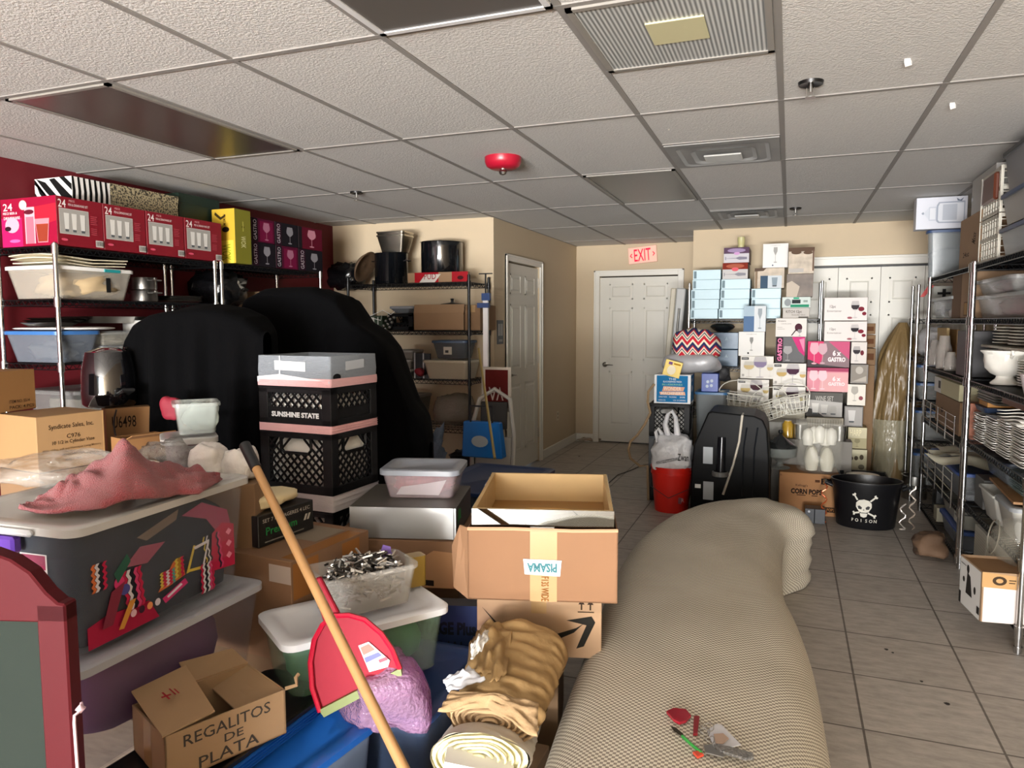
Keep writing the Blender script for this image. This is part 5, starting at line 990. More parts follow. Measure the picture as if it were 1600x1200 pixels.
def mth(op, a, b_=None):
    n = nt.nodes.new('ShaderNodeMath'); n.operation = op
    for i, v in enumerate((a, b_)):
        if v is None: continue
        if isinstance(v, (int, float)): n.inputs[i].default_value = v
        else: nt.links.new(v, n.inputs[i])
    return n.outputs[0]
zig = mth('PINGPONG', sp.outputs[0], .045); v = mth('FRACT', mth('MULTIPLY', mth('ADD', sp.outputs[2], mth('MULTIPLY', zig, 1.2)), 7.5))
cr = nt.nodes.new('ShaderNodeValToRGB'); cr.color_ramp.interpolation = 'CONSTANT'; E_ = cr.color_ramp.elements
E_[0].color = (*lin('#1b2350'), 1); E_[1].position = .22; E_[1].color = (*lin('#d9cfb8'), 1)
for p_, c_ in ((.38, '#b5162a'), (.62, '#d9cfb8'), (.72, '#1b2350'), (.8, '#d9cfb8'), (.9, '#b5162a')): e = E_.new(p_); e.color = (*lin(c_), 1)
nt.links.new(v, cr.inputs[0]); nt.links.new(cr.outputs[0], b.inputs['Base Color'])
q3 = fy(6.16, 1048, 514, 1122, 566)
lump('chevron_pillow', 'red, cream and navy chevron cushion on top of the grey bag', 'cushion', V(q3[0].x, q3[0].y, zb+q2[3]*.72), 0, q3[2], .24, q3[3]*.98, CH, 42, .2, 4, 16)
q4 = fy(6.0, 1034, 560, 1064, 590, z=zb+.004); o = carton('yellow_box', 'small tilted yellow picture box leaning on the grey bag', 'box', q4[0]+V(0, .02, 0), .05, q4[2]*.9, .02, q4[3], mat('#d6b52a', .4), tape=False, shapes=[('e', .45, .4, .25, .3, '#e6dcc0'), ('r', .2, .72, .42, .9, '#6a4a7a'), ('r', .5, .78, .9, .88, '#a67a1a')]); o.rotation_euler = (-.1, .25, .05)
pts = [ay(*p_, 6.0) for p_ in ((1022, 600), (1013, 612), (1012, 628), (1016, 645), (1008, 662), (996, 680), (985, 690), (982, 702), (985, 716), (1000, 728), (1012, 728))]; pts.append(V(pts[-1].x+.01, pts[-1].y, .012))
solo(MB().tube(pts, .011, 7), 'twine_rope', mat('#9a8263', .9, bump=.6, bs=80), 'tan rope hanging at the left of the blue printed box', 'rope', smooth=True)
# blue dice box and grey tub behind
q = fy(6.6, 1086, 614, 1128, 700, z=0); 
tub('storage_tub', 'tall grey tub with a blue lid between the crates and wine boxes', 'tub', q[0], 0, q[2]+.03, .35, q[3], mat('#6f7475', .5), mat('#3d6f9c', .4))
h0 = q[3]
q = fy(6.62, 1096, 580, 1122, 612, z=h0+.014); carton('blue_box', 'deep blue box with white dots on the tall grey tub', 'box', q[0], 0, q[2], .2, .16, mat('#173f9a', .35), tape=False, shapes=[('e', .35, .3, .09, .09, '#c9d3e0'), ('e', .6, .34, .09, .09, '#c9d3e0'), ('e', .38, .55, .09, .09, '#c9d3e0'), ('e', .62, .6, .09, .09, '#c9d3e0')])
# folding tables against the corner
for i, (xa, xb, cc_) in enumerate(((1049, 1057, '#b9b2a0'), (1058, 1073, '#a9aaa8'))):
    A = ay(xa, 449, 7.45-.12*i); t = thing('folding_table', ['cream edged', 'grey edged'][i]+' folded table leaning upright right of the exit door', 'table', V(A.x-.14, A.y, 0), 0)
    t.rotation_euler = (0, math.radians(4.2), 0)
    ww = .055 if i == 0 else .09
    MB().box((0, 0, 0), (ww, .7 if i == 0 else .5, A.z)).build('tabletop', mat(cc_, .5), t, bevel=.01)
    if i: MB().tube([(ww*.5, -.012, .1), (ww*.5, -.012, A.z-.2)], .011, 8).build('folded_leg', mat('#77756f', .4, .5), t, smooth=True)
# red bucket with white bag
t = thing('bucket', 'red plastic bucket with a white bag in it behind the couch', 'bucket', (-.845, 5.80, 0))
MB().lathe([(0, 0), (.13, 0), (.158, .30), (.166, .30), (.166, .315), (.160, .315), (.16, .35), (.168, .35), (.168, .362), (.155, .362), (.128, .01), (0, .01)], n=36).build('bucket_body', mat('#d02216', .35), t, smooth=True)
MB().tube([(-.17, 0, .33), (-.15, -.1, .2), (0, -.165, .13), (.15, -.1, .2), (.17, 0, .33)], .003, 6).build('wire_handle', mat('#555', .4, .8) if False else mat('#555555', .4, .8), t, smooth=True)
decal(t, 'front', (.1, 0, .1), [('r', .75, .9, 1.0, 1.4, '#7a4a52'), ('t', 'R', 1.1, 1.2, .2, .3, '#c9a0a0')], 'printed_logo', base=.158)
WB = mat('#d2d2d4', .4, bump=.9, bs=28)
t = thing('shopping_bag', 'white plastic shopping bag with black print stuffed in the red bucket', 'bag', (-1.0, 5.65, .27))
lumpmesh(.32, .3, .34, 44, .22, 7, 18).build('bag_body', WB, t, smooth='all')
b = MB(); b.tube([(.13, .14, .3), (.1, .12, .42), (.12, .13, .5), (.15, .13, .53), (.18, .13, .48), (.19, .14, .38), (.2, .14, .3)], [.03, .022, .016, .014, .016, .025, .03], 8); b.build('bag_handle', WB, t, smooth=True)
b = MB(); b.tube([(.05, .1, .28), (.03, .1, .36), (.05, .1, .39), (.08, .1, .34)], [.02, .014, .012, .02], 8); b.build('bag_handle', WB, t, smooth=True)
decal(t, 'front', (.32, 0, .34), [('t', 'Zwan', .82, .55, .26, .16, '#1c1c1c'), ('t', 'MEXICANA', .45, .45, .07, .55, -75, '#3a3a3a')], 'printed_text', base=.012)
# ---- black television back
O = V(*ay(1078, 780, 5.62)); O.z = 0
def tp(x, y, dy=0): p_ = ay(x, y, 5.62); return V(p_.x-O.x, dy, max(0, p_.z))
t = thing('television', 'bulky black television standing on end behind the couch', 'television', O)
out = [tp(1078, 800), tp(1080, 735), tp(1084, 695), tp(1106, 645), tp(1112, 643), tp(1178, 650), tp(1192, 656), tp(1199, 672), tp(1202, 720), tp(1202, 800)]
for p_ in (out[0], out[-1]): p_.z = 0
TVB = mat('#040405', .5, spec=.15)
MB().prism(out, (0, .5, 0)).build('housing', TVB, t, bevel=.012, seg=3)
MB().rod(tp(1126, 742, -.02), tp(1128, 683, .0), .035, 20, r2=.03).build('side_tube', mat('#15161a', .2, .3), t, smooth=True)
MB().lathe([(.05, -.015), (.062, -.01), (.062, .02), (.05, .025)], tp(1126, 740, -.03), 24).build('grey_ring', mat('#6f6e6a', .4, .3), t, smooth=True)
for a, b_, c_, d_ in ((1099, 698, 1114, 724), (1099, 752, 1115, 780)): MB().box((tp(a, b_).x, -.0035, tp(a, d_).z), (tp(c_, b_).x, -.0005, tp(a, b_).z)).build('white_sticker', mat('#aab0b4', .5), t)
MB().box((tp(1086, 755).x, -.003, tp(1086, 762).z), (tp(1095, 755).x, -.0005, tp(1086, 756).z)).build('white_sticker', WHITEP, t)
for x in (1165, 1182): MB().tube([tp(x+2, 668, -.005), tp(x-3, 700, -.008), tp(x-6, 775, -.005)], .006, 6).build('housing_rib', mat('#1c1e22', .12), t, smooth=True)
solo(MB().tube([tp(1160, 649, .1)+O, tp(1160, 649, -.012)+O, tp(1155, 690, -.015)+O, tp(1146, 725, -.015)+O, tp(1130, 772, -.015)+O], .009, 8), 'power_cord', mat('#b9b2a3', .5), 'cream cable hanging over the black television', 'cord', smooth=True)
# ================================================================== GLASSWARE WALL
YS = 7.22
A = ay(1077, 470, YS); B = ay(1284, 470, YS)
zs = [.15, .60, ay(1180, 640, YS).z, ay(1120, 575, YS).z, ay(1120, 500, YS).z]
rack('chrome-posted rack loaded with light blue boxes by the closet', A.x, YS, B.x, 7.66, zs, ay(1077, 443, YS).z)
ZT = zs[-1]+.012
SKY = mat('#bcd6df', .45, var=.04, vs=5)
def bc(side='l'): return [('r', .03, .12, .13, .88, '#8fa3ab')]+[('r', .04+.022*k, .15, .05+.022*k, .85, '#53646c') for k in range(4)]
cols_ = (((1083, 1127, 419, 434), (1082, 1126, 435, 450), (1080, 1125, 451, 466), (1080, 1124, 467, 482), (1079, 1122, 483, 498)), ((1127, 1173, 435, 450), (1126, 1172, 451, 466), (1125, 1171, 467, 482), (1123, 1169, 483, 498)), ((1174, 1221, 451, 466), (1174, 1220, 467, 482), (1174, 1220, 483, 498)))
sh = ay(1100, 483, YS).z-ay(1100, 498, YS).z
nms = ('left', 'middle', 'right')
for ci, col in enumerate(cols_):
    n = len(col)
    for k, (a, b_, y0, y1) in enumerate(col):
        q = fy(YS, a, y0, b_, y1, z=ZT+(n-1-k)*(sh+.0015)); pos = ['topmost', 'second from top', 'third from top', 'fourth from top', 'lowest'][k] if k < n-1 else 'lowest'
        carton('glass_box', 'flat light blue box, %s in the %s column on the chrome rack' % (pos, nms[ci]), 'box', q[0], 0, q[2]-.004, .34, sh, SKY, tape=False, shapes=bc(), group='light blue boxes on the chrome rack')
zc2 = ZT+4*(sh+.0015)
def gbox(label, x0, y0, x1, y1, Y=6.9, d=.24, m='#cfcac4', shapes=None, right=None, z=None, name='glass_box', group=None):
    q = fy(Y, x0, y0, x1, y1, z=z); return carton(name, label, 'box', q[0], 0, q[2]-.003, d, q[3]-.002, mat(m, .5) if isinstance(m, str) else m, tape=False, shapes=shapes, right=right, group=group, bevel=.0015)
def flute(cu, b, w, h, c): return [('p', [(cu-.3*w, b+h), (cu+.3*w, b+h), (cu+.32*w, b+.75*h), (cu, b+.45*h), (cu-.32*w, b+.75*h)], c), ('r', cu-.03*w, b+.05*h, cu+.03*w, b+.5*h, c), ('e', cu, b+.04*h, .28*w, .035*h, c)]
def lying(c): return [('p', [(.08, .5), (.48, .52), (.62, .66), (.92, .6), (.92, .35), (.62, .3), (.48, .46), (.08, .47)], c), ('r', .06, .3, .09, .66, c)]
gbox('red topped champagne flute box beside the blue box column', 1129, 411, 1169, 434, Y=7.22, d=.38, m='#8d8a88', z=zc2, shapes=[('r', 0, 0, 1, .6, '#c6c3c2'), ('r', 0, .6, 1, 1, '#7c2a1c'), ('e', .5, .8, .36, .14, '#a85a44'), ('e', .5, .6, .14, .12, '#d9606a')]+[(s[0], [(u, v*.6) for u, v in s[1]], s[2]) if s[0] == 'p' else ('r', s[1], s[2]*.6, s[3], s[4]*.6, s[5]) for s in lying('#8b8a92')])
zz = zc2+fy(7.22, 1129, 411, 1169, 434, z=zc2)[3]
gbox('purple topped champagne flute box under the small candle', 1131, 387, 1171, 411, Y=7.22, d=.38, m='#6f5a5e', z=zz, shapes=[('r', 0, 0, 1, .6, '#c6c3c8'), ('r', 0, .6, 1, 1, '#5a4358'), ('e', .5, .8, .36, .14, '#9a86a8'), ('e', .52, .6, .12, .1, '#c99ac8')]+[(s[0], [(u, v*.6) for u, v in s[1]], s[2]) if s[0] == 'p' else ('r', s[1], s[2]*.6, s[3], s[4]*.6, s[5]) for s in lying('#83808f')])
zz2 = zz+fy(7.22, 1131, 387, 1171, 411, z=zz)[3]
p = ay(1158, 387, 7.3); solo(MB().lathe([(0, 0), (.03, 0), (.03, .035), (.034, .04), (.034, .1), (0, .1)], n=18), 'jar_candle', mat('#c0ba86', .4), 'small cream candle jar on the topmost flute box', 'candle', (p.x, 7.3, zz2), smooth=True)
MARB = mat('#b5a692', .5, var=.6, vs=16); MARBD = mat('#5f5044', .5, var=.9, vs=14)
z3c = ZT+3*(sh+.0015)
q = gbox('beige box showing a drinking glass and a blue panel', 1179, 419, 1226, 451, Y=7.2, m=MARB, d=.3, z=z3c, shapes=[('r', .02, .0, .1, .95, '#8b7762'), ('p', [(0, 1), (.4, 1), (.3, .86), (0, .84)], '#5d4c40'), ('r', .2, .0, .45, .62, '#41566b'), ('r', .45, .0, .92, .62, '#c9d1d6')]+tumbler(.68, .08, .2, .45, '#8a98a2'))
h_ = fy(7.2, 1179, 419, 1226, 451, z=z3c)[3]
gbox('white box with a tall glass drawing, top of the right column', 1192, 381, 1232, 419, Y=7.2, d=.28, m='#dcdad6', z=z3c+h_, shapes=flute(.5, .2, .25, .65, '#a3a29e')+[('e', .4, .1, .03, .03, '#3a4a66'), ('t', 'HARMONY', .5, .92, .4, .04, '#b9b7b3')])
# boxes right of rack centre, stacked column
CW = 6.98
def colstack(items, Y, d=.25):
    """items bottom-up given top-down in photo; each rests on the one below"""
    zc = None
for lab, x0, y0, x1, y1, m_, sh_ in (
    ('grey box marked 12 in the middle of the tall column', 1223, 481, 1265, 497, '#aaa39b', [('t', 'KITCH 12pc', .42, .6, .6, .35, '#3a3632'), ('t', 'Everyday Glass', .6, .3, .5, .16, '#5a5550'), ('r', .6, .02, .98, .14, '#55504a')]),
    ('green and white box with a dark label in the tall column', 1222, 464, 1267, 481, '#b9c4be', [('r', .3, .05, .95, .3, '#2f8a68'), ('e', .2, .5, .12, .35, '#8f9596'), ('r', .35, .4, .65, .75, '#2f3436'), ('r', .4, .8, .6, .97, '#3aa27c'), ('r', .75, .5, .9, .7, '#8a9a94')]),
    ('dark brown marbled box below the cream marbled box', 1229, 428, 1271, 464, MARBD, [('p', [(.0, .0), (.4, .0), (.5, .45), (.2, .7), (0, .6)], '#bfb3a4')]),
    ('cream marbled box with a brown top at the column top', 1232, 387, 1273, 428, MARB, [('r', 0, .85, 1, 1, '#5f4a3c'), ('e', .3, .82, .2, .08, '#5f4a3c'), ('e', .75, .8, .18, .07, '#5f4a3c'), ('r', .02, .05, .6, .2, '#b5b0aa'), ('r', .93, .1, .99, .9, '#6a5446')])):
    gbox(lab, x0, y0, x1, y1, Y=CW, m=m_, shapes=sh_, d=.26)
gbox('blue and white box with a tall wine glass standing in front', 1162, 478, 1197, 518, Y=6.95, d=.14, m='#b5c2cc', shapes=[('r', 0, 0, .48, 1, '#587396'), ('r', .0, .6, .48, 1, '#a9bcc9'), ('r', .48, 0, 1, 1, '#d5d9db')]+flute(.74, .1, .3, .8, '#98a0a6'))
rose = [('e', .74, .5, .12, .22, '#4a2430'), ('p', [(.5, .06), (.54, .06), (.7, .4), (.66, .42)], '#2c1a20'), ('t', 'Artesano', .2, .86, .26, .1, '#2f2c2b'), ('t', 'cosecha party', .34, .7, .34, .08, '#77726e'), ('r', .05, .5, .22, .53, '#a9a49e'), ('r', .05, .4, .3, .43, '#a9a49e')]+wineglass(.78, .04, .14, .36, col='#8f8a8c')
WPR = [('r', .72, .5, .76, .9, '#7a4a4a'), ('e', .5, .4, .3, .2, '#9a8a8a')]
def win(seed=0, c1='#cdb787', c2='#4c2f42', bg='#e4e0da'):
    return [('r', .03, .84, .25, .95, '#4d4a48'), ('t', 'Libbey', .14, .895, .16, .06, '#d9d9d9')]+wineglass(.26, .05, .34, .72, c1, '#c9c4ba')+wineglass(.6, .03, .42, .95, c2, '#bdb8b8')+wineglass(.9, .1, .2, .55, c1, '#cfcac0')+[('r', .05, .1, .12, .2, '#a9a49e')]
gbox('white box with a dark rose over the black gastro box', 1212, 497, 1261, 526, Y=6.95, m='#cdc6bf', shapes=rose, right=[('r', 0, 0, 1, 1, '#8f8983'), ('e', .6, .4, .2, .2, '#4a3036')], d=.24)
gbox('white square box with a single flute left of the gastro box', 1154, 518, 1195, 556, Y=6.95, m='#d3d0cb', shapes=flute(.5, .22, .22, .55, '#8d8c88')+[('t', 'HARMONIE', .5, .9, .4, .05, '#b3afa9'), ('e', .38, .12, .035, .04, '#333333')], right=[('r', 0, 0, 1, 1, '#77736f')], d=.28)
gbox('black gastro wine glass box with magenta lettering', 1212, 526, 1258, 566, Y=6.95, m='#1c171c', shapes=[('r', .02, .02, .25, .98, '#2a1520'), ('T', 'GASTRO', .14, .5, .16, .9, 90, '#e07fa6'), ('p', [(.55, 1), (1, 1), (1, .25), (.8, .45)], '#c93a78'), ('p', [(.8, .9), (.98, .95), (.98, .4)], '#dc8aa8')]+wineglass(.42, .06, .3, .58, col='#a3a0a0'), d=.24)
gs1 = [('r', 0, 0, 1, 1, '#8a7478'), ('p', [(0, .25), (.3, .1), (.38, .4), (.38, 1), (0, 1)], '#d0406c'), ('p', [(.5, 1), (1, 1), (1, .3)], '#c45a7c'), ('p', [(0, 0), (.9, 0), (.3, .1), (.1, .25), (0, .3)], '#4c4648')]+wineglass(.16, .1, .22, .85, col='#dca9b5')+wineglass(.36, .12, .22, .8, col='#c9a6ae')+[('T', '6 x', .7, .55, .2, .22, '#f0e3e3'), ('T', 'GASTRO', .7, .3, .42, .18, '#f0e3e3')]
gs2 = [('r', 0, 0, 1, 1, '#d9909c'), ('p', [(.3, 0), (1, 0), (1, .8), (.35, .8)], '#dba7a8'), ('r', 0, .85, 1, 1, '#a84a66')]+wineglass(.16, .08, .22, .8, col='#ecc6cc')+wineglass(.38, .08, .22, .8, col='#ecc6cc')+[('T', '6 x', .72, .55, .2, .2, '#f0dfe0'), ('T', 'GASTRO', .72, .33, .4, .15, '#eadadb')]
gbox('upper pink and grey box lettered 6x GASTRO', 1262, 533, 1328, 573, m='#a88a90', shapes=gs1, Y=6.9, right=[('r', 0, 0, 1, 1, '#6a4a52')])
gbox('lower paler pink box lettered 6x GASTRO', 1261, 574, 1326, 611, m='#c98a96', shapes=gs2, Y=6.9, right=[('r', 0, 0, 1, 1, '#b0405f')])
gbox('grey picture box of stacked glasses below the pink boxes', 1260, 612, 1317, 650, m='#9c9892', Y=6.9, shapes=[('p', [(0, 0), (.5, .0), (.2, .3), (0, .35)], '#4a4845'), ('p', [(.0, .7), (1, .6), (1, 1), (0, 1)], '#5f5d59'), ('t', 'WINE SET', .5, .75, .5, .2, '#b9b5ae')]+tumbler(.25, .1, .2, .45, '#cfccc6')+tumbler(.5, .1, .2, .4, '#c3c0ba')+tumbler(.75, .1, .2, .35, '#aaa7a1'))
gbox('plain beige striped box under the grey picture box', 1260, 651, 1318, 682, m='#b3a992', Y=6.9, shapes=[('r', .02+.07*k, .1, .04+.07*k, .9, '#8f8672') for k in range(14)])
gbox('plain box at the foot of the pink box column', 1260, 683, 1316, 735, m='#a69c88', Y=6.92)
lw_ = (('upper left', 1157, 556, 1209, 591, '#cdb787', '#8c7f9c'), ('lower left, behind the wire baskets,', 1152, 592, 1202, 626, '#b9a26c', '#4a3038'), ('upper right', 1208, 567, 1260, 602, '#c8aa6e', '#4c2f42'), ('lower right', 1207, 603, 1259, 638, '#b9ab6c', '#44303a'))
for nm, x0, y0, x1, y1, c1, c2 in lw_: gbox('white wine glass picture box, %s of the four' % nm, x0, y0, x1, y1, m='#d9d4cb', Y=6.92, shapes=win(0, c1, c2), group='white wine glass picture boxes')
gbox('cream box with a small heart shaped picture behind the baskets', 1128, 627, 1204, 660, m='#b5ac98', Y=6.94, shapes=[('e', .72, .55, .1, .16, '#6b5a50'), ('r', .1, .2, .5, .3, '#958c79')])
gbox('plain cream box below the lower right wine glass box', 1207, 639, 1258, 668, m='#b8b09a', Y=6.94, shapes=[('r', .1, .3, .5, .4, '#958c79')])
gbox('large grey box at the foot of the wine glass boxes', 1130, 661, 1215, 735, m='#8d8b86', Y=6.96)
gbox('low cream box under the plain cream box', 1216, 669, 1257, 735, m='#9b9585', Y=6.96)
ev = lambda c='#3b3539': [('t', '12pc', .2, .6, .14, .16, '#4a4543'), ('t', 'Entertainer', .24, .42, .34, .08, '#6a6461')]+wineglass(.72, .1, .2, .75, c, '#bdb8b6')+[('e', .86, .5, .07, .1, '#7a2634'), ('e', .93, .3, .05, .08, '#7a2634'), ('e', .6, .12, .06, .05, '#9a5a62')]
for k, (x0, y0, x1, y1, lab, m_, sh_) in enumerate((
    (1288, 465, 1356, 501, 'upper wide white box marked 12pc with a wine glass', '#d3cbc6', ev()), (1288, 502, 1355, 533, 'lower wide white box marked 12pc with a wine glass', '#d0c8c3', ev('#2f2b2f')),
    (1330, 534, 1355, 568, 'white box with a dark wine glass right of the pink boxes', '#c9c1ba', wineglass(.35, .1, .5, .7, '#3b3539', '#a9a4a2')+[('e', .7, .5, .12, .12, '#6a2a34')]),
    (1329, 569, 1357, 599, 'grey picture box of a cut glass bowl', '#6d665f', [('r', .06, .06, .94, .94, '#8d867d'), ('e', .5, .7, .22, .2, '#b5afa6'), ('p', [(.1, .1), (.9, .1), (.9, .4)], '#b0a99f')]),
    (1324, 600, 1353, 633, 'cream box with a glass and small red flowers', '#cfc8bb', wineglass(.4, .2, .4, .7, None, '#aaa59c')+[('e', .75, .35, .12, .1, '#8a4a52')]),
    (1319, 634, 1349, 666, 'dark edged picture box of a tumbler', '#5f5b57', [('r', .05, .06, .95, .94, '#a39f9b')]+tumbler(.4, .2, .4, .6, '#cfccc8')),
    (1325, 667, 1355, 700, 'cream box with pale glass outlines above the bottom box', '#c2b893', [('t', 'HARP', .4, .75, .6, .3, '#e6dcb8'), ('r', 0, 0, 1, .5, '#ada482')]+wineglass(.5, .08, .3, .38, None, '#8d8668')),
    (1321, 701, 1355, 735, 'cream box with dark prints at the foot of the right column', '#b5ad8c', [('e', .5, .6, .1, .1, '#4f4436'), ('e', .75, .65, .1, .12, '#4f4436'), ('e', .3, .58, .06, .08, '#4f4436'), ('e', .75, .2, .15, .12, '#6f6a58')]))):
    gbox(lab, x0, y0, x1, y1, m=m_, shapes=sh_, Y=6.9, right=[('r', 0, 0, 1, 1, '#7d6a58')])
for x0, x1, yy in ((1131, 1257, 735), (1262, 1354, 735)):
    a = ay(x0, yy, 6.92); b_ = ay(x1, yy, 6.92)
    hidden('plain low carton under the %s glassware columns' % ('left' if x0 < 1200 else 'right'), (a.x, 6.92), (b_.x, 6.92), 0, .24, a.z-.002)
for k, (y0, y1) in enumerate(((505, 522), (523, 543), (544, 570))):
    q = fy(7.1, 1342, y0, 1368, y1); carton('cardboard_box', 'brown carton behind the white 12pc boxes, %s of three' % ['top', 'middle', 'lowest'][k], 'box', q[0], 0, q[2], .25, q[3]-.002, KRAFTD, tape=False, shapes=[('r', .5, .3, .9, .7, '#5a3820')])
hidden('tall carton supporting the brown cartons by the closet', (q[0].x, 7.12), (q[0].x+q[2], 7.12), 0, .24, q[0].z-.003)
# rack middle shelf: slate boxes, silver dishes
for k, (x0, y0, x1, y1) in enumerate(((1112, 522, 1145, 546), (1112, 548, 1144, 572))):
    q = fy(7.26, x0, y0, x1, y1); q[0].z = zs[3]+.014+(.165 if k == 0 else 0)
    carton('glass_box', 'slate blue box on the chrome rack middle shelf, %s one' % ['upper', 'lower'][k], 'box', q[0], 0, q[2]+.05, .3, .16, mat('#4d6a84', .35), tape=False, shapes=[('p', [(.5, .55), (.56, .75), (.62, .55)], '#a9bcc9'), ('r', .0, .0, 1, .04, '#2f4456')])
for k, x in enumerate((1096, 1128)):
    p = ay(x, 515, 7.35); solo(MB().lathe([(0, .0), (.05, .0), (.1, .03), (.12, .05), (.1, .07), (.03, .09), (0, .1)], n=24), 'covered_dish', STEEL, ['left', 'right'][k]+' covered silver dish on the chrome rack', 'dish', (p.x, 7.42, zs[3]+.014+(.0 if k == 0 else .33)), smooth=True)
q = fy(7.24, 1132, 577, 1158, 598); carton('white_box', 'small white printed box low on the chrome rack', 'box', V(q[0].x-.03, q[0].y, zs[2]+.014), 0, q[2], .2, .11, mat('#b9b9b6', .5), tape=False, shapes=[('t', 'UNLL', .5, .5, .7, .3, '#4a4a4a')])
q = fy(7.24, 1117, 598, 1157, 640, z=zs[2]+.014); 
# black handbag hanging at left of wine boxes
lump('black_cloth_bundle', 'dark crumpled bundle beside the grey bag on the crates', 'bundle', ay(1118, 600, 6.75)+V(-.02, 0, .02), 0, .14, .12, .14, mat('#1b1b1e', .6), 47, .4, 12)
# wire baskets
WW = mat('#d6d3c6', .4)
def wbasket(label, cx, cy, Y, w_, h_, tilt):
    c0 = ay(cx, cy, Y); t = thing('wire_basket', label, 'basket', c0, 0, 'white wire baskets'); t.rotation_euler = (0, tilt, 0)
    b = MB()
    for k, (s, z) in enumerate(((1, h_/2), (.92, h_*.2), (.8, -h_*.2), (.62, -h_/2))):
        b.tube([(w_/2*s*math.cos(a), .11*s*math.sin(a), z) for a in [2*PI*i/24 for i in range(24)]], .006 if k == 0 else .004, 5, closed=True)
    for i in range(20):
        a = 2*PI*i/20; b.tube([(w_/2*s*math.cos(a), .11*s*math.sin(a), z) for s, z in ((1, h_/2), (.92, h_*.2), (.8, -h_*.2), (.62, -h_/2))], .0034, 4)
    b.build('wire_body', WW, t)
    MB().tube([(w_/2*math.cos(a), 0, h_/2+.12*math.sin(a)) for a in [PI*i/14 for i in range(15)]], .004, 6).build('handle', WW, t, smooth=True)
wbasket('white wire basket, leftmost of three in front of the wine boxes', 1156, 630, 6.72, .38, .17, .1)
wbasket('white wire basket, middle of three in front of the wine boxes', 1205, 640, 6.66, .32, .15, -.35)
wbasket('small white wire basket, rightmost of three above the glass vase', 1243, 632, 6.7, .26, .15, -.2)
for x, yb in ((1156, 652), (1205, 660), (1243, 650)):
    pass
a = ay(1125, 655, 6.6); b_ = ay(1262, 655, 6.6); hidden('low grey carton under the white wire baskets', (a.x, 6.58), (b_.x, 6.58), 0, .26, a.z, mat('#8d8b84', .6))
# corn pops box and things on it
q = fy(6.0, 1217, 737, 1311, 815, z=0)
cz = q[3]
carton('cereal_box', 'orange-brown CORN POPS carton behind the black party tub', 'box', q[0], .02, q[2], .34, cz, mat('#96683c', .7, var=.06, vs=5), tape=False, shapes=[('T', 'CORN POPS', .46, .56, .52, .13, '#1f130a'), ('t', "Kellogg's", .38, .7, .2, .07, '#2d1c10'), ('r', .7, .76, .93, .9, '#1f130a'), ('t', '35108', .82, .83, .18, .09, '#b5804c'), ('r', .6, .8, .68, .86, '#4a2c16'), ('r', .3, .46, .45, .48, '#3a2412'), ('r', .55, .46, .65, .48, '#3a2412'), ('r', .62, .1, .95, .22, '#1f130a'), ('t', 'CORN POPS', .78, .16, .3, .07, '#a8703c'), ('t', 'JA..', .03, .93, .05, .05, '#1f130a')])
def ctr(x, y, Y): return ay(x, y, Y)
t = thing('covered_glass_dish', 'footed glass dish with a dark domed lid on the corn carton', 'dish', (ay(1218, 735, 6.15).x, 6.15, cz+.002))
MB().lathe([(0, 0), (.075, 0), (.08, .008), (.03, .02), (.022, .05), (.06, .075), (.125, .1), (.13, .17), (.126, .17), (.12, .105), (.02, .075)], n=36).build('bowl', clear('#8f948f', .4, .05), t, smooth=True)
MB().lathe([(.132, .172), (.13, .18), (.1, .2), (.05, .24), (.02, .262), (.01, .275), (.02, .29), (.014, .31), (0, .315)], n=36).build('lid', mat('#3b3d3e', .1, .7), t, smooth=True)
t = thing('hurricane_vase', 'large clear faceted glass vase with white candles on the corn carton', 'vase', (ay(1279, 735, 6.12).x, 6.12, cz+.002))
def fac(k, z): return .0
b = MB(); rings = []
for r_, z, ph in ((.13, 0, 0), (.165, .02, 0), (.17, .1, .5), (.175, .22, 0), (.18, .33, .5), (.178, .40, 0), (.172, .40, 0), (.17, .33, .5), (.165, .22, 0), (.16, .1, .5), (.14, .03, 0), (.1, .02, 0)): rings.append([V(r_*math.cos(2*PI*(k+ph)/12), r_*math.sin(2*PI*(k+ph)/12), z) for k in range(12)])
b.loft(rings).build('glass_wall', clear('#d9d6c9', .12, .04), t)
for k in range(5): solo(MB().lathe([(0, 0), (.035, 0), (.045, .05), (.035, .11), (.01, .13), (0, .13)], n=12), 'white_candle', mat('#dbd8cd', .4), 'white bulb-like candle inside the big glass vase', 'candle', (t.location.x-.085+.042*k, 6.10+.03*(k % 2), cz+.21+.012*(k % 3)), group='white candles in the glass vase', smooth=True)
for k in range(4): solo(MB().lathe([(0, 0), (.04, 0), (.055, .07), (.04, .15), (.012, .18), (0, .18)], n=12), 'white_candle', mat('#cfcab8', .5), 'large pale bulb-like candle low inside the big glass vase', 'candle', (t.location.x-.055+.11*(k % 2), 6.065+.11*(k//2), cz+.02), group='large candles low in the glass vase', smooth=True)
solo(MB().lathe([(0, 0), (.045, 0), (.045, .11), (.03, .13), (.03, .14), (0, .14)], n=20), 'amber_jar', mat('#a8842c', .2, coat=.5), 'amber jar with a pale band behind the glass dish', 'jar', (ay(1230, 700, 6.45).x, 6.45, cz+.21), smooth=True)
hidden('grey carton behind the glass dish and vase', (ay(1205, 735, 6.4).x, 6.38), (ay(1330, 735, 6.4).x, 6.38), 0, .17, cz+.205, mat('#6f6a62', .6))
for k, x in enumerate((1250, 1312)):
    solo(MB().lathe([(0, 0), (.05, 0), (.055, .12), (.0, .12)], n=16), 'silver_cup', STEEL, ['left', 'right'][k]+' silver cup beside the large glass vase', 'cup', (ay(x, 700, 6.33).x, 6.44, cz+.208), smooth=True)
q = fy(6.12, 1312, 738, 1391, 765, z=0)
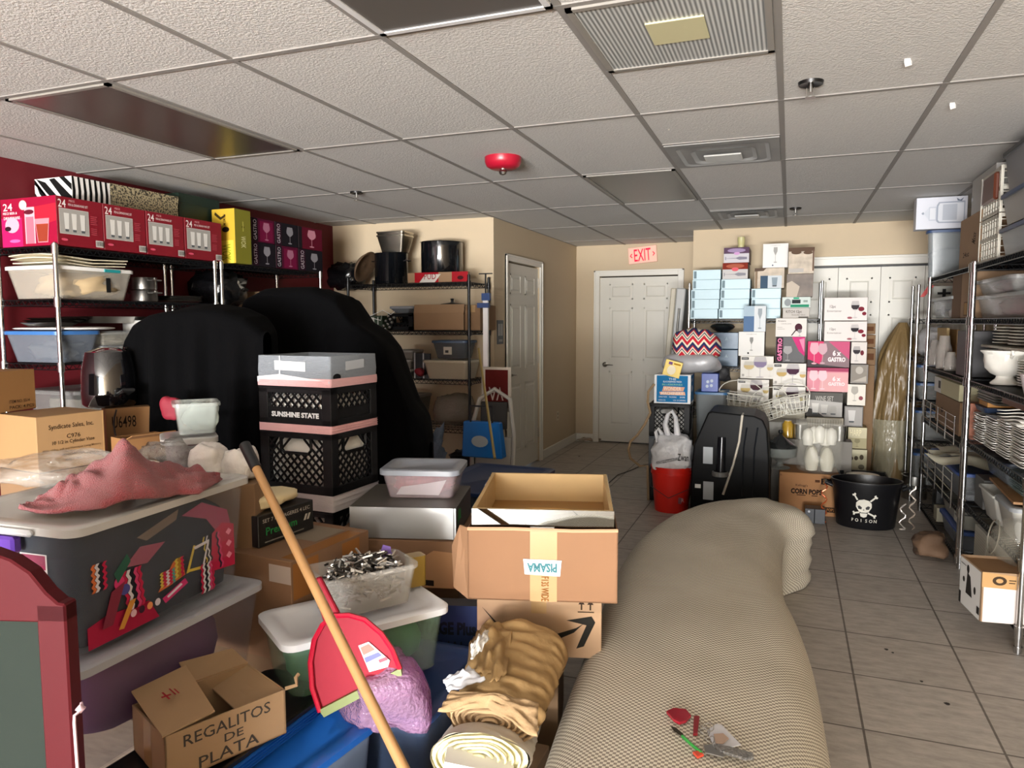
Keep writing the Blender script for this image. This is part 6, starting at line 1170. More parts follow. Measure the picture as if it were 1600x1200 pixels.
crate('black crate of plates standing behind the black party tub', q[0], 0, q[2], .3, .30, style='full', name='plastic_crate')
for k in range(5): solo(MB().lathe([(0, 0), (.08, 0), (.125, .012), (.123, .016), (.08, .004), (0, .004)], n=28), 'dinner_plate', PORC, 'pale plate lying in the black crate behind the party tub', 'plate', (q[0].x+q[2]*.5, 6.27, .225+.013*k), group='plates in the black crate', smooth=True)
solo(lumpmesh(q[2]-.06, .24, .2, 50, .1, 6, 10), 'packing_cloth', mat('#3b3a38', .8), 'dark cloth under the plates in the black crate', 'cloth', q[0]+V(.03, .03, .01), smooth='all')
# poison tub
pc = V(ay(1352, 800, 5.85).x, 5.84, 0); RX, RY = .235, .17
t = thing('party_tub', 'black oval party tub with a white skull and POISON lettering', 'tub', pc)
MB().lathe([(0, 0), (.80, 0), (.84, .01), (.97, .30), (1.03, .33), (1.03, .345), (.99, .345), (.94, .30), (.8, .015), (0, .015)], n=48, sx=RX, sy=RY).build('tub_body', mat('#0c0c0f', .35), t, smooth=True)
for s in (-1, 1): MB().tube([(s*RX*.97, -.05, .29), (s*(RX+.04), -.04, .31), (s*(RX+.04), .04, .31), (s*RX*.97, .05, .29)], .012, 8).build('handle', mat('#0c0c0f', .35), t, smooth=True)
def onface(x, z, e=.004):
    k = .84+.13*z/.3; ang = x/RX; return V(RX*k*math.sin(ang), -RY*k*math.cos(ang)-e, z)
def curve_shapes(shapes, nm, m_):
    b = MB()
    for s in shapes:
        b.poly([onface(*p_) for p_ in s])
    return b
SKW = mat('#cbc7ba', .5)
cx0, cz0 = -.03, .175
head = [(cx0+x*.058, cz0+y*.05) for x, y in ((-.62, -.75), (-.98, -.1), (-.95, .5), (-.6, .9), (0, 1.05), (.6, .9), (.95, .5), (.98, -.1), (.62, -.75), (.3, -.9), (-.3, -.9))]
jaw = [(cx0+x, cz0+y) for x, y in ((-.028, -.05), (.028, -.05), (.022, -.075), (0, -.082), (-.022, -.075))]
def bone(x0, z0, x1, z1):
    d = V(x1-x0, 0, z1-z0).normalized(); n = V(-d.z, 0, d.x); P = []
    def q_(x, z, a, b_): return (x+d.x*a+n.x*b_, z+d.z*a+n.z*b_)
    return [q_(x0, z0, 0, -.006), q_(x1, z1, -.01, -.006), q_(x1, z1, -.006, -.015), q_(x1, z1, .008, -.012), q_(x1, z1, .003, 0), q_(x1, z1, .008, .012), q_(x1, z1, -.006, .015), q_(x1, z1, -.01, .006), q_(x0, z0, 0, .006)]
curve_shapes([head, jaw, bone(cx0+.045, cz0+.04, cx0+.085, cz0+.075), bone(cx0-.045, cz0+.045, cx0-.07, cz0+.085), bone(cx0+.03, cz0-.045, cx0+.085, cz0-.07), bone(cx0-.03, cz0-.045, cx0-.075, cz0-.055)], '', SKW).build('skull_print', SKW, t)
b = MB()
for P_ in ([(cx0-.045, cz0+.0), (cx0-.03, cz0+.006), (cx0-.012, cz0-.008), (cx0-.018, cz0-.022), (cx0-.038, cz0-.02)], [(cx0+.045, cz0+.0), (cx0+.03, cz0+.006), (cx0+.012, cz0-.008), (cx0+.018, cz0-.022), (cx0+.038, cz0-.02)], [(cx0-.006, cz0-.028), (cx0, cz0-.018), (cx0+.006, cz0-.028)], [(cx0-.03, cz0-.046), (cx0+.03, cz0-.046), (cx0+.03, cz0-.05), (cx0-.03, cz0-.05)]): b.poly([onface(x, z, .0055) for x, z in P_])
b.build('skull_sockets', mat('#101012', .5), t)
b = MB()
for k, ch in enumerate('POISON'):
    vs, fs, tw_, th_ = text_mesh(ch); x0 = cx0-.085+k*.034+(.004 if k > 2 else 0); z0 = .07+.0*k
    b.add([onface(x0+v_.x*.034, z0+v_.y*.034-.0) for v_ in vs], fs)
b.build('poison_lettering', SKW, t)
random.seed(8)
for k, (x, dz) in enumerate(((-RX-.05, .3), (RX+.06, .33), (RX+.0, .2))):
    pts = [V(pc.x+x+.02*math.sin(i*1.3+k), pc.y-.05-.01*k, max(.012, dz-.02*i*1.0)) for i in range(17)]
    solo(MB().tube(pts, [.004+.003*(i % 2) for i in range(17)], 6), 'tinsel_garland', mat(['#b0552f', '#c9b9a9', '#b9b0a8'][k], .3, .4, var=.6, vs=120), ['reddish tinsel strand hanging at the left of the party tub', 'beaded strand hanging to the floor right of the party tub', 'pale strand hanging on the right side of the party tub'][k], 'garland')
q = az(1257, 814, 0); carton('small_case', 'small dark grey case on the floor by the couch end', 'case', V(q.x, q.y-.05, 0), 0, .14, .12, .11, mat('#2b2f36', .3), tape=False, shapes=[('r', .45, 0, .5, 1, '#14161a'), ('e', .2, .8, .06, .08, '#b5b9bd')])
# plastic wrapped roll by the closet
t = thing('wrapped_roll', 'tall amber plastic-wrapped roll standing against the closet doors', 'roll', (ay(1392, 700, 7.35).x, 7.35, 0))
def RPf(u, v):
    a = 2*PI*u; z = .05+1.44*v; c_, s_ = math.cos(a), math.sin(a)
    r_ = .165+.05*noise.noise(V(c_*1.2, s_*1.2, z*1.6+3))+.03*abs(noise.noise(V(c_*3, s_*3, z*2)))*2+.012*noise.noise(V(c_*9, s_*9, z*5))
    if v > .72: r_ *= 1-((v-.72)/.28)**1.6*.8
    return V(r_*c_+.05*(v-.3)+.07*max(0, v-.7), r_*.8*s_, z)
MB().grid(RPf, 90, 70).build('amber_wrap', mat('#75603f', .32, var=.35, vs=5, bump=.9, bs=22, stretch=(1.4, 1.4, .3), spec=.35), t, smooth='all')
def RP2(u, v):
    a = 2*PI*u; z = .002+.62*v; r_ = .19+.02*noise.noise(V(math.cos(a)*1.5, math.sin(a)*1.5, z*3+9)); return V(r_*math.cos(a), r_*.85*math.sin(a), z)
MB().grid(RP2, 40, 20).build('clear_cover', clear('#b9b49a', .45, .1, bump=1, bs=20), t, smooth='all')
solo(lumpmesh(.34, .24, 1.2, 61, .15, 3, 16), 'brown_bag', mat('#57432f', .4, bump=.6, bs=10), 'dark brown bagged bundle behind the amber wrapped roll', 'bundle', (t.location.x-.08, 7.5, .32), smooth='all') if False else None
# small floor bits
p = az(912, 690, 0); lump('plastic_scrap', 'crumpled clear plastic scrap on the floor by the exit door', 'scrap', (p.x-.12, p.y, 0.002), .1, .3, .08, .05, clear('#b5a088', .6, .2, bump=.5), 70, .6, 12)
cp = [az(*q_, .006) for q_ in ((945, 760), (965, 742), (985, 735), (1003, 727), (1020, 724))]; solo(MB().tube(cp, .004, 6), 'floor_cable', mat('#4a4038', .6), 'thin dark cable lying on the floor left of the crates', 'cord', smooth=True)
random.seed(3)
for k, (x, y, s) in enumerate(((1385, 1015, .008), (1440, 1065, .006), (1395, 1020, .005), (1480, 1100, .01), (905, 713, .012))):
    p = az(x, y, .001); solo(MB().prism([V(s*math.cos(a)*(1+.3*math.sin(3*a)), s*math.sin(a), 0) for a in [2*PI*i/7 for i in range(7)]], (0, 0, .002)), 'debris_fleck', mat('#2c2622', .8), 'small dark fleck of debris on the floor tiles', 'debris', (p.x, p.y, .001), group='dark flecks on the floor')
# ================================================================== RIGHT RACKS
ZN = (.112, .42, .79, 1.15, 1.515, 1.83); ZF = (.055, .345, .745, 1.15, 1.515, 1.83)
rack('near chrome-posted rack on the right, loaded with white plates', 1.01, 3.785, 1.46, 5.0, ZN, 1.85, along='y', r=.0135)
far_rack = rack('far chrome-posted rack on the right, with wire side guards', 1.01, 5.06, 1.46, 6.45, ZF, 1.85, along='y', r=.0135)
rack('third wire rack on the right, behind the far rack, of blue lidded tubs', .985, 6.80, 1.46, 7.10, (.12, .5, .84, 1.2, 1.515), 1.80, along='y')
def rx(x0, y0, x1, y1, z=None, X=1.03): return fb('x', X, x0, y0, x1, y1, z)
SH = .006
def rt(name, label, x0, y0, x1, y1, z, d, bm, lm, X=1.04, hmul=1, taper=.02, r=.03, cat='tub', **k):
    q = rx(x0, y0, x1, y1, z, X); return tub(name, label, cat, q[0], q[1], q[2], d, q[3]*hmul, bm, lm, taper=taper, r=r, **k), q
# ---- top level
BLID = mat('#33496f', .45)
qx = fy(6.36, 1450, 362, 1494, 430, z=1.836)
tub('storage_tub', 'clear tub with a blue rim under the jar picture box', 'tub', qx[0]+V(0, 0, 0), 0, .40, .09, qx[3], clear('#a5adb0', .35, .2), BLID, taper=.015)
lump('bagged_goods', 'grey bagged goods inside the clear tub below the jar picture box', 'goods', qx[0]+V(.03, .02, .01), 0, .33, .05, .22, mat('#8a8c8c', .6, var=.4, vs=20), 71, .3, 12)
zj = 1.836+qx[3]+.014
q = fy(6.32, 1432, 292, 1512, 358, z=zj)
jar = [('p', [(.1, .5), (.14, .55), (.16, .5), (.14, .45)], '#8f97a3'), ('p', [(.16, .53), (.25, .68), (.25, .3), (.16, .47)], '#c3c7cf'), ('r', .25, .26, .4, .7, '#b9bec8'), ('r', .27, .3, .38, .66, '#d3d5da'), ('p', [(.4, .24), (.44, .18), (.95, .16), (.95, .85), (.44, .84), (.4, .74)], '#9aa1ae'), ('p', [(.43, .28), (.46, .22), (.93, .2), (.93, .8), (.46, .8), (.43, .7)], '#cfd2d8'), ('r', .52, .26, .8, .76, '#b1b6bf'), ('p', [(.78, .95), (.85, .88), (.92, .95), (.88, .84), (.8, .86)], '#6a7282')]
carton('jar_box', 'white box with a jar drawing on its side, top of the far rack', 'box', q[0], 0, q[2], .12, min(q[3], 2.43-zj), mat('#c9cbd3', .45), tape=False, shapes=jar)
q = rx(1500, 347, 1532, 412, z=1.836, X=1.05); kz_ = q[3]
carton('cardboard_box', 'tall brown box with handwriting on the top of the far rack', 'box', q[0], q[1], q[2], .38, kz_, KRAFT, tape=False, shapes=[('t', '24oz', .35, .28, .3, .1, '#3a2a1c'), ('t', 'Mxxx', .7, .55, .12, .3, 75, '#3a2a1c')], right=None)
q2 = rx(1506, 277, 1556, 345, z=1.836+kz_+.003, X=1.05); hh = min(.25, 2.43-(1.836+kz_+.003))
t = thing('white_box', 'grey-white taped box standing on the tall brown box', 'box', q2[0]+V(.045, 0, 0), q2[1]); w_ = q2[2]*.72
MB().box((0, 0, 0), (w_, .36, hh)).build('box_body', mat('#a9a7a2', .5, var=.05, vs=5), t, bevel=.003); MB().box((-.001, -.001, hh*.45), (w_*.08, .361, hh*.55)).build('packing_tape', mat('#7d7b77', .3), t)
q = rx(1535, 292, 1556, 329, X=1.03); t = thing('brown_case', 'small brown leather case hanging over the white box edge', 'case', V(1.055, q[0].y, 1.836+kz_+.002), q[1]+.0); MB().box((0, -.03, 0), (q[2]*.9, 0, .15)).build('case_body', mat('#5a2f20', .3), t, bevel=.01); MB().tube([(.03, -.032, .15), (.03, -.036, .0)], .003, 5).build('zip', mat('#a5a29c', .3, .5), t)
# two white lattice crates
WC = mat('#c6c2b4', .5)
for k in range(2):
    q = rx(1532, 300, 1562, 400, z=1.836+.255*k, X=1.05)
    t = thing('lattice_crate', ['lower', 'upper'][k]+' white lattice crate on the near end of the top shelf', 'crate', q[0], q[1]); w_, d_, h_ = q[2], .36, .25; b = MB()
    for zz_ in (0, .12, h_-.02): b.box((0, 0, zz_), (w_, .01, zz_+.02)); b.box((0, d_-.01, zz_), (w_, d_, zz_+.02)); b.box((0, 0, zz_), (.01, d_, zz_+.02)); b.box((w_-.01, 0, zz_), (w_, d_, zz_+.02))
    for i in range(9): 
        x = w_*i/8; b.box((x-.005, 0, 0), (x+.005, .008, h_)); b.box((x-.005, d_-.008, 0), (x+.005, d_, h_))
    for i in range(9): y = d_*i/8; b.box((w_-.008, y-.005, 0), (w_, y+.005, h_)); b.box((0, y-.005, 0), (.008, y+.005, h_))
    for i in range(7): zz_ = h_*i/7; b.box((0, .001, zz_), (w_, .006, zz_+.004)); b.box((w_-.006, 0, zz_), (w_-.001, d_, zz_+.004))
    b.build('lattice_body', WC, t)
    solo(lumpmesh(w_-.04, d_-.04, h_-.03, 72+k, .1, 6, 10), 'stored_goods', mat('#7f7c74', .7, var=.3, vs=20), 'grey goods inside the %s white lattice crate' % ['lower', 'upper'][k], 'goods', q[0]+V(.02, -w_+.02, .01), 0, smooth='all') if False else None
zt_ = 1.836
for k, (hh, lab) in enumerate(((.16, 'lowest'), (.17, 'middle'), (.21, 'topmost'))):
    a, b_ = ax(1562, 380, 1.04), ax(1640, 380, 1.04)
    q = AB(V(1.04, a.y, zt_), V(1.04, 3.72, zt_)); tub('storage_tub', 'grey frosted tub with dark blue lid, %s in the stack at the right edge' % lab, 'tub', q[0], q[1], q[2], .38, hh-.02, clear('#8d9094', .62, .3), BLID if k < 2 else mat('#3a3d40', .5), taper=.02, group=None)
    lump('stored_goods', 'grey goods inside the %s frosted tub at the right edge' % lab, 'goods', V(1.09, 3.78, zt_+.008), 0, .28, q[2]-.12, hh-.06, mat('#6f7072', .7, var=.3, vs=12), 80+k, .1, 6)
    zt_ += hh+.008
# ---- level 5 (z 1.515)
z = 1.521
t, q = rt('storage_tub', 'clear tub holding a white scoop on the far rack below the top', 1457, 462, 1489, 492, z, .3, CLEARP, mat('#a9acab', .4), hmul=.8)
solo(MB().tube([V(0, 0, .15), V(0, 0, .06)], [.008, .008], 8).lathe([(0, 0), (.03, .005), (.035, .05), (.01, .07)], n=14), 'white_scoop', WHITEP, 'white plastic scoop standing inside the clear tub on the far rack', 'scoop', (1.12, q[0].y-q[2]*.5, z+.006), smooth=True)
q = rx(1488, 430, 1502, 492, z, X=1.04); carton('cardboard_box', 'dark brown upright box, left one on the far rack under the top shelf', 'box', q[0], q[1], q[2]*1.0-.004, .36, .285, mat('#6b5038', .8), tape=False)
q = rx(1502, 430, 1515, 492, z, X=1.03); carton('cardboard_box', 'light brown upright box with a printed square on the far rack', 'box', q[0], q[1], q[2]-.002, .36, .285, KRAFT, tape=False, shapes=[('r', .4, .05, .85, .35, '#5a4028'), ('r', .44, .07, .81, .33, '#a88455')])
t, q = rt('storage_tub', 'lower clear tub of wrapped goods on the near rack under the top shelf', 1526, 466, 1632, 497, z, .38, clear('#b5b0aa', .3, .2), clear('#a5a39f', .5, .2))
lump('wrapped_goods', 'brown and grey wrapped goods inside the lower clear tub', 'goods', q[0]+V(.06, -q[2]+.06, .01), 0, .26, q[2]-.12, .10, mat('#7d6a5a', .5, var=.5, vs=9), 84, .3, 12)
h0 = q[3]
t, q = rt('storage_tub', 'upper clear tub of white goods on the near rack under the top shelf', 1527, 440, 1580, 462, z+h0+.016, .38, clear('#b5b5b2', .3, .2), clear('#8f8f8d', .5, .2), hmul=.9)
lump('white_goods', 'whitish goods inside the upper clear tub', 'goods', q[0]+V(.06, -q[2]+.06, .01), 0, .26, q[2]-.12, .08, mat('#a9a69d', .6, var=.4, vs=20), 85, .3, 14)
p = ax(1590, 438, 1.12); solo(MB().lathe([(0, 0), (.06, .004), (.14, .05), (.15, .06), (.13, .052), (.05, .012), (0, .01)], n=32, sx=.6, sy=1.4), 'wooden_bowl', mat('#3a2b20', .35), 'long dark wooden boat-shaped bowl on the upper clear tub', 'bowl', (1.14, 4.08, z+h0+.02), smooth=True)
# ---- level 4 (z 1.15)
z = 1.156
for k, (x0, x1, yt, c_) in enumerate(((1463, 1478, 512, '#c2a56e'), (1476, 1494, 514, '#9c7848'))):
    q = rx(x0, yt, x1, 580, z, X=1.14+.06*k); t = thing('cutting_board', ['pale', 'darker'][k]+' wooden cutting board standing on the far rack', 'board', q[0], q[1]); MB().loft([rr(q[2], .02, .004, 0), rr(q[2], .02, .004, q[3])]).build('board', mat(c_, .5, var=.15, vs=10), t)
    t.rotation_euler = (0, 0, q[1])
for k, (x, rr_, hh) in enumerate(((1465, .045, .2), (1479, .05, .24), (1490, .04, .13))):
    p = ax(x, 570, 1.08); solo(MB().lathe([(0, 0), (rr_, 0), (rr_*1.05, hh*.6), (rr_*.6, hh*.85), (rr_*.7, hh), (rr_*.65, hh), (rr_*.9, hh*.6), (rr_*.9, .01), (0, .01)], n=20), 'glass_jar', clear('#b5ada5', .4, .05), ['leftmost', 'tallest', 'smallest'][k]+' glass jar on the far rack in front of the cutting boards', 'jar', (1.06, p.y, z), smooth=True)
q = rx(1495, 515, 1511, 583, z, X=1.03); carton('dark_box', 'tall dark grey box beside the middle rack post', 'box', q[0], q[1], q[2], .36, q[3]*.98, mat('#2b292b', .5), tape=False)
def plates(label, group, X, Y, z, n, r=.13, dz=.013, name='dinner_plate', m=PORC, sq=False, jit=.003, first=None):
    if sq: b = MB().loft([rr(1.2*r, 1.2*r, .02, 0, -.6*r, -.6*r), rr(2*r, 2*r, .02, .014, -r, -r), rr(2*r, 2*r, .02, .018, -r, -r), rr(1.15*r, 1.15*r, .02, .005, -.575*r, -.575*r)])
    else: b = MB().lathe([(0, 0), (.6*r, 0), (r, .012), (r, .016), (.6*r, .004), (0, .004)], n=32)
    o = solo(b, name, m, label, 'plate', (X, Y, z), 0, group, smooth=True); random.seed(int(X*1000+Y*100))
    for k in range(1, n):
        c = o.copy(); C.objects.link(c); c.location = (X+random.uniform(-jit, jit), Y+random.uniform(-jit, jit), z+dz*k)
        if sq: c.rotation_euler = (0, 0, random.uniform(-.04, .04))
    return z+dz*n
pts = ((4.93, 9, 'left'), (4.60, 9, 'second'), (4.27, 9, 'right'))
for Y_, n, nm in ((4.82, 14, 'white dinner plate in the left lower stack behind the relief bowl'), (4.44, 11, 'white dinner plate in the right lower stack behind the relief bowl')):
    plates(nm, nm+'s', 1.25, Y_, z, n, .135)
zp = z+.013*14+.03
t = solo(MB().loft([rr(.36, 1.0, .03, 0), rr(.36, 1.0, .03, .012)]), 'serving_board', mat('#b0aa98', .5), 'flat pale board carrying the upper plate stacks', 'board', (1.06, 4.02, zp-.016)); 
for Y_, nm in ((4.82, 'left'), (4.5, 'middle'), (4.2, 'right')):
    zq = plates('pale dinner plate in the %s upper stack over the relief bowl' % nm, 'plates in the %s upper stack' % nm, 1.22, Y_, zp, 6 if Y_ != 4.5 else 7, .14, .017, m=mat('#b8b2a4', .25))
p = ax(1566, 600, 1.10); t = thing('relief_bowl', 'large white footed bowl with swirl relief on the near rack', 'bowl', (1.11, p.y, z))
b = MB(); n = 64; rings = []
for r_, zz_ in ((0, 0), (.068, 0), (.07, .008), (.045, .03), (.04, .045), (.07, .06), (.093, .09), (.102, .13), (.104, .165), (.118, .178), (.12, .186), (.112, .186), (.098, .165), (.09, .1), (.05, .065), (0, .06)):
    rings.append([V((r_+(.0035*math.sin(k*2*PI/n*7+zz_*60) if .07 < zz_ < .17 and r_ > .09 else 0))*math.cos(2*PI*k/n), (r_+(.0035*math.sin(k*2*PI/n*7+zz_*60) if .07 < zz_ < .17 and r_ > .09 else 0))*math.sin(2*PI*k/n), zz_) for k in range(n)])
b.loft(rings, cap=False).build('bowl_body', PORC, t, smooth=True)
for s in (1, -1): MB().tube([(0, s*.108, .15), (-.0, s*.135, .168), (0, s*.13, .185), (0, s*.112, .182)], .008, 8).build('handle', PORC, t, smooth=True)
p = ax(1600, 600, 1.06); solo(MB().lathe([(0, 0), (.05, 0), (.06, .04), (.072, .1), (.066, .1), (.05, .02), (0, .01)], n=24), 'white_cup', mat('#c9bfc0', .4, bump=.6, bs=30), 'pinkish white cup at the right edge beside the relief bowl', 'cup', (1.08, 3.98, z), smooth=True)
# ---- level 3 (z .79 near / .745 far)
z = .797
for Y0, nm, n in ((4.86, 'left', 13), (4.60, 'second', 14), (4.35, 'third', 15), (4.10, 'rightmost', 16)):
    plates('white square plate in the %s stack on the near rack' % nm, 'square plates, %s stack' % nm, 1.15, Y0, z, n, .115, .0125, 'square_plate', sq=True, jit=.006)
for k in range(5):
    o = solo(MB().grid(lambda u, v: V((u-.5)*.3, (v-.5)*.2, .02*abs(u-.5)+.008*math.sin(v*5)), 8, 6), 'serving_dish', PORC, 'thin white dish lying askew, %s of five on the square plates' % ['lowest', 'second', 'middle', 'fourth', 'topmost'][k], 'dish', (1.17, 4.12+.05*k, z+.20+.014*k), .2*k, smooth='all'); o.modifiers.new('t', 'SOLIDIFY').thickness = .004
zc = 1.0
q = rx(1514, 636, 1540, 650, X=1.04); t = thing('navy_tray', 'dark blue tray across the left plate stacks on the near rack', 'tray', (1.05, 4.76, z+.185), 0); MB().loft([rr(.36, .22, .02, 0), rr(.38, .24, .02, .03, -.01, -.01)]).build('tray_body', mat('#1e2c45', .4), t)
solo(MB().box((0, 0, 0), (.3, .2, .03)), 'orange_box', mat('#a87434', .6), 'flat orange and yellow box on the dark blue tray', 'box', (1.06, 4.77, z+.217), bevel=.003)
solo(MB().box((0, 0, 0), (.34, .42, .032)), 'flat_brown_box', mat('#5e3a2a', .6), 'flat reddish brown box above the right plate stacks', 'box', (1.05, 4.02, z+.278), bevel=.003)
solo(MB().loft([rr(.2, .32, .06, 0, .07, .06), rr(.34, .44, .09, .022), rr(.33, .43, .09, .022, .005, .005), rr(.2, .32, .06, .006, .07, .06)]), 'oval_platter', PORC, 'white oval platter on the flat brown box', 'platter', (1.04, 4.02, z+.314), smooth=True)
for k in range(4): solo(MB().loft([rr(.36, .42, .03, 0), rr(.38, .44, .03, .012, -.01, -.01)]), 'baking_sheet', STEEL, 'steel baking sheet in the stack below the relief bowl shelf, near rack', 'tray', (1.05, 4.54, z+.25+.015*k+.0), 0, 'baking sheets on the near rack', smooth=True)
z = .752
q = rx(1462, 618, 1500, 648, z+.0, X=1.05); carton('cardboard_box', 'brown open-holed box on the far rack behind the upper wire guard', 'box', V(q[0].x, q[0].y, z), q[1], q[2], .3, .22, KRAFTD, tape=False, shapes=[('e', .3, .5, .05, .08, '#2a1c12')])
q = rx(1460, 598, 1499, 616, z+.224, X=1.05); carton('white_box', 'white box with yellowish side on the brown holed box', 'box', V(q[0].x, q[0].y, z+.224), q[1], q[2], .28, .11, mat('#b3ad8a', .6), tape=False, shapes=[('r', 0, 0, .3, 1, '#c9c7c2'), ('r', .18, .3, .28, .8, '#44413d')])
q = rx(1484, 624, 1502, 640, X=1.03); carton('orange_box', 'small reddish flat box beside the brown holed box', 'box', V(1.035, 5.22, z), -PI/2, .12, .2, .25, mat('#8a4a2c', .5), tape=False)
def guard(label, Y0, Y1, z, hgt=.13):
    b = MB()
    for k in range(4): b.tube([(0, Y0, z+.02+hgt*k/3), (0, Y1, z+.02+hgt*k/3)], .003, 5)
    for k in range(5): Y_ = Y0+(Y1-Y0)*k/4; b.rod((0, Y_, z-.03), (0, Y_, z+.02+hgt), .005, 8)
    b.xf(Matrix.Translation((.985-1.235, -5.755, 0))); b.build('side_guard', CHROME, far_rack)
guard('upper wire guard rail along the far right rack', 5.2, 6.3, .755); guard('lower wire guard rail along the far right rack', 5.2, 6.3, .355, .17)
# ---- level 2
z = .426
t, q = rt('storage_tub', 'clear grey tub with a flat lid on the near rack above the white tubs', 1520, 712, 1580, 748, .426+.175, .36, clear('#777e85', .6, .2), mat('#565c66', .4)) if False else (None, None)
for k, (y0, y1, lab, hh) in enumerate(((4.05, 4.36, 'right', .17), (4.38, 4.72, 'left', .16))):
    tub('white_tub', '%s deep milky white tub on the near rack second shelf' % lab, 'tub', V(1.03, y1, z), -PI/2, y1-y0, .38, hh, mat('#bdbcb4', .4), None if k else mat('#8b8e90', .4), taper=.03)
tub('storage_tub', 'clear grey tub with a dark lid above the white tubs on the near rack', 'tub', V(1.09, 4.92, z+.205), -PI/2, .46, .34, .11, clear('#6f767c', .6, .2), mat('#2c3a50', .4), taper=.02)
solo(MB().box((0, 0, 0), (.36, .62, .012)), 'brown_folder', mat('#8a6236', .6), 'flat brown folder across the white tubs', 'folder', (1.04, 4.1, z+.188), -.06)
plates('clear stacked container lid beside the dark lidded tub', 'stacked clear lids', 1.22, 4.28, z+.206, 8, .13, .012, 'container_lid', clear('#8fa09c', .5, .15), sq=True)
solo(MB().box((0, 0, 0), (.34, .2, .17)), 'grey_carton', mat('#4b4a48', .6), 'dark carton behind the middle rack post on the second shelf', 'box', (1.06, 4.76, z), bevel=.003)
z = .351
tub('storage_tub', 'tub with a blue lid and papers on it behind the lower wire guard', 'tub', V(1.05, 6.3, z), -PI/2, 1.0, .36, .17, clear('#9a9da0', .45, .3), mat('#2c4f95', .4), taper=.02)
for k in range(3): solo(MB().grid(lambda u, v: V(u*.3, v*.4, .03*math.sin(u*4+k)*math.sin(v*5+k)), 10, 10), 'paper_sheet', mat('#d4cfb8', .7), 'crumpled cream paper on the blue lid, %s sheet' % ['left', 'middle', 'right'][k], 'paper', (1.04, 5.85-.32*k, z+.225+.006*k), .2*k, smooth='all')
solo(lumpmesh(.25, .8, .12, 91, .2, 6, 10), 'stored_cloth', mat('#8f8a80', .8), 'grey cloth inside the blue lidded tub behind the wire guard', 'cloth', (1.1, 5.4, z+.01), smooth='all')
solo(MB().lathe([(0, 0), (.13, 0), (.16, .2), (.165, .21), (.15, .2), (.12, .01), (0, .01)], n=30), 'grey_bowl', mat('#6e7476', .35), 'large grey round container on the far rack above the papers', 'bowl', (1.24, 5.25, z+.012+.0), smooth=True) if False else None
# ---- bottom level
z = .061
for k, (y0, y1) in enumerate(((5.12, 5.75),)):
    tub('storage_tub', 'lower blue lidded tub at the foot of the far right rack', 'tub', V(1.03, y1, z), -PI/2, y1-y0, .38, .125, clear('#8d929a', .4, .3), mat('#2a4a8a', .4), taper=.02)
    tub('storage_tub', 'upper milky tub with a label at the foot of the far right rack', 'tub', V(1.03, y1, z+.142), -PI/2, y1-y0, .38, .115, clear('#b5b2a5', .55, .3), None, taper=.02, lab=[('r', .7, .2, .9, .8, '#c9c7bd'), ('r', .73, .55, .87, .65, '#777777')])
solo(lumpmesh(.28, .5, .08, 93, .2, 6, 10), 'stored_cloth', mat('#9a958a', .8), 'pale cloth inside the upper milky tub', 'cloth', (1.09, 5.2, z+.15), smooth='all')
carton('dark_box', 'small black boxed appliance on the bottom of the far right rack', 'box', V(1.05, 6.2, z), -PI/2, .16, .25, .2, mat('#161616', .4), tape=False, shapes=[('e', .5, .6, .2, .2, '#2b2b2b')])
carton('white_box', 'small cream box beside the black appliance on the bottom shelf', 'box', V(1.03, 6.0, z), -PI/2, .12, .12, .1, mat('#a8a28c', .6), tape=False)
z = .118
carton('white_carton', 'stack-like white ribbed carton at the left of the glass bowl', 'box', V(1.05, 4.86, z), -PI/2, .26, .34, .2, mat('#bdbbb0', .6), tape=False, shapes=[('r', 0, .08*k+.04, 1, .08*k+.05, '#8d8b82') for k in range(11)])
# banker box
A = az(1531, 971, z); B = az(1592, 976, z); L_ = az(1498, 938, z)
bl, brz_, bw2 = AB(A, B, z); bw2 = .42; bh = az(1531, 971, z); bd = (L_-A).length
hb = ay(1531, 893, A.y).z-z
t = open_carton('banker_box', 'white and brown carton with printed logos at the bottom of the near rack', 'box', bl, brz_, bw2, bd, hb, KRAFT, flaps=(None, None, None, None))
decal(t, 'front', (bw2, bd, hb), [('r', .02, 0, 1, .95, '#cfc3bc'), ('p', [(0, .7), (.34, .68), (.34, .95), (0, 1)], '#b08a5c'), ('e', .17, .84, .07, .09, '#3a2c1e'), ('e', .17, .84, .035, .045, '#b08a5c'), ('r', .26, .85, .33, .87, '#3a2c1e'), ('r', .26, .8, .32, .82, '#3a2c1e')], 'printed_front')
decal(t, 'left', (bw2, bd, hb), [('r', 0, 0, .96, .97, '#c9c5c0'), ('p', [(.3, .3), (.6, .3), (.5, .7), (.35, .75)], '#26221f'), ('e', .38, .82, .06, .09, '#26221f'), ('e', .2, .55, .05, .06, '#26221f'), ('e', .72, .5, .05, .08, '#26221f'), ('r', .84, .1, .96, .25, '#26221f'), ('r', 0, 0, .1, .25, '#26221f'), ('r', .05, .85, .3, .87, '#77726c')], 'printed_side')
MB().box((.005, .005, hb-.02), (bw2-.005, bd-.005, hb-.012)).build('inner_flap', mat('#8a6640', .8), t)
c_, s_ = math.cos(brz_), math.sin(brz_)
gc = bl+V(c_*.2-s_*.15, s_*.2+c_*.15, hb-.008)
t = thing('fish_bowl', 'round clear glass bowl lying on its side on the banker carton', 'bowl', gc+V(0, 0, .115), 0)
b = MB().lathe([(.075, -.105), (.08, -.1), (.1, -.07), (.118, -.0), (.1, .07), (.05, .105), (0, .11), (0, .107), (.05, .102), (.097, .068), (.115, 0), (.097, -.068), (.075, -.1)], n=40); b.xf(Matrix.Rotation(math.radians(-80), 4, 'Y')@Matrix.Identity(4)); b.build('glass_wall', clear('#8a8578', .14, .03), t, smooth=True)
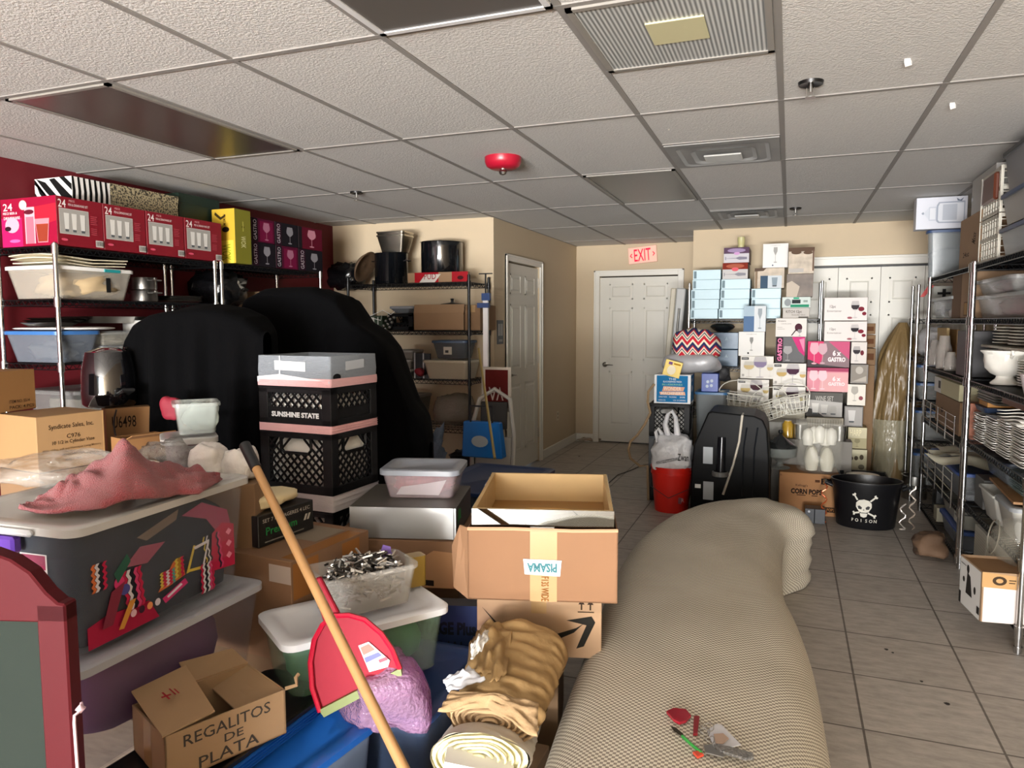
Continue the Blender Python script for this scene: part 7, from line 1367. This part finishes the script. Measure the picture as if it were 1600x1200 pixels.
rg = MB(); rg.tube([(.08*math.cos(a), .08*math.sin(a), -.104) for a in [2*PI*i/32 for i in range(32)]], .004, 6, closed=True); rg.xf(Matrix.Rotation(math.radians(-80)+PI, 4, 'Y')); rg.xf(Matrix.Rotation(math.radians(0), 4, 'Z')); rg.build('glass_rim', mat('#6f6a5e', .15, .2), t, smooth=True)
p = az(1495, 860, .12); lump('paper_bag', 'crumpled brown paper bag at the foot of the middle rack post', 'bag', V(.79, 5.06, .0), .1, .2, .26, .15, mat('#5f4733', .8, var=.15, vs=8, bump=.6, bs=12), 95, .4, 8)
p = az(1428, 778, 0); pot('steel_pot', 'tall steel pot on the floor beyond the far right rack', (p.x, p.y, 0), .095, .2, STEEL, handles=False, rim=.012)
t = thing('cart_wheel', 'dark caster wheel with grey housing at the right edge', 'caster', (1.075, 3.62, 0)); MB().rod((-.015, 0, .05), (.015, 0, .05), .05, 24).build('wheel', mat('#111111', .5), t, smooth=True); MB().box((-.025, -.05, .07), (.025, .05, .12)).build('housing', mat('#6f7276', .4), t, bevel=.01)
# ---- third rack tubs
for k, (z_, hh, lab) in enumerate(((.13, .26, 'bottom'), (.51, .24, 'second'), (.85, .13, 'third'), (1.0, .13, 'fourth'))):
    t = tub('storage_tub', 'blue lidded clear tub on the hindmost right rack, %s from the floor' % lab, 'tub', V(1.015, 6.83, z_), 0, .40, .23, hh, clear('#9a9c9a', .45, .3), mat('#31517f', .4), taper=.02)
    lump('stored_goods', 'mixed pale goods inside the %s blue lidded tub on the hindmost rack' % lab, 'goods', V(1.06, 6.87, z_+.008), 0, .3, .16, hh-.04, mat('#8c8880', .6, var=.5, vs=20), 100+k, .2, 12)
lump('white_bag', 'white plastic bag with a red mark on the hindmost right rack', 'bag', V(1.01, 6.82, 1.212), 0, .26, .24, .24, mat('#b5b3b3', .4, bump=.8, bs=14), 110, .25, 9)
for k in range(2): carton('card_box', 'pale box with a dark cross print on the hindmost rack, %s one' % ['lower', 'upper'][k], 'box', V(1.1, 6.87, 1.53+.14*k), 0, .16, .2, .12, mat('#a3a39a', .5), tape=False, shapes=[('r', .2, .42, .8, .58, '#222222'), ('r', .42, .2, .58, .8, '#222222')])
solo(MB().prism([V(0, 0, 0), V(.03, 0, .0), V(.1, 0, .09), (.06, 0, .1)], (0, .01, 0)), 'red_tag', mat('#b8231c', .4), 'red plastic tag clipped to the hindmost rack post', 'tag', (.995, 6.785, 1.70))
